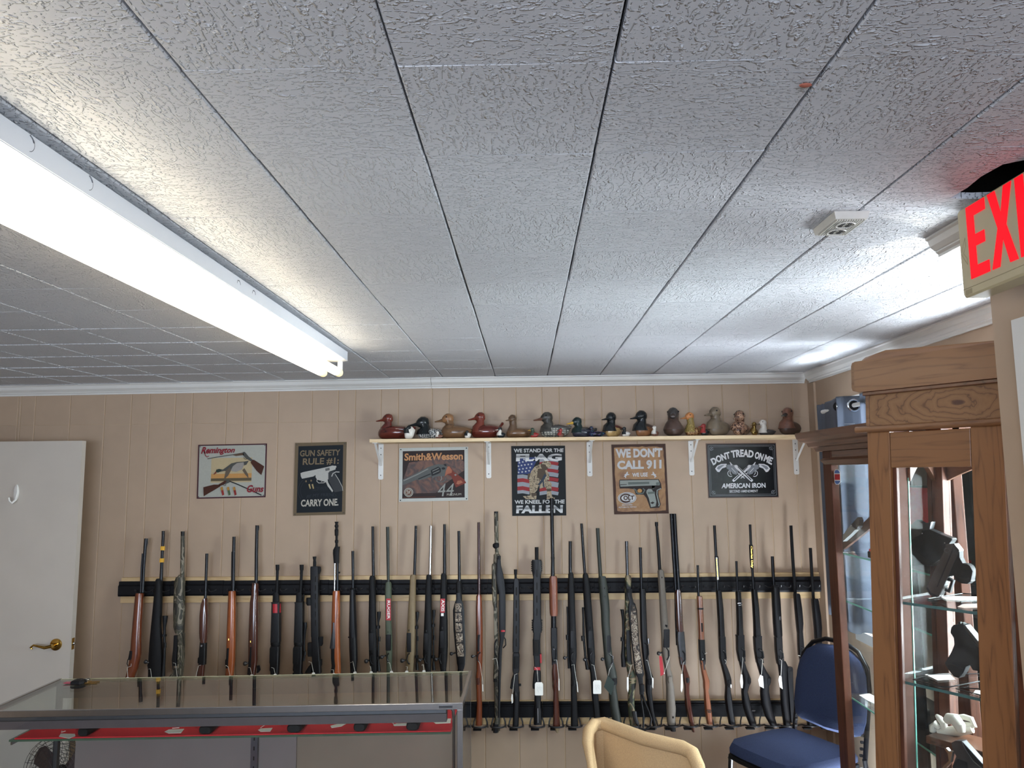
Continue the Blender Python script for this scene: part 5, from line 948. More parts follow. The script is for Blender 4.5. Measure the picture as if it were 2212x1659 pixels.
bolt('D', 'earth-grey bolt-action rifle with a black magazine and a red ribbon tag', [(152, 556, 579), (180, 558, 579), (182, 561, 577), (300, 569, 590), (490, 580, 603)], [(480, 582, 610), (492, 575, 619), (560, 579, 626), (700, 588, 636), (830, 593, 647), (950, 602, 656), (1060, 606, 660), (1110, 614, 660), (1160, 626, 662), (1210, 630, 679), (1250, 631, 680), (1290, 635, 690), (1360, 635, 694), (1440, 636, 702), (1530, 640, 696), (1585, 662, 700)], BS, m_fde, (892, 1010, 610, 656), (583, 1057, 13), (608, 1050), (4, [(636, 1018), (652, 1040), (654, 1080), (640, 1104)]), [('muzzle_brake', BS, 'R', [(152, 556, 579), (178, 558, 580)]), ('stock_hole', m_dark, .050, [(856, 619, 633), (870, 619, 633)]), ('stock_hole', m_dark, .050, [(528, 596, 606), (538, 596, 606)]), ('grip_cap', m_fde, .052, [(1212, 642, 672), (1236, 636, 678), (1258, 644, 672)], -.003), ('stock_stud', BS, .050, [(1486, 672, 684), (1498, 672, 684)], -.002), ('recoil_pad', BS, .048, [(1545, 642, 698), (1590, 664, 700)], -.001)], None, 672)
gun('D', 'shotgun', 'tall double-barrelled shotgun with dark walnut furniture', [
 ('barrel', ST, 'R', [(95, 658, 682), (350, 672, 697), (620, 690, 712)]), ('barrel', ST, 'R', [(95, 680, 704), (350, 693, 718), (620, 710, 735)]), ('barrel', ST, 'R', [(618, 690, 712), (800, 694, 716), (1000, 702, 724)], .008), ('forend', m_wdk, .048, [(618, 700, 732), (640, 696, 738), (700, 698, 742), (800, 702, 748), (890, 706, 753), (906, 712, 752)]),
 ('receiver', m_gun, .044, [(905, 708, 756), (960, 706, 761), (1030, 714, 766), (1080, 722, 768), (1130, 728, 768)]), ('trigger_guard', BS, 'T', 5, [(748, 1040), (764, 1060), (766, 1100), (752, 1120)], -.022), ('stock', m_wdk, .044, [(1080, 718, 750), (1130, 726, 766), (1180, 742, 782), (1220, 748, 796), (1250, 752, 798), (1280, 758, 794), (1330, 758, 794), (1420, 766, 808), (1530, 790, 826), (1595, 812, 832)]), ('grip_cap', BS, .047, [(1222, 764, 792), (1244, 762, 794), (1256, 768, 788)], -.003)], 802, RL)
def auto(c, label, bar, fore, slot, ring, rec, stk, cap, mat, xc, extra=[]):
    P = [('barrel', ST, 'R', bar), ('forend', mat, .046, fore), ('receiver', BS, .044, rec), ('stock', mat, .046, stk)]
    if slot: P.append(('forend_slot', m_dark, .0475, [(slot[0], slot[2], slot[3]), (slot[1], slot[2]+3, slot[3]+3)]))
    if ring: P.append(('band', BS, .050, [(ring[0], ring[1], ring[2]), (ring[0]+11, ring[1], ring[2])]))
    if cap: P.append(('grip_cap', mat, .049, [(cap[0]-24, cap[1]+6, cap[2]-6), (cap[0], cap[1], cap[2]), (cap[0]+24, cap[1]+8, cap[2]-8)], -.003))
    return gun(c, 'rifle', label, P+extra, xc, RL)
auto('E', 'brown wood-stocked carbine with a long slot in its forend', [(449, 78, 95), (560, 81, 98), (668, 84, 101)], [(662, 82, 114), (672, 80, 118), (740, 83, 122), (870, 90, 130), (960, 92, 131)], (845, 905, 102, 116), (742, 84, 122), [(960, 92, 132), (1040, 95, 136), (1100, 100, 139), (1130, 104, 136)], [(1104, 100, 118), (1150, 106, 138), (1200, 114, 152), (1245, 122, 167), (1290, 124, 166), (1310, 128, 158), (1400, 132, 174), (1470, 138, 182), (1542, 150, 188)], None, m_wlt, 176, [('trigger_guard', BS, 'T', 4, [(118, 1045), (136, 1060), (138, 1100), (124, 1112)], -.024), ('lever', m_gun, .012, [(1110, 122, 134), (1170, 128, 138)], -.02), ('sling_swivel', m_gun, 'T', 2.5, [(152, 1450), (182, 1452), (178, 1464), (156, 1462)], -.026)])
auto('E', 'black carbine with a black, white and gold sleeve on its barrel', [(176, 192, 211), (400, 204, 224), (640, 218, 235)], [(624, 214, 246), (634, 213, 250), (750, 220, 262), (850, 226, 268), (940, 228, 272)], (812, 884, 241, 256), (940, 230, 274), [(945, 230, 275), (1030, 233, 278), (1090, 236, 282), (1130, 246, 280)], [(1085, 236, 262), (1150, 250, 288), (1200, 262, 308), (1240, 270, 318), (1280, 276, 319), (1300, 276, 310), (1360, 272, 320), (1450, 284, 332), (1545, 302, 346)], (1262, 280, 316), BS, 322, [('barrel_sleeve', B_, 'R', [(388, 201, 228), (400, 203, 230), (480, 208, 234), (555, 216, 238)]), ('>sleeve_print', m_card, 'F', -.016, [(210, 396), (222, 396), (232, 548), (220, 552)]), ('>sleeve_lettering', m_brass, 'F', -.0175, [(213, 404), (219, 404), (227, 530), (222, 530)]), ('trigger_guard', BS, 'T', 5, [(262, 1040), (278, 1056), (282, 1090), (270, 1106)], -.024)])
auto('E', 'short-barrelled black carbine with a pale ring near its forend tip', [(421, 345, 361), (540, 350, 365), (640, 352, 367)], [(630, 350, 376), (640, 348, 383), (750, 353, 391), (850, 356, 396), (930, 356, 400)], (800, 880, 373, 388), (930, 350, 404), [(938, 352, 404), (1030, 353, 406), (1060, 358, 409), (1110, 368, 412)], [(1070, 362, 396), (1120, 372, 410), (1160, 382, 422), (1200, 390, 440), (1230, 396, 452), (1255, 396, 452), (1275, 392, 442), (1320, 388, 428), (1400, 394, 450), (1480, 415, 472), (1555, 445, 492)], (1240, 418, 448), BS, 466, [('ring', m_steel, 'T', 2.5, [(360, 712), (376, 708), (392, 712), (392, 722), (376, 726), (362, 722)], -.026), ('trigger_guard', BS, 'T', 5, [(388, 1024), (410, 1040), (412, 1080), (398, 1094)], -.024), ('sling_stud', m_gun, .012, [(1448, 455, 484), (1455, 455, 484)], -.02)])
auto('E', 'black carbine with a gold-lettered black sleeve high on its barrel', [(169, 438, 456), (400, 450, 467), (620, 462, 480)], [(614, 459, 490), (624, 457, 495), (750, 465, 508), (850, 470, 514), (940, 472, 522)], (800, 880, 488, 502), (935, 476, 524), [(942, 470, 524), (1030, 476, 528), (1080, 484, 532), (1120, 490, 538)], [(1085, 482, 515), (1130, 494, 534), (1180, 508, 560), (1225, 520, 590), (1255, 522, 590), (1280, 520, 576), (1320, 516, 576), (1400, 524, 590), (1490, 550, 614), (1560, 590, 634)], (1248, 552, 588), BS, 600, [('barrel_sleeve', B_, 'R', [(308, 440, 464), (318, 440, 468), (400, 444, 470), (474, 450, 473)]), ('trigger_guard', BS, 'T', 6, [(508, 1030), (534, 1045), (540, 1085), (520, 1104), (506, 1090)], -.024)])
gun('E', 'rifle', 'black rifle with a skeletal thumbhole stock and flared cheek piece', [
 ('barrel', ST, 'R', [(388, 590, 612), (500, 595, 617), (600, 602, 622)]), ('front_ring', m_gun, 'T', 3, [(604, 592), (622, 588), (640, 592), (636, 600), (610, 600)], -.012), ('forend', BS, .050, [(600, 596, 642), (612, 595, 648), (700, 598, 655), (850, 606, 664), (930, 612, 668), (948, 620, 664)]), ('emblem', m_gun, .052, [(800, 634, 656), (812, 630, 660), (826, 636, 656)]), ('receiver', BS, .044, [(945, 616, 664), (1030, 620, 668), (1100, 628, 676), (1130, 634, 680)]), ('trigger_guard', m_gun, 'T', 4.5, [(652, 1036), (674, 1056), (678, 1090), (660, 1106), (650, 1080)], -.024),
 ('grip', BS, .044, [(1110, 632, 690), (1150, 640, 712), (1200, 648, 700), (1400, 660, 712), (1560, 680, 726)]), ('cheek_piece', BS, .040, [(1150, 700, 734), (1165, 694, 738), (1250, 700, 740), (1400, 712, 745), (1530, 722, 744)]), ('>magazine_opening', m_dark, .042, [(1175, 710, 732), (1225, 712, 734)], -.001)], 700, RL)
gun('E', 'shotgun', 'long-barrelled black shotgun partly behind the blue chair back', [
 ('barrel', B_, 'R', [(176, 718, 739), (400, 730, 752), (650, 748, 769)]), ('forend', BS, .048, [(645, 748, 784), (656, 747, 790), (750, 754, 804), (850, 764, 812), (900, 770, 808), (912, 772, 806)]), ('receiver', BS, .040, [(905, 774, 806), (1000, 776, 814), (1070, 780, 822)]), ('trigger_guard', BS, 'T', 4, [(800, 1010), (822, 1030), (826, 1060)], -.02), ('stock', BS, .042, [(1060, 782, 812), (1120, 792, 832), (1240, 808, 858), (1400, 822, 872), (1560, 845, 880)])], 860, RL)
gun('E', 'shotgun', 'shorter black shotgun nearest the cabinets, rising behind the blue chair', [
 ('barrel', B_, 'R', [(330, 852, 873), (500, 862, 883), (690, 875, 894)]), ('forend', BS, .048, [(680, 872, 912), (690, 870, 916), (800, 880, 934), (880, 888, 940), (950, 892, 938), (975, 900, 934)]), ('receiver', BS, .040, [(970, 900, 936), (1080, 910, 950), (1150, 918, 958)]), ('stock', BS, .042, [(1140, 918, 950), (1250, 930, 980), (1400, 944, 994), (1560, 960, 1005)])], 985, RL)
for g_ in GL: pass
for c, x in [('A', 358), ('A', 512), ('A', 700), ('A', 935), ('A', 1178), ('A', 1378), ('B', 160), ('B', 370), ('B', 500), ('B', 695), ('B', 838), ('B', 1018), ('B', 1158), ('B', 1378), ('B', 1520), ('C', 190), ('C', 292), ('C', 430), ('C', 560), ('C', 684), ('C', 828), ('C', 942), ('C', 1066), ('C', 1170), ('D', 205), ('D', 372), ('D', 470), ('D', 600), ('D', 712), ('E', 96), ('E', 232), ('E', 366), ('E', 476), ('E', 622), ('E', 750), ('E', 885)]:
    ox, oy, s = GC[c]; rack_hooks(hy(ox+x/s, 1268, RAILY-.03).x)
# lettering on the red labels and sleeves
def glet(c, s_, quad, mat, dy, parent):
    me = textmesh(s_, .02); xs_ = [v.co.x for v in me.vertices]; ys_ = [v.co.y for v in me.vertices]
    ax, bx, ay, by_ = min(xs_), max(xs_), min(ys_), max(ys_); vs = []
    TL, TR_, BR, BL = quad
    for v in me.vertices:
        u = (v.co.x-ax)/(bx-ax); w = (v.co.y-ay)/(by_-ay)
        X = (TL[0]*(1-u)+TR_[0]*u)*w+(BL[0]*(1-u)+BR[0]*u)*(1-w); Yy = (TL[1]*(1-u)+TR_[1]*u)*w+(BL[1]*(1-u)+BR[1]*u)*(1-w)
        vs.append(gh(c, X, Yy, dy))
    mb = MB(); mb.add(vs, [tuple(p.vertices) for p in me.polygons]); bpy.data.meshes.remove(me); mb.obj('lettering', mat, parent)
glet('B', 'RUGER', [(1172, 818), (1170, 985), (1146, 985), (1148, 818)], m_wht, -.0265, GL[12])
glet('C', 'AXIS', [(193, 688), (190, 768), (170, 768), (172, 688)], m_wht, -.0265, GL[15])
glet('E', 'Charles Daly', [(464, 318), (470, 468), (452, 468), (448, 318)], m_brass, -.0175, GL[32])
# ------------------------------------------------------------------ price tags on strings
def ptag(c, label, string, card, mat=None, dy=-.035, group='paper price tags tied to the guns', ink_=True):
    p = gh(c, *string[0], dy); t = thing('price_tag', label, 'tag', p, group)
    MB().tube([gh(c, x, y, dy) for x, y in string], .0011, 5).obj('string', m_string, t)
    cp = [gh(c, x, y, dy-.002) for x, y in card]
    cc = MB().slab(cp, (0, -.0008, 0)).obj('card', mat or m_card, t)
    if ink_ and len(card) >= 4:
        x0_ = min(q_[0] for q_ in card); x1_ = max(q_[0] for q_ in card); y0_ = min(q_[1] for q_ in card); y1_ = max(q_[1] for q_ in card)
        if x1_-x0_ > 25:
            for k_ in range(4):
                xx = x0_+(x1_-x0_)*(.28+.16*k_); yy0 = y0_+(y1_-y0_)*(.3+.05*(k_ % 2)); yy1 = y0_+(y1_-y0_)*(.62+.08*((k_+1) % 3))
                MB().tube([gh(c, xx+1.2*math.sin(j), yy0+(yy1-yy0)*j/9, dy-.0032) for j in range(10)], .00028, 4).obj('handwriting', plain('pen_ink', (120, 120, 140), .7), cc)
def rc(x0, y0, x1, y1, c=8): return [(x0+c, y0), (x1-c, y0), (x1, y0+c*1.4), (x1, y1-c*.5), (x1-c*.5, y1), (x0+c*.5, y1), (x0, y1-c*.5), (x0, y0+c*1.4)]
def hid(x, y): return rc(x-14, y, x+14, y+60, 5)
hs_ = [('A', 'the rifle nearest the open door', [(264, 1384), (262, 1405), (228, 1418), (232, 1505)], 232), ('A', 'the rifle with orange barrel clips', [(420, 1432), (436, 1430), (445, 1505)], 445), ('A', 'the first camouflage shotgun from the door', [(638, 1376), (660, 1380), (675, 1500)], 675), ('A', 'the slim red-forend shotgun', [(886, 1396), (866, 1402), (842, 1500)], 842), ('A', 'the orange-brown stocked rifle', [(1108, 1398), (1132, 1412), (1148, 1490)], 1148), ('A', 'the hooded-sight walnut rifle', [(1314, 1418), (1330, 1420), (1344, 1480)], 1344),
 ('B', 'the red-banded carbine', [(108, 1418), (130, 1424), (143, 1475)], 143), ('B', 'the rifle with the round light', [(444, 1366), (468, 1374), (486, 1462)], 486), ('B', 'the military rifle with bayonet', [(646, 1438), (664, 1438), (668, 1470)], 668), ('B', 'the swollen black rifle', [(818, 1376), (838, 1362), (858, 1455)], 858), ('B', 'the scoped black rifle by the olive one', [(986, 1402), (998, 1412), (1003, 1452)], 1003), ('B', 'the olive-green rifle', [(1150, 1374), (1168, 1376), (1185, 1448)], 1185), ('B', 'the tan rifle', [(1312, 1408), (1328, 1412), (1322, 1446)], 1322), ('B', 'the stainless-barrelled rifle', [(1455, 1398), (1468, 1390), (1476, 1442)], 1476)]
for c, nm, st_, x in hs_: ptag(c, 'white string tag tied to '+nm, st_, hid(x, st_[-1][1]))
ptag('C', 'white string tag hanging down the slim reddish-brown rifle', [(424, 1110), (436, 1125), (455, 1250), (455, 1290)], [(452, 1270), (458, 1272), (460, 1320), (453, 1318)])
ptag('C', 'white string tag on the camouflage shotgun with black sling', [(522, 1098), (548, 1090), (556, 1120), (568, 1222)], [(564, 1180), (568, 1182), (570, 1226), (566, 1224)])
ptag('C', 'edge-on white tag low on the slim black carbine', [(694, 1198), (676, 1204), (662, 1330)], [(655, 1335), (663, 1340), (664, 1395), (656, 1404), (651, 1370)])
ptag('C', 'large white price tag over the toothed-rail black rifle', [(812, 1150), (830, 1165), (836, 1250)], rc(815, 1256, 871, 1347))
ptag('C', 'white string tag beside the tall pump shotgun grip', [(945, 1104), (965, 1102), (976, 1200), (982, 1270)], [(978, 1230), (983, 1232), (984, 1314), (978, 1312)])
ptag('C', 'white string tag beside the short-barrelled scoped rifle', [(1068, 1138), (1084, 1132), (1100, 1240), (1106, 1280)], [(1102, 1250), (1107, 1252), (1114, 1326), (1108, 1322)])
ptag('C', 'large white price tag on the leaning bolt-action rifle', [(1205, 1134), (1222, 1140), (1240, 1244)], rc(1216, 1242, 1272, 1336))
m_gtag = plain('green_black_card', (28, 44, 38), .5)
ptag('D', 'dark green and black diamond tag on the olive-drab rifle', [(262, 1140), (244, 1170), (236, 1212)], [(234, 1206), (280, 1258), (256, 1346), (206, 1288)], m_gtag, ink_=False)
ptag('D', 'white string tag on the woodland-camouflage rifle', [(408, 1134), (394, 1140), (374, 1220)], [(364, 1222), (376, 1220), (377, 1300), (372, 1328), (363, 1300)], ink_=False)
ptag('D', 'narrow white tag on the black rifle behind the camouflage sling', [(496, 1104), (508, 1106), (536, 1228)], [(538, 1222), (548, 1230), (546, 1300), (539, 1290)], ink_=False)
ptag('D', 'red ribbon tag hanging from the earth-grey bolt handle', [(596, 1062), (592, 1076)], [(586, 1072), (606, 1080), (620, 1200), (596, 1215)], m_red, ink_=False)
ptag('D', 'white strings looped under the earth-grey rifle trigger', [(658, 1078), (655, 1100), (640, 1140), (622, 1192)], [(618, 1190), (624, 1190), (624, 1200), (618, 1200)], ink_=False)
ptag('D', 'white tag beside the double-barrelled shotgun grip', [(758, 1116), (752, 1130), (742, 1210)], [(737, 1200), (748, 1198), (751, 1290), (742, 1328), (735, 1310)], ink_=False)
ptag('E', 'short white string on the brown wood-stocked carbine', [(134, 1062), (150, 1052), (148, 1060)], [(120, 1092), (124, 1092), (124, 1100), (120, 1100)], ink_=False)
ptag('E', 'small white tag behind the sleeved black carbine grip', [(272, 1100), (284, 1112), (278, 1130)], [(312, 1270), (320, 1272), (320, 1300), (312, 1290)], ink_=False)
ptag('E', 'leaf-shaped white tag on the short-barrelled carbine', [(396, 1082), (398, 1100), (388, 1200)], [(384, 1200), (394, 1204), (399, 1260), (396, 1298), (386, 1294), (377, 1250)], ink_=False)
ptag('E', 'white price tag on the carbine with gold-lettered sleeve', [(520, 1094), (534, 1100), (526, 1204)], [(518, 1204), (536, 1214), (540, 1260), (542, 1298), (512, 1282), (503, 1240)])
ptag('E', 'white price tag on the thumbhole-stocked rifle', [(652, 1098), (666, 1106), (660, 1214)], [(650, 1210), (664, 1216), (668, 1260), (672, 1304), (652, 1290), (643, 1238)])
ptag('E', 'white string round the long-barrelled shotgun by the blue chair', [(780, 1070), (796, 1076), (814, 1066)], [(798, 1074), (802, 1074), (802, 1082), (798, 1082)], ink_=False)
# ================================================================== CURTAIN
rod = tag(MB().tube([V(1.558, 1.45, 2.040), V(1.558, 4.02, 2.040)], .0105, 12).obj('curtain_rod', m_white), 'white metal curtain rod over the side window', 'rod')
mb = MB()
for y in (1.55, 4.0): mb.tube([V(1.555, y, 2.043), V(1.62, y, 2.043), V(XR, y, 2.043)], .007, 8)
mb.obj('bracket', m_white, rod)
def cloth_mat(name, c, tr=.62):
    m, nt, b = newmat(name); c = lin(c); b.inputs['Base Color'].default_value = (*c, 1); b.inputs['Roughness'].default_value = .75
    o = [n for n in nt.nodes if n.type == 'OUTPUT_MATERIAL'][0]; tl = nd(nt, 'ShaderNodeBsdfTranslucent', Color=(*[min(1, q*1.6) for q in c], 1)); mx = nd(nt, 'ShaderNodeMixShader'); mx.inputs[0].default_value = tr
    nt.links.new(b.outputs[0], mx.inputs[1]); nt.links.new(tl.outputs[0], mx.inputs[2]); nt.links.new(mx.outputs[0], o.inputs[0]); return m
m_cur = cloth_mat('curtain_blue_grey', (106, 110, 118)); m_cur2 = cloth_mat('curtain_fold_shade', (84, 88, 98), .10)  # fold copy of the same cloth, its shade put in as darker colour
t = thing('curtain', 'blue-grey grommet curtain bunched at the corner end of the side window', 'curtain', (1.57, 3.85, 1.0))
def curt(path, name, z0=.97, z1=2.088):
    fine = []
    for i in range(len(path)-1):
        for q_ in range(5):
            u = q_/5; fine.append((path[i][0]*(1-u)+path[i+1][0]*u, path[i][1]*(1-u)+path[i+1][1]*u))
    fine.append(path[-1]); n_ = len(fine); vs = []; fs = []
    zs = [z1, z1-.06, z1-.13, 1.7, 1.4, z0]
    for k_, z in enumerate(zs):
        for i, (x, y) in enumerate(fine): vs.append(V(x+.003*math.sin(i*.9+k_*.7), y+(.004*k_*math.sin(i*.5) if k_ > 2 else 0), z))
    for k_ in range(len(zs)-1):
        for i in range(n_-1): a_ = k_*n_+i; fs.append((a_, a_+1, a_+n_+1, a_+n_))
    o = MB().add(vs, fs, True).obj(name, m_cur2 if name == 'folded_drape' else m_cur, t); sd = o.modifiers.new('cloth', 'SOLIDIFY'); sd.thickness = .0025; ss = o.modifiers.new('soft', 'SUBSURF'); ss.levels = 1; ss.render_levels = 1; return o
curt([(1.61, 4.13), (1.566, 4.115), (1.61, 4.085), (1.566, 4.06), (1.61, 4.03), (1.560, 3.99), (1.542, 3.86), (1.515, 3.72), (1.500, 3.672)], 'folded_drape')
fp = curt([(1.506, 3.720), (1.494, 3.672), (1.512, 3.648), (1.55, 3.646), (1.585, 3.640), (1.610, 3.622), (1.600, 3.58), (1.54, 3.53), (1.55, 3.49), (1.612, 3.46)], 'front_drape')
MB().box((1.512, 3.6425, 1.952), (1.59, 3.6445, 1.9535)).obj('hem_stitch', m_string, fp)
for y, x, tw in ((3.641, 1.558, 0.0), (3.70, 1.507, 1.1)):
    MB().tube([V(x+.027*math.cos(a)*math.cos(tw), y+.027*math.cos(a)*math.sin(tw)-.003, 2.040+.027*math.sin(a)) for a in [2*math.pi*k_/24 for k_ in range(24)]], .0055, 8, closed=True).obj('grommet', m_chrome, fp)
    MB().tube([V(x, y-.004*math.cos(tw)-.001, 2.040), V(x, y-.0045*math.cos(tw)-.002, 2.040)], .023, 20).obj('grommet_opening', m_dark, fp)
# ================================================================== DARK CABINET by the window
FX, FD, FYA, FYB, FTOP = 1.267, .345, 2.31, 3.30, 1.755
t = thing('display_cabinet', 'dark reddish-brown glazed curio cabinet standing against the window wall', 'cabinet', (FX+.17, 2.9, 0))
pw = .085
for x0, y0 in ((FX, FYB-pw), (FX, FYA), (FX+FD-.05, FYB-.05), (FX+FD-.05, FYA)):
    MB().box((x0, y0, .02), (x0+(.03 if x0 == FX else .05), y0+(pw if x0 == FX else .05), FTOP+.06)).obj('post', m_cab2, t, bev=.003)
MB().box((FX+.004, FYA+pw, FTOP), (FX+.028, FYB-pw, FTOP+.06)).obj('door_rail', m_cab2h, t, bev=.002); MB().box((FX+.004, FYA+pw, .30), (FX+.028, FYB-pw, .38)).obj('door_rail', m_cab2h, t, bev=.002)
MB().slab([V(FX-.001, FYA+.01, FTOP+.004), V(FX-.001, FYB-.02, FTOP+.004), V(FX-.014, FYB-.005, FTOP+.022), V(FX-.014, FYA+.0, FTOP+.022)], (.02, 0, .012)).obj('moulding', m_cab2h, t)
MB().box((FX, FYA, .02), (FX+FD, FYB, .30)).obj('base', m_cab2h, t, bev=.004)
cp = [(FX+.02, 1.815), (FX-.012, 1.815), (FX-.018, 1.832), (FX-.034, 1.836), (FX-.040, 1.852), (FX-.058, 1.858), (FX-.070, 1.872), (FX-.074, 1.888), (FX-.074, 1.898), (FX+.02, 1.898)]
MB().rings([[V(x, FYA-.02+(FX-x)*.0, z) for x, z in cp], [V(x, FYB+.005+(FX+.02-x)*1.1, z) for x, z in cp]], smooth=False).obj('cornice', m_cab2h, t)
MB().box((FX-.0, FYA-.02, 1.815), (FX+FD+.01, FYB+.06, 1.896)).obj('top', m_cab2h, t)
dg = MB().box((FX+.012, FYA+pw-.005, .37), (FX+.016, FYB-pw+.005, FTOP+.005)).obj('glass_pane', m_dirty, t)
MB().box((FX+.03, FYB-.016, .30), (FX+FD-.05, FYB-.012, FTOP+.03)).obj('glass_pane', m_glassq, t)
MB().box((FX+.03, FYA+.012, .30), (FX+FD-.05, FYA+.016, FTOP+.03)).obj('glass_pane', m_glassq, t)
MB().box((FX+FD-.012, FYA+.05, .30), (FX+FD-.008, FYB-.05, FTOP+.03)).obj('glass_pane', m_glassq, t)
for z in (1.397, 1.205, .825):
    s_ = MB().box((FX+.035, FYA+.02, z-.006), (FX+FD-.015, FYB-.02, z)).obj('glass_shelf', m_glass, t)
    MB().box((FX+.0335, FYA+.02, z-.006), (FX+.0349, FYB-.02, z)).obj('polished_edge', m_gedge, s_)
t = thing('security_sticker', 'small octagonal red, white and blue sticker on the dark cabinet glass', 'sticker', hx(1808, 1030, FX+.011))
def ph(x, y, X): return hx(1760+x/4.88, 980+y/4.88, X)
MB().slab([ph(x, y, FX+.011) for x, y in [(218, 166), (248, 166), (268, 190), (272, 298), (250, 326), (224, 326), (206, 300), (202, 190)]], (.0004, 0, 0)).obj('base', m_wht, t)
MB().slab([ph(x, y, FX+.0105) for x, y in [(220, 172), (246, 172), (262, 192), (263, 208), (210, 208), (208, 192)]], (.0003, 0, 0)).slab([ph(x, y, FX+.0105) for x, y in [(212, 285), (268, 285), (266, 298), (248, 320), (226, 320), (212, 300)]], (.0003, 0, 0)).obj('blue_print', plain('sticker_blue', (66, 104, 168), .4), t)
MB().slab([ph(x, y, FX+.0105) for x, y in [(208, 216), (264, 216), (266, 276), (210, 276)]], (.0003, 0, 0)).obj('red_print', m_red, t)
tag(MB().slab([hz(x, y, .826) for x, y in [(1856, 1502), (1878, 1499), (1905, 1512), (1905, 1528), (1874, 1514)]], (0, 0, .002)).obj('paper_sheet', m_card), 'white paper sheets on the lower shelf of the dark cabinet', 'paper')
t = thing('display_board', 'brown board leaning on the upper shelf of the dark cabinet', 'board', ph(400, 900, 1.42))
MB().slab([ph(x, y, 1.42) for x, y in [(250, 985), (575, 665), (700, 560), (700, 690), (580, 790), (300, 1010)]], (.012, 0, 0)).obj('panel_face', m_cab2h, t)
t = thing('pistol', 'pale grey pistol lying against the brown board in the dark cabinet', 'gun', ph(380, 800, 1.40), 'handguns on display')
MB().slab([ph(x, y, 1.40) for x, y in [(296, 925), (296, 862), (330, 812), (378, 752), (392, 758), (384, 776), (396, 770), (440, 800), (420, 806), (380, 850), (330, 895)]], (.018, 0, 0)).obj('frame', plain('pale_steel', (176, 180, 176), .4, .3), t)
MB().slab([ph(x, y, 1.40) for x, y in [(385, 745), (455, 668), (470, 700), (464, 760), (440, 795), (398, 768)]], (.018, 0, 0)).obj('slide', m_gun, t)
# red-lined open case on the dark cabinet's upper shelf
t = thing('pistol_case', 'open black case with bright red lining on the dark cabinet shelf', 'case', (1.42, 2.78, 1.40))
MB().box((1.31, 2.60, 1.399), (1.475, 3.02, 1.424)).obj('tray', m_blk, t, bev=.003)
MB().box((1.315, 2.605, 1.424), (1.47, 3.015, 1.432)).obj('lining', m_redcloth, t)
ya_, yb_, yc_ = hx(1957, 1100, 1.47).y, hx(2033, 1100, 1.47).y, hx(2064, 1100, 1.47).y; zt_ = hx(1995, 1054, 1.47).z; zb_ = 1.425
MB().box((1.477, yc_-.01, zb_-.02), (1.497, ya_+.01, zt_+.008)).obj('lid', m_blk, t, bev=.003)
MB().box((1.470, yb_, zb_), (1.477, ya_, zt_)).obj('lid_lining', m_redcloth, t)
# ================================================================== PINE CABINET in front of it
P0 = V(.931, 2.1, 0); E_ = V(.55, -.835, 0).normalized(); N_ = V(.835, .55, 0).normalized()
def cb_(tt, d, z): return P0+E_*(tt+.042*(z-1.83))+N_*d+V(0, 0, z)
def cbox(mb, t0, t1, d0_, d1, z0, z1): return mb.hexa([cb_(t0, d0_, z0), cb_(t1, d0_, z0), cb_(t1, d1, z0), cb_(t0, d1, z0), cb_(t0, d0_, z1), cb_(t1, d0_, z1), cb_(t1, d1, z1), cb_(t0, d1, z1)])
CW, CD = .415, .33
t = thing('display_cabinet', 'tall knotty pine display cabinet with stepped cornice and narrow glass door', 'cabinet', cb_(.2, .16, 0))
def cpart(name, mat, *bs, bev=.002, par=None):
    mb = MB()
    for b_ in bs: cbox(mb, *b_)
    return mb.obj(name, mat, par or t, bev=bev)
# cornice: two boards stacked back, the outer one with rounded end
def cboard(name, t0, t1, d0_, d1, z0, z1, r=.012):
    pr = [(t0, z0+r), (t0+.003, z0+.003), (t0+r, z0), (t1, z0), (t1, z1), (t0+r, z1), (t0+.003, z1-.003), (t0, z1-r)]
    return MB().rings([[cb_(a, d0_, z) for a, z in pr], [cb_(a, d1, z) for a, z in pr]], smooth=False).obj(name, m_cabx, t)
m_cabx = wood('cabinet_pine_diag', (122, 86, 58), (94, 62, 42), .42, ax='Y', dist=8, coat=.15, ws=1.3, rot=-.583)
m_knot, nk, bk = newmat('knotty_pine_board')
vk = coords(nk, (1, 1, 1), False); sep = nd(nk, 'ShaderNodeVectorMath', _operation='LENGTH')
mpk = nd(nk, 'ShaderNodeMapping'); mpk.inputs['Location'].default_value = (-.015, .03, .006); mpk.inputs['Scale'].default_value = (1.0, 1.0, 2.6); nk.links.new(vk, mpk.inputs[0]); nk.links.new(mpk.outputs[0], sep.inputs[0])
nn = nd(nk, 'ShaderNodeTexNoise', Scale=14.0, Detail=3.0, Distortion=1.0); nk.links.new(vk, nn.inputs['Vector'])
mk = nd(nk, 'ShaderNodeMath', _operation='MULTIPLY_ADD'); mk.inputs[1].default_value = .10; nk.links.new(nn.outputs[0], mk.inputs[0]); nk.links.new(sep.outputs['Value'], mk.inputs[2])
mk2 = nd(nk, 'ShaderNodeMath', _operation='MULTIPLY'); mk2.inputs[1].default_value = 62; nk.links.new(mk.outputs[0], mk2.inputs[0])
pk = nd(nk, 'ShaderNodeMath', _operation='PINGPONG'); pk.inputs[1].default_value = 1.0; nk.links.new(mk2.outputs[0], pk.inputs[0])
rk = ramp(nk, pk.outputs[0], [(.0, lin((84, 54, 36))), (.22, lin((116, 82, 54))), (1, lin((124, 90, 60)))])
kn = ramp(nk, sep.outputs['Value'], [(.014, (1, 1, 1)), (.019, (0, 0, 0))]); mxk = nd(nk, 'ShaderNodeMix', _data_type='RGBA'); nk.links.new(kn, mxk.inputs[0]); nk.links.new(rk, mxk.inputs[6]); mxk.inputs[7].default_value = (*lin((70, 42, 34)), 1)
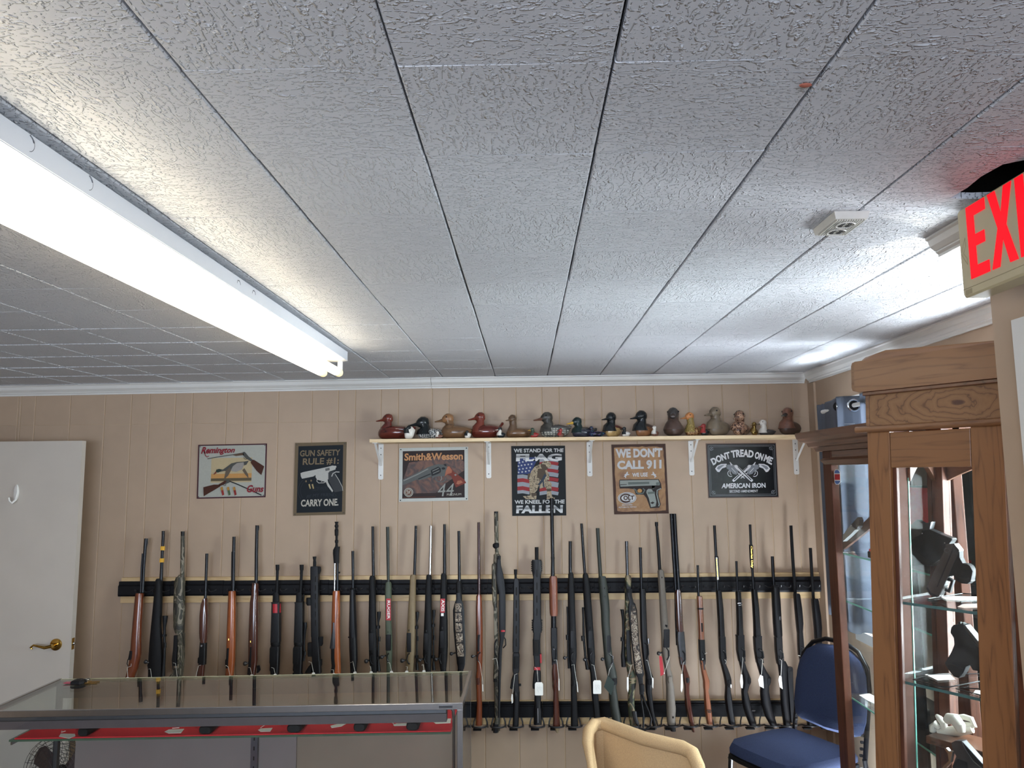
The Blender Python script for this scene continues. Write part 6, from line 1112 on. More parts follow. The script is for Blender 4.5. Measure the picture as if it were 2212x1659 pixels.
nk.links.new(mxk.outputs[2], bk.inputs['Base Color']); bk.inputs['Roughness'].default_value = .42; bk.inputs['Coat Weight'].default_value = .15
cboard('cornice_board', -.022, .43, -.020, .006, 1.944, 2.028)
cboard('cornice_board', -.050, .43, .010, .030, 1.950, 2.034)
MB().slab([cb_(-.010, -.012, 2.026), cb_(.43, -.012, 2.026), cb_(.43, .0, 2.030), cb_(.06, .0, 2.052), cb_(.03, .0, 2.046), cb_(0, .0, 2.040)][::-1], N_*.012).obj('cornice_cap', m_cabx, t)
cpart('cornice_shadow_mould', m_cab2h, (-.004, .43, -.012, .004, 1.934, 1.944))
cpart('frieze_board', m_knot, (.008, CW, 0, .018, 1.850, 1.946))
cpart('frieze_end', m_cabx, (-.004, .0075, .001, .018, 1.850, 1.946)); cpart('frieze_side', m_cabx, (-.004, .014, .018, CD, 1.850, 1.946))
MB().tube([cb_(a, -.006, 1.842) for a in (-.028, .1, .2, .3, .43)], .009, 10).obj('bead_moulding', m_cabx, t)
cpart('top', m_cabh, (0, CW, .018, CD, 1.90, 1.93))
cpart('corner_post', m_cab2, (.352, .41, .004, .05, .02, 1.835)); cpart('corner_post', m_cab, (.0, .03, .024, .06, .02, 1.85)); cpart('corner_post', m_cab2, (.0, .045, CD-.045, CD, .02, 1.85)); cpart('corner_post', m_cab2, (.36, .41, CD-.045, CD, .02, 1.85))
# door
dr_ = cpart('door', m_cab, (0, .0635, 0, .022, .12, 1.834), (.271, .346, 0, .022, .12, 1.834), bev=.0015)
cpart('top_rail', m_cabh, (.0645, .270, .001, .021, 1.738, 1.831), par=dr_); cpart('bottom_rail', m_cabh, (.0645, .270, .001, .021, .12, .30), par=dr_)
cpart('pane', m_dirty, (.060, .274, .012, .015, .28, 1.745), bev=0, par=dr_)
cpart('inner_stop', m_cab2, (.0635, .074, .010, .024, .30, 1.738), par=dr_)
# sides and back: glazed, with arched heads
def arch_head(tt0, d0_, d1, zt, zb, along):
    pts = []
    for q_ in range(9):
        u = q_/8; z = zb+.05*math.sin(math.pi*u); pts.append((u, z))
    prof = [(0, zt), (1, zt)]+[(u, z) for u, z in reversed(pts)]
    if along == 'd': P = [cb_(tt0, d0_+(d1-d0_)*u, z) for u, z in prof]; off = E_*.014
    else: P = [cb_(d0_+(d1-d0_)*u, tt0, z) for u, z in prof]; off = N_*.014
    MB().slab(P, off).obj('arched_head', m_cab2h, t)
arch_head(.012, .158, CD-.045, 1.84, 1.70, 'd')
arch_head(CD-.02, .045, .36, 1.84, 1.70, 't')
cpart('side_stile', plain('cabinet_inside', (66, 44, 36), .8, 0, .15, 12, 0, .08), (.004, .018, .060, .158, .28, 1.84)); sp_ = cpart('glass_pane', m_glassq, (.012, .015, .158, CD-.045, .30, 1.75), bev=0); cpart('polished_edge', m_gedge, (.018, .0205, .157, .1605, .30, 1.71), bev=0, par=sp_)
cpart('glass_pane', m_glassq, (.045, .36, CD-.012, CD-.009, .30, 1.75), bev=0)
cpart('side_panel', m_cab2, (.395, .41, .05, CD-.045, .02, 1.84))
cpart('base', m_cabh, (0, CW, .024, CD, .02, .28))
for z in (1.388, 1.185):
    s_ = cpart('glass_shelf', m_glass, (.022, .392, .034, CD-.02, z-.007, z), bev=0); cpart('polished_edge', plain('shelf_edge_dark', (52, 84, 84), .2), (.022, .392, .0325, .0338, z-.007, z), bev=0, par=s_)
cpart('shelf', m_cab2h, (.022, .392, .20, CD-.02, .985, 1.005)); cpart('shelf', m_cab2h, (.022, .392, .034, CD-.02, .86, .875))
# handguns in the pine cabinet, profiles standing parallel to the door
def pp(c, x, y, d):
    ox, oy, s = {'1': (1920, 990, 5.029), '2': (1920, 1310, 4.754)}[c]; return hit(ox+x/s, oy+y/s, P0+N_*d, N_)
def hgun(label, c, d, parts, loc, name='pistol', grp='handguns on display'):
    h_ = thing(name, label, 'gun', pp(c, *loc, d), grp)
    for nm, mat, dd, th, pts in parts:
        MB().slab([pp(c, x, y, d+dd) for x, y in pts], N_*th).obj(nm, mat, h_, bev=.0015)
    return h_
m_slide = plain('slide_brown_black', (52, 46, 44), .4, .3, .06, 40)
h1 = hgun('compact black pistol leaning muzzle-down on the upper glass shelf of the pine cabinet', '1', .11, [
 ('slide', m_slide, -.012, .024, [(620, 935), (705, 925), (765, 1000), (735, 1075), (545, 1498), (518, 1512), (440, 1482), (400, 1410), (480, 1240), (530, 1140), (598, 1010)]),
 ('frame', m_blk, -.010, .020, [(765, 1003), (768, 1080), (800, 1140), (850, 1150), (880, 1170), (910, 1225), (890, 1335), (850, 1366), (790, 1360), (735, 1330), (700, 1270), (640, 1290), (560, 1480), (545, 1498), (735, 1075)]),
 ('trigger_guard', m_blk, -.006, .012, [(640, 1290), (700, 1330), (660, 1465), (600, 1440), (612, 1405), (640, 1425), (668, 1340), (632, 1330)]),
 ('grip_end', m_blks, -.012, .024, [(735, 1330), (790, 1360), (850, 1366), (890, 1335), (878, 1300), (800, 1310), (745, 1285)]),
 ('muzzle', m_blks, -.013, .026, [(400, 1410), (440, 1482), (518, 1512), (530, 1488), (455, 1455), (418, 1395)]), ('slide_groove', m_blks, -.0128, .002, [(700, 950), (715, 955), (530, 1400), (515, 1395)])], (650, 1300))
MB().tube([pp('1', 632+30*math.cos(a), 998+25*math.sin(a), .0972) for a in [2*math.pi*k_/18 for k_ in range(18)]], .0006, 5, closed=True).obj('emblem', m_gun, h1)
for k_ in range(5): MB().tube([pp('1', 712+10*k_, 960+12*k_, .0975), pp('1', 690+10*k_, 1000+12*k_, .0975)], .0006, 5).obj('serration', m_gun, h1)
h2 = hgun('black pistol standing grip-forward on the second glass shelf of the pine cabinet', '2', .11, [
 ('frame', m_blk, -.012, .024, [(640, 215), (665, 190), (710, 182), (760, 182), (800, 260), (900, 400), (940, 440), (1000, 520), (990, 680), (860, 655), (830, 600), (790, 622), (765, 680), (720, 738), (665, 722), (610, 650), (578, 600), (575, 580), (640, 470), (672, 390), (665, 322), (632, 272), (632, 255)]),
 ('slide', m_gun, -.013, .026, [(762, 182), (785, 195), (960, 410), (1050, 520), (1010, 540), (930, 440), (780, 225)]), ('hammer', m_blks, -.005, .010, [(706, 160), (730, 158), (742, 184), (712, 186)]), ('rear_sight', m_blks, -.008, .016, [(745, 162), (775, 185), (770, 205), (742, 184)]),
 ('grip_end', m_blks, -.014, .028, [(575, 580), (640, 585), (760, 640), (740, 700), (720, 738), (665, 722), (610, 650), (578, 600)])], (700, 500))
h3 = hgun('steel revolver lying at the bottom of the pine cabinet view', '2', .16, [
 ('frame', m_gun, -.012, .024, [(640, 1400), (680, 1380), (750, 1385), (790, 1470), (870, 1590), (980, 1680), (980, 1760), (700, 1760), (650, 1640), (690, 1540), (650, 1460)]), ('hammer', m_steel, -.006, .012, [(565, 1460), (585, 1450), (620, 1490), (660, 1490), (650, 1540), (640, 1600), (590, 1660), (530, 1670), (560, 1630), (610, 1580), (600, 1510)]),
 ('grip', m_blk, -.014, .028, [(700, 1560), (800, 1600), (820, 1760), (640, 1760), (655, 1640)]), ('barrel', m_blks, -.011, .022, [(700, 1385), (752, 1385), (1000, 1660), (985, 1700), (780, 1500)])], (760, 1600), 'revolver')
h4 = hgun('large dark pistol with screwed grips tilted in front of the red case lining', '1', .26, [
 ('slide', m_gun, -.012, .024, [(225, 735), (300, 668), (360, 705), (420, 700), (460, 690), (440, 780), (260, 880), (215, 870), (215, 770)]), ('grip', m_blk, -.014, .028, [(350, 780), (440, 770), (690, 882), (660, 925), (570, 1090), (480, 1150), (300, 1010), (380, 900)]), ('frame', m_blks, -.010, .020, [(240, 850), (380, 790), (600, 1000), (520, 1170), (250, 1160)]), ('backstrap', m_gun, -.012, .024, [(455, 780), (690, 872), (682, 892), (450, 800)])], (450, 950))
for x, y in ((365, 818), (608, 920)): MB().ball(pp('1', x, y, .244), .0022).obj('grip_screw', m_steel, h4)
# wire stands and tags
def wire(label, c, d, pts, r=.0016, mat=None, closed=False):
    o = MB().tube([pp(c, x, y, dd) for x, y, dd in pts], r, 6, closed=closed).obj('wire_stand', mat or m_blks); return tag(o, label, 'stand', 'wire pistol stands')
def wirez(label, c, z, pts, closed=False):
    ox, oy, q_ = {'1': (1920, 990, 5.029), '2': (1920, 1310, 4.754)}[c]
    return tag(MB().tube([hz(ox+x/q_, oy+y/q_, z) for x, y in pts], .0016, 6, closed=closed).obj('wire_stand', m_blks), label, 'stand', 'wire pistol stands')
wirez('black wire stand under the compact pistol on the upper glass shelf', '1', 1.3905, [(450, 1550), (530, 1555), (420, 1525), (800, 1468), (970, 1480)])
wirez('second dark wire stand at the door edge of the upper glass shelf', '1', 1.3905, [(780, 1562), (980, 1540)])
wirez('black wire frame lying under the pistol on the second glass shelf', '2', 1.188, [(250, 750), (540, 826), (620, 828), (950, 765), (960, 690), (420, 700)], True)
wirez('black wire frame on the second glass shelf by the door stile', '2', 1.188, [(690, 845), (960, 915), (1000, 850), (720, 835)], True)
def cardz(label, c, z, pts, mat=None):
    ox, oy, s = {'1': (1920, 990, 5.029), '2': (1920, 1310, 4.754)}[c]
    o = MB().slab([hz(ox+x/s, oy+y/s, z) for x, y in pts], (0, 0, .0008)).obj('price_tag', mat or m_card); return tag(o, label, 'tag', 'paper tags lying in the pine cabinet')
cardz('pale paper tag lying behind the compact pistol on the upper glass shelf', '1', 1.3895, [(570, 1510), (720, 1500), (970, 1505), (960, 1545), (760, 1548), (620, 1535)])
cardz('pinkish paper tag at the front of the upper glass shelf', '1', 1.3895, [(745, 1615), (800, 1590), (980, 1580), (980, 1625), (830, 1632)], plain('pink_card', (214, 190, 178), .7))
cardz('white paper tag under the pistol on the second glass shelf', '2', 1.187, [(370, 700), (620, 690), (680, 752), (500, 760), (450, 735)])
cardz('small white tag by the stile on the second glass shelf', '2', 1.187, [(860, 900), (890, 862), (955, 866), (955, 908)])
# cotton gloves
m_glove = plain('cotton_white', (206, 202, 190), .95, 0, .05, 60, .5)
gz = 1.005
t = thing('cotton_glove', 'crumpled off-white cotton gloves behind the lower pane of the pine cabinet', 'gloves', pp('2', 650, 1290, .26))
def gp_(x, y, d): return pp('2', x, y, d)
MB().tube([gp_(450, 1290, .25), gp_(455, 1240, .25), gp_(480, 1210, .25), gp_(520, 1260, .25)], [.008, .011, .011, .006], 10).tube([gp_(490, 1120, .27), gp_(520, 1150, .265), gp_(560, 1200, .26), gp_(575, 1290, .26)], [.005, .009, .010, .010], 10).tube([gp_(590, 1180, .25), gp_(620, 1150, .25), gp_(680, 1160, .245), gp_(730, 1230, .24), gp_(745, 1290, .24)], [.010, .014, .016, .015, .010], 10).tube([gp_(680, 1140, .28), gp_(770, 1135, .28), (gp_(850, 1160, .28)), gp_(875, 1215, .28), gp_(800, 1225, .275), gp_(730, 1200, .275)], [.006, .008, .008, .009, .010, .006], 10).tube([gp_(500, 1285, .255), gp_(700, 1280, .27), gp_(860, 1260, .275)], [.010, .014, .010], 10).obj('cloth', m_glove, t)
# ================================================================== GLASS COUNTER CASE
def kz(x, z): return z+.013*(x+.22)
KX0, KX1, KY0, KY1, KZ = -1.85, -.222, 2.66, 3.085, .972
def kbox(mb, a, b):
    (x0, y0, z0), (x1, y1, z1) = a, b
    P = [V(x, y, kz(x, z)) for z in (z0, z1) for x, y in ((x0, y0), (x1, y0), (x1, y1), (x0, y1))]; return mb.hexa(P)
t = thing('counter_case', 'long glass display counter with aluminium frame in front of the rifles', 'display case', (-1.03, 2.87, 0))
def kp(name, mat, *bs, bev=0, par=None):
    mb = MB()
    for b_ in bs: kbox(mb, *b_)
    return mb.obj(name, mat, par or t, bev=bev)
kp('glass_top', m_gltop, ((KX0+.012, KY0+.012, KZ-.008), (KX1-.012, KY1-.008, KZ-.002)))
kp('top_rail', m_alu, ((KX0, KY0, KZ-.022), (KX1, KY0+.012, KZ)), bev=.0015)
kp('top_rail', m_alu, ((KX1-.012, KY0+.012, KZ-.022), (KX1, KY1, KZ)), bev=.0015); kp('top_rail', m_alu, ((KX0, KY0+.012, KZ-.022), (KX0+.012, KY1, KZ)), bev=.0015)
kp('glass_edge', plain('pale_glass_edge', (186, 182, 150), .2), ((KX0+.012, KY1-.008, KZ-.009), (KX1-.012, KY1-.0065, KZ-.001)))
kp('corner_joint', m_gun, ((KX1-.080, KY0-.0015, KZ-.016), (KX1-.035, KY0, KZ-.007)))
kp('light_housing', m_alud, ((KX0+.02, KY0+.028, KZ-.042), (KX1-.058, KY0+.068, KZ-.024)), bev=.002)
kp('light_shade', plain('housing_brown', (86, 76, 78), .5), ((KX0+.02, KY0+.030, KZ-.070), (KX1-.058, KY0+.062, KZ-.043)))
kp('front_post', m_alu, ((KX1-.020, KY0, .30), (KX1, KY0+.018, KZ-.022)), bev=.0015)
kp('front_post', m_alu, ((KX0, KY0, .30), (KX0+.02, KY0+.018, KZ-.022)), bev=.0015)
MB().tube([V(KX1-.075, KY0+.034, KZ-.028), V(KX1-.045, KY0+.034, KZ-.026), V(KX1-.036, KY0+.034, KZ-.034), V(KX1-.034, KY0+.034, KZ-.06), V(KX1-.034, KY0+.034, .35)], .0055, 8).obj('lamp_bracket', m_alu, t)
for x0 in (KX0+.004, KX1-.022): kp('back_post', m_alud, ((x0, KY1-.02, .30), (x0+.018, KY1-.002, KZ-.010)))
kp('glass_front', m_glass, ((KX0+.02, KY0+.006, .35), (KX1-.02, KY0+.010, KZ-.022)))
kp('glass_end', m_glass, ((KX1-.008, KY0+.018, .35), (KX1-.004, KY1-.02, KZ-.022))); kp('glass_end', m_glass, ((KX0+.004, KY0+.018, .35), (KX0+.008, KY1-.02, KZ-.022)))
kp('sliding_panel', plain('panel_mauve', (132, 122, 118), .5, 0, .05, 6), ((-1.752, KY1-.030, .34), (-.895, KY1-.024, .905)))
kp('sliding_panel', plain('panel_tan', (140, 124, 106), .5, 0, .05, 6), ((-.905, KY1-.022, .34), (KX1-.022, KY1-.016, .905)))
kp('panel_rail', m_alud, ((KX0+.02, KY1-.032, .905), (KX1-.022, KY1-.010, .962)))
kp('base', plain('laminate_grey', (120, 112, 104), .5), ((KX0, KY0, .02), (KX1, KY1, .33)), bev=.003)
st_ = kp('shelf_standard', m_alud, ((-1.066, KY1-.046, .34), (-1.040, KY1-.033, .93)))
for k_ in range(14): kp('slot', m_dark, ((-1.055, KY1-.0475, .38+.036*k_), (-1.051, KY1-.0465, .394+.036*k_)), par=st_)
for z, nm in ((.866, 'upper'), (.600, 'lower')):
    s_ = kp('glass_shelf', plain('green_glass_shelf', (74, 96, 78), .2), ((KX0+.07, KY0+.040, z-.0065), (KX1-.045, KY1-.06, z)))
    kp('shelf_liner', m_redcloth, ((KX0+.085, KY0+.046, z), (KX1-.045, KY1-.06, z+.003)), par=s_)
    kp('shelf_bracket_arm', m_alud, ((-1.058, KY0+.20, z-.022), (-1.048, KY1-.035, z-.0065)), par=s_)
kp('shelf_clip', m_alu, ((KX0+.07, KY0+.05, .846), (KX0+.075, KY0+.12, .859)))
# handguns and tags on the red shelves
def flatgun(label, px, py, w, z, name='pistol'):
    p = hit(px, py, (0, KY0+.06, 0), (0, 1, 0)); x = p.x; zz = kz(x, z)
    h_ = thing(name, label, 'gun', (x, KY0+.1, zz), 'handguns on the counter shelves')
    hw = w/2; R = []
    for y, a, b_ in ((KY0+.047, .8, .75), (KY0+.053, 1, 1), (KY0+.10, .95, 1.0), (KY0+.14, .9, .85)):
        R.append([V(x+hw*a*math.copysign(abs(math.cos(q_))**.6, math.cos(q_)), y, zz+.0145+.014*b_*math.copysign(abs(math.sin(q_))**.7, math.sin(q_))) for q_ in [2*math.pi*k_/14 for k_ in range(14)]])
    MB().rings(R).obj('grip', m_blk, h_)
    MB().box((x-.085, KY0+.14, zz+.001), (x+hw+.012, KY0+.17, zz+.024)).obj('slide', m_blks, h_, bev=.003)
    MB().tube([V(x-hw, KY0+.138, zz+.01), V(x-hw-.012, KY0+.118, zz+.01), V(x-hw-.035, KY0+.116, zz+.01), V(x-hw-.045, KY0+.138, zz+.01)], .0028, 6).obj('trigger_guard', m_blk, h_)
for lb, px, py, w in (('black pistol on the upper red counter shelf, nearest the door', 183, 1581, .040), ('black pistol on the upper red counter shelf beside the slotted upright, door side', 446, 1577, .046), ('blocky black pistol on the upper red counter shelf beyond the slotted upright', 637, 1571, .050), ('small black pistol mid-way between the slotted upright and the case corner', 778, 1563, .042), ('rounded black pistol on the upper red shelf nearest the case corner', 892, 1561, .044)):
    flatgun(lb, px, py, w, .869)
def ctag(label, pts, z=.8705, st=None):
    P = []
    for x, y in pts:
        q_ = hz(x, y, z+.013*(-.9+.22)); P.append(V(q_.x, q_.y, kz(q_.x, z)))
    t_ = thing('price_tag', label, 'tag', P[0], 'paper tags on the counter shelf')
    MB().slab(P, (0, 0, .001)).obj('card', m_card, t_)
    if st: MB().tube([V(*(lambda q_: (q_.x, q_.y, kz(q_.x, z)+.004))(hz(x, y, z-.009))) for x, y in st], .0011, 5).obj('string', m_string, t_)
def c7(pts): return [(x/3.95, 1420+y/3.95) for x, y in pts]
def c8(pts): return [(520+x/3.95, 1420+y/3.95) for x, y in pts]
ctag('white paper tag on the red shelf beside the pistol nearest the door', c7([(505, 652), (520, 628), (640, 632), (644, 650), (590, 670)]), st=c7([(530, 610), (524, 625), (560, 615)]))
ctag('white paper tag on the red shelf halfway to the slotted upright', c7([(1405, 624), (1440, 606), (1572, 602), (1545, 636), (1440, 638)]), st=c7([(1470, 604), (1530, 600)]))
ctag('white folded paper tag on the red shelf right above the slotted upright', c8([(148, 620), (170, 608), (272, 604), (252, 634), (170, 634)]), st=c8([(170, 610), (200, 590), (225, 572)]))
ctag('white paper tag with handwriting on the red shelf past the slotted upright', c8([(765, 592), (870, 568), (900, 576), (860, 598), (775, 610)]), st=c8([(880, 570), (850, 552), (835, 560)]))
ctag('white edge-on paper tag beside the rounded pistol', c8([(1300, 590), (1330, 580), (1446, 578), (1444, 598), (1310, 600)]), st=c8([(1305, 590), (1280, 575), (1300, 550), (1330, 552)]))
ctag('large white paper tag on the red shelf at the case corner', c8([(1642, 570), (1680, 546), (1794, 544), (1790, 582), (1665, 586)]), st=c8([(1650, 568), (1620, 565), (1625, 540)]))
for lb, px, w in (('dark revolver on the lower red counter shelf, door side', 346, .060), ('long black handgun on the lower red counter shelf in the middle', 675, .070), ('black scoped handgun on the lower red counter shelf nearest the case corner', 935, .075)):
    p = hit(px, 1665, (0, KY0+.16, 0), (0, 1, 0)); x = p.x; zz = kz(x, .604)
    h_ = thing('revolver' if 'revolver' in lb else 'pistol', lb, 'gun', (x, KY0+.16, zz), 'handguns on the counter shelves')
    hh = .052 if w < .065 else .040
    MB().ball((x, KY0+.16, zz+hh/2+.002), w*.42, .020, hh/2).obj('frame', m_blk, h_); MB().box((x-.03, KY0+.15, zz+hh*.4), (x+w*.9, KY0+.172, zz+hh*.75)).obj('barrel', m_blks, h_, bev=.003)
    MB().box((x-w*.5, KY0+.150, zz+.001), (x-w*.2, KY0+.172, zz+hh*.6)).obj('grip', m_blk, h_, bev=.004); MB().ball((x-w*.3, KY0+.16, zz+hh*.9), .006).obj('hammer', m_gun, h_)
# keys
kc = hz(172, 1474, kz(-1.7, KZ-.002)+.004)
t = thing('car_key', 'black car key fob with pink-red tag and keys lying on the glass counter top', 'keys', kc)
zk = kz(kc.x, KZ-.002)
MB().rings([[V(kc.x+dx*s_, kc.y+dy*s_, zk+zz_) for dx, dy in ((-.024, -.022), (.012, -.024), (.023, -.010), (.022, .010), (.004, .024), (-.024, .022))] for s_, zz_ in ((1, .001), (1, .010), (.85, .014))], smooth=False).obj('fob', m_blk, t, bev=.0015)
for dx, dy in ((-.012, -.008), (-.010, .008), (.008, -.004), (.010, .006)): MB().ball((kc.x+dx, kc.y+dy, zk+.0145), .004, .003, .001).obj('button', m_gun, t)
MB().box((kc.x-.058, kc.y-.010, zk+.002), (kc.x-.024, kc.y+.012, zk+.005)).obj('tag', plain('pink_red_plastic', (170, 62, 86), .3), t, bev=.001)
for dy in (-.006, .012): MB().box((kc.x+.022, kc.y+dy-.003, zk+.002), (kc.x+.070, kc.y+dy+.003, zk+.0045)).ball((kc.x+.03, kc.y+dy, zk+.004), .010, .009, .002).obj('key_blade', m_brass, t)
MB().tube([V(kc.x+.02+.010*math.cos(a), kc.y+.016+.010*math.sin(a), zk+.012) for a in [k_*.5 for k_ in range(12)]], .0012, 5, closed=True).obj('split_ring', m_chrome, t)
# ================================================================== FAN behind the counter
fc = hy(130, 1668, 3.62)
t = thing('floor_fan', 'round wire-guard fan standing behind the counter by the open door', 'fan', (fc.x, fc.y, 0))
m_wire = plain('fan_wire', (70, 68, 70), .4, .6)
RF = .165
for dy, nm in ((-.045, 'front_guard'), (.045, 'rear_guard')):
    mb = MB()
    for k_ in range(1, 11):
        r = RF*k_/10; dd = dy*(1-(r/RF)**2*.75); mb.tube([V(fc.x+r*math.cos(a), fc.y+dd, fc.z+r*math.sin(a)) for a in [2*math.pi*j/28 for j in range(28)]], .0011, 4, closed=True)
    for j in range(24):
        a = 2*math.pi*j/24; mb.tube([V(fc.x+RF*u*math.cos(a+.5*u), fc.y+dy*(1-u*u*.75), fc.z+RF*u*math.sin(a+.5*u)) for u in (.2, .45, .7, 1)], .0011, 4)
    mb.obj(nm, m_wire, t)
for j in range(3):
    a = 2*math.pi*j/3+.4; mb = MB(); P = []
    for u, w_ in ((.15, .02), (.5, .05), (.85, .055), (.95, .03)): P.append([V(fc.x+RF*.9*u*math.cos(a)-w_*math.sin(a)*s2, fc.y+s2*.014, fc.z+RF*.9*u*math.sin(a)+w_*math.cos(a)*s2) for s2 in (-1, 1)]+[V(fc.x+RF*.9*u*math.cos(a)-w_*math.sin(a)*s2, fc.y+s2*.014+.002, fc.z+RF*.9*u*math.sin(a)+w_*math.cos(a)*s2) for s2 in (1, -1)])
    mb.rings(P, smooth=False).obj('blade', plain('fan_blade', (66, 52, 56), .4), t)
MB().ball(fc, .032, .04, .032).obj('hub', m_blk, t); MB().tube([V(fc.x, fc.y+.03, fc.z-.02), V(fc.x, fc.y+.03, .03)], .012, 10).obj('stem', m_alud, t)
MB().tube([V(fc.x, fc.y+.03, .002), V(fc.x, fc.y+.03, .02), V(fc.x, fc.y+.03, .035)], [.14, .13, .02], 24).obj('base', m_blk, t)
# ================================================================== CREAM CHAIR
top = [(1282, 1700, .69), (1274, 1640, .745), (1268, 1600, .778), (1271, 1576, .795), (1283, 1561, .805), (1304, 1558, .808), (1340, 1571, .806), (1390, 1590, .803), (1440, 1602, .80), (1474, 1610, .797), (1496, 1622, .79), (1508, 1650, .765), (1516, 1690, .71)]
tp = [hz(x, y+5, z-.022) for x, y, z in top]
cc_ = V(sum(p.x for p in tp)/len(tp), sum(p.y for p in tp)/len(tp), 0)
t = thing('upholstered_chair', 'cream felt barrel-backed armchair with wooden arms, seen from behind', 'chair', (cc_.x+.05, cc_.y+.25, 0))
MB().tube(tp, [.010, .012, .018, .022, .024, .024, .024, .024, .024, .024, .024, .023, .021], 12).obj('top_roll', m_cream, t)
A0, A1 = tp[4], tp[10]; dirn = (A1-A0); dirn.z = 0; dirn.normalize(); fw = V(-dirn.y, dirn.x, 0)   # away from viewer
if fw.y < 0: fw = -fw
fine = []
for i in range(len(tp)-1):
    for q_ in range(3): fine.append(tp[i].lerp(tp[i+1], q_/3))
fine.append(tp[-1])
R1 = []
for k_, (zf, inn) in enumerate(((1, 0), (.7, .012), (.35, .03), (0, .05))):
    row = []
    for p in fine: c = V(cc_.x, cc_.y+.06, 0); row.append(V(p.x, p.y, 0)*(1-inn)+c*inn+V(0, 0, .40+(p.z-.405)*zf if zf > 0 else .40)-fw*.006)
    R1.append(row)
vs = [p for r_ in R1 for p in r_]+[p+fw*.045 for r_ in R1 for p in r_]; n_ = len(fine); off = n_*4; fs = []
for k_ in range(3):
    for i in range(n_-1):
        a_ = k_*n_+i; fs.append((a_, a_+1, a_+n_+1, a_+n_)); a_ += off; fs.append((a_, a_+n_, a_+n_+1, a_+1))
for i in range(n_-1): fs.append((i, i+off, i+1+off, i+1)); a_ = 3*n_+i; fs.append((a_, a_+1, a_+1+off, a_+off))
for k_ in range(3):
    a_ = k_*n_; fs.append((a_, a_+n_, a_+n_+off, a_+off)); a_ += n_-1; fs.append((a_, a_+off, a_+n_+off, a_+n_))
MB().add(vs, fs, True).obj('backrest', m_cream, t)
sc = (A0+A1)/2; sc.z = 0; wd = (A1-A0).length/2
MB().obox(sc-dirn*wd*.9+fw*.03+V(0, 0, .36), dirn*wd*1.8, fw*.46, V(0, 0, .10)).obj('seat', m_cream, t, bev=.02)
m_ch = m_wred
tipr = hz(1407, 1600, .655); bk0 = sc+dirn*wd*.72+fw*.03+V(0, 0, .60)
MB().tube([bk0, bk0.lerp(tipr, .5)+V(0, 0, .012), tipr, tipr-V(0, 0, .03)], .017, 8).obj('armrest', m_ch, t)
MB().tube([tipr-V(0, 0, .01), V(tipr.x, tipr.y, .3), V(tipr.x, tipr.y, 0)], [.018, .018, .014], 8).obj('leg', m_ch, t)
lp_ = hy(1278, 1650, 3.12); tl = lp_+fw*.34-dirn*.0
MB().tube([lp_+V(0, 0, .0), lp_.lerp(tl, .5)+V(0, 0, -.01), tl+V(0, 0, -.02)], .015, 8).obj('armrest', m_ch, t)
MB().tube([V(tl.x, tl.y, lp_.z-.02), V(tl.x, tl.y, .3), V(tl.x, tl.y, 0)], [.016, .018, .014], 8).obj('leg', m_ch, t)
for q0 in (lp_, sc+dirn*wd*.85): MB().tube([V(q0.x, q0.y, .60), V(q0.x, q0.y, .3), V(q0.x, q0.y, 0)], [.016, .018, .014], 8).obj('leg', m_ch, t)
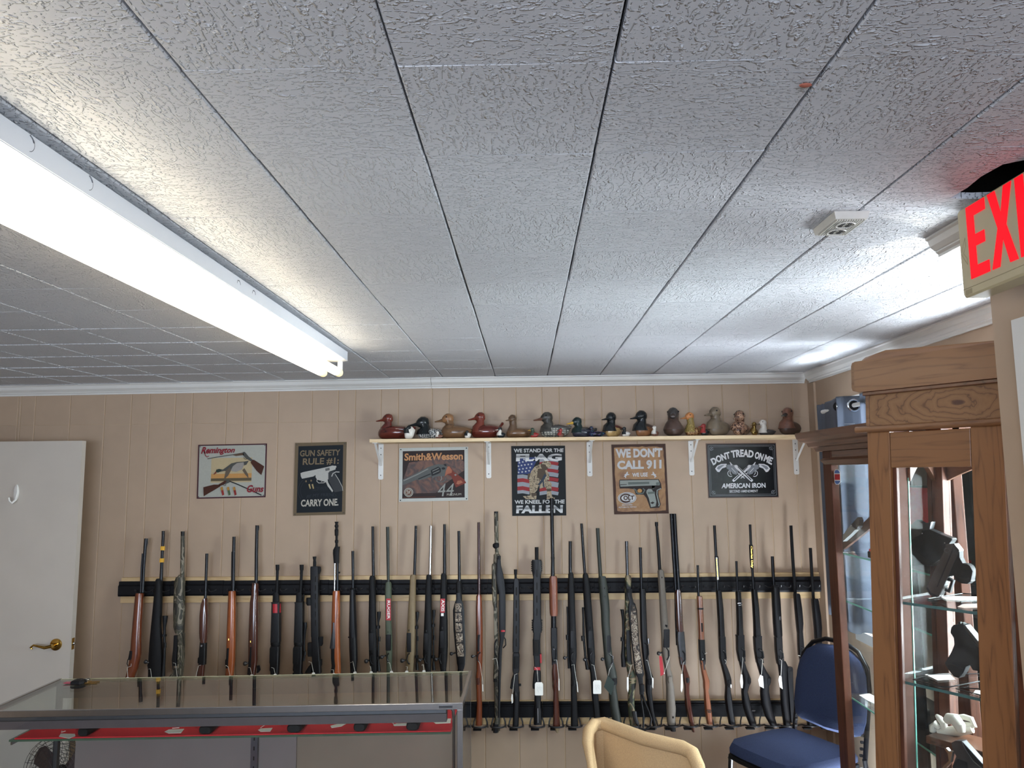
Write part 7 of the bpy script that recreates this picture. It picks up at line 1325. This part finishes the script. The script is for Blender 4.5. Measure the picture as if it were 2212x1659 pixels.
# ================================================================== BLUE CHAIR
cS = V(1.205, 3.715, .46); fF = V(-.88, -.475, 0).normalized(); sS = V(.475, -.88, 0).normalized()
t = thing('stacking_chair', 'blue woven stacking chair with black tube frame between rifle rack and dark cabinet', 'chair', (cS.x, cS.y, 0))
def cl(a, b, z): return cS+fF*a+sS*b+V(0, 0, z)
prof = [(-.21, .16), (-.20, .20), (-.10, .215), (.05, .215), (.17, .205), (.215, .17), (.225, .10)]
ol = [(a, b_) for a, b_ in prof]+[(a, -b_) for a, b_ in reversed(prof)]
MB().rings([[cl(a*s_, b_*s_, z) for a, b_ in ol] for s_, z in ((.90, -.045), (1.0, -.03), (1.0, -.008), (.95, .014), (.80, .026), (.45, .031), (.1, .032))]).obj('seat', m_blue, t)
MB().rings([[cl(a*s_, b_*s_, z) for a, b_ in ol] for s_, z in ((.96, -.062), (1.015, -.056), (1.015, -.040), (.96, -.036))]).obj('seat_trim', m_blk, t)
bb = -.235
def bk_(v, z): return cl(bb-.09*(z/.5), v*.95, z*.93-.012)
bp = [(0, .465), (.09, .455), (.15, .42), (.185, .36), (.20, .26), (.20, .16), (.185, .10), (.15, .085), (0, .075)]
bo = bp+[(-v, z) for v, z in reversed(bp[1:-1])]
def bkr(s_, off): 
    return [bk_(v*s_*1.09, .28+(z-.28)*s_*1.05)+fF*off for v, z in bo]
MB().rings([bkr(.92, -.022), bkr(1.0, -.012), bkr(1.0, .006), bkr(.93, .020), bkr(.70, .028), bkr(.3, .031)]).obj('backrest', m_blue, t)
MB().tube([bk_(-.19, .20)-fF*.006, bk_(0, .19)+fF*.026, bk_(.19, .20)-fF*.006], .0035, 6).obj('back_seam', plain('dark_seam', (30, 34, 50), .9), t)
m_tubeb = plain('frame_black', (26, 26, 30), .3, .3)
bt = [(-.215, -.02), (-.215, .15), (-.215, .30), (-.195, .40), (-.14, .465), (-.06, .495), (.06, .495), (.14, .465), (.195, .40), (.215, .30), (.215, .15), (.215, -.02)]
MB().tube([bk_(v, z)-fF*.010 for v, z in bt], .011, 10).obj('back_frame', m_tubeb, t)
for sg in (-1, 1):
    MB().tube([cl(-.225, sg*.215, -.02), cl(-.26, sg*.22, -.24), cl(-.30, sg*.225, -.46)], .011, 8).obj('leg', m_tubeb, t)
    MB().tube([cl(.19, sg*.19, -.05), cl(.20, sg*.20, -.24), cl(.205, sg*.205, -.46)], .011, 8).obj('leg', m_tubeb, t)
    MB().tube([cl(-.225, sg*.20, -.065), cl(.20, sg*.19, -.065)], .010, 8).obj('side_rail', m_chrome, t)
    for k_ in range(4): MB().box(tuple(bk_(sg*.20, .0+.03*k_)-V(.006, .006, .004)), tuple(bk_(sg*.20, .0+.03*k_)+V(.006, .006, .006))).obj('frame_slot', m_dark, t)
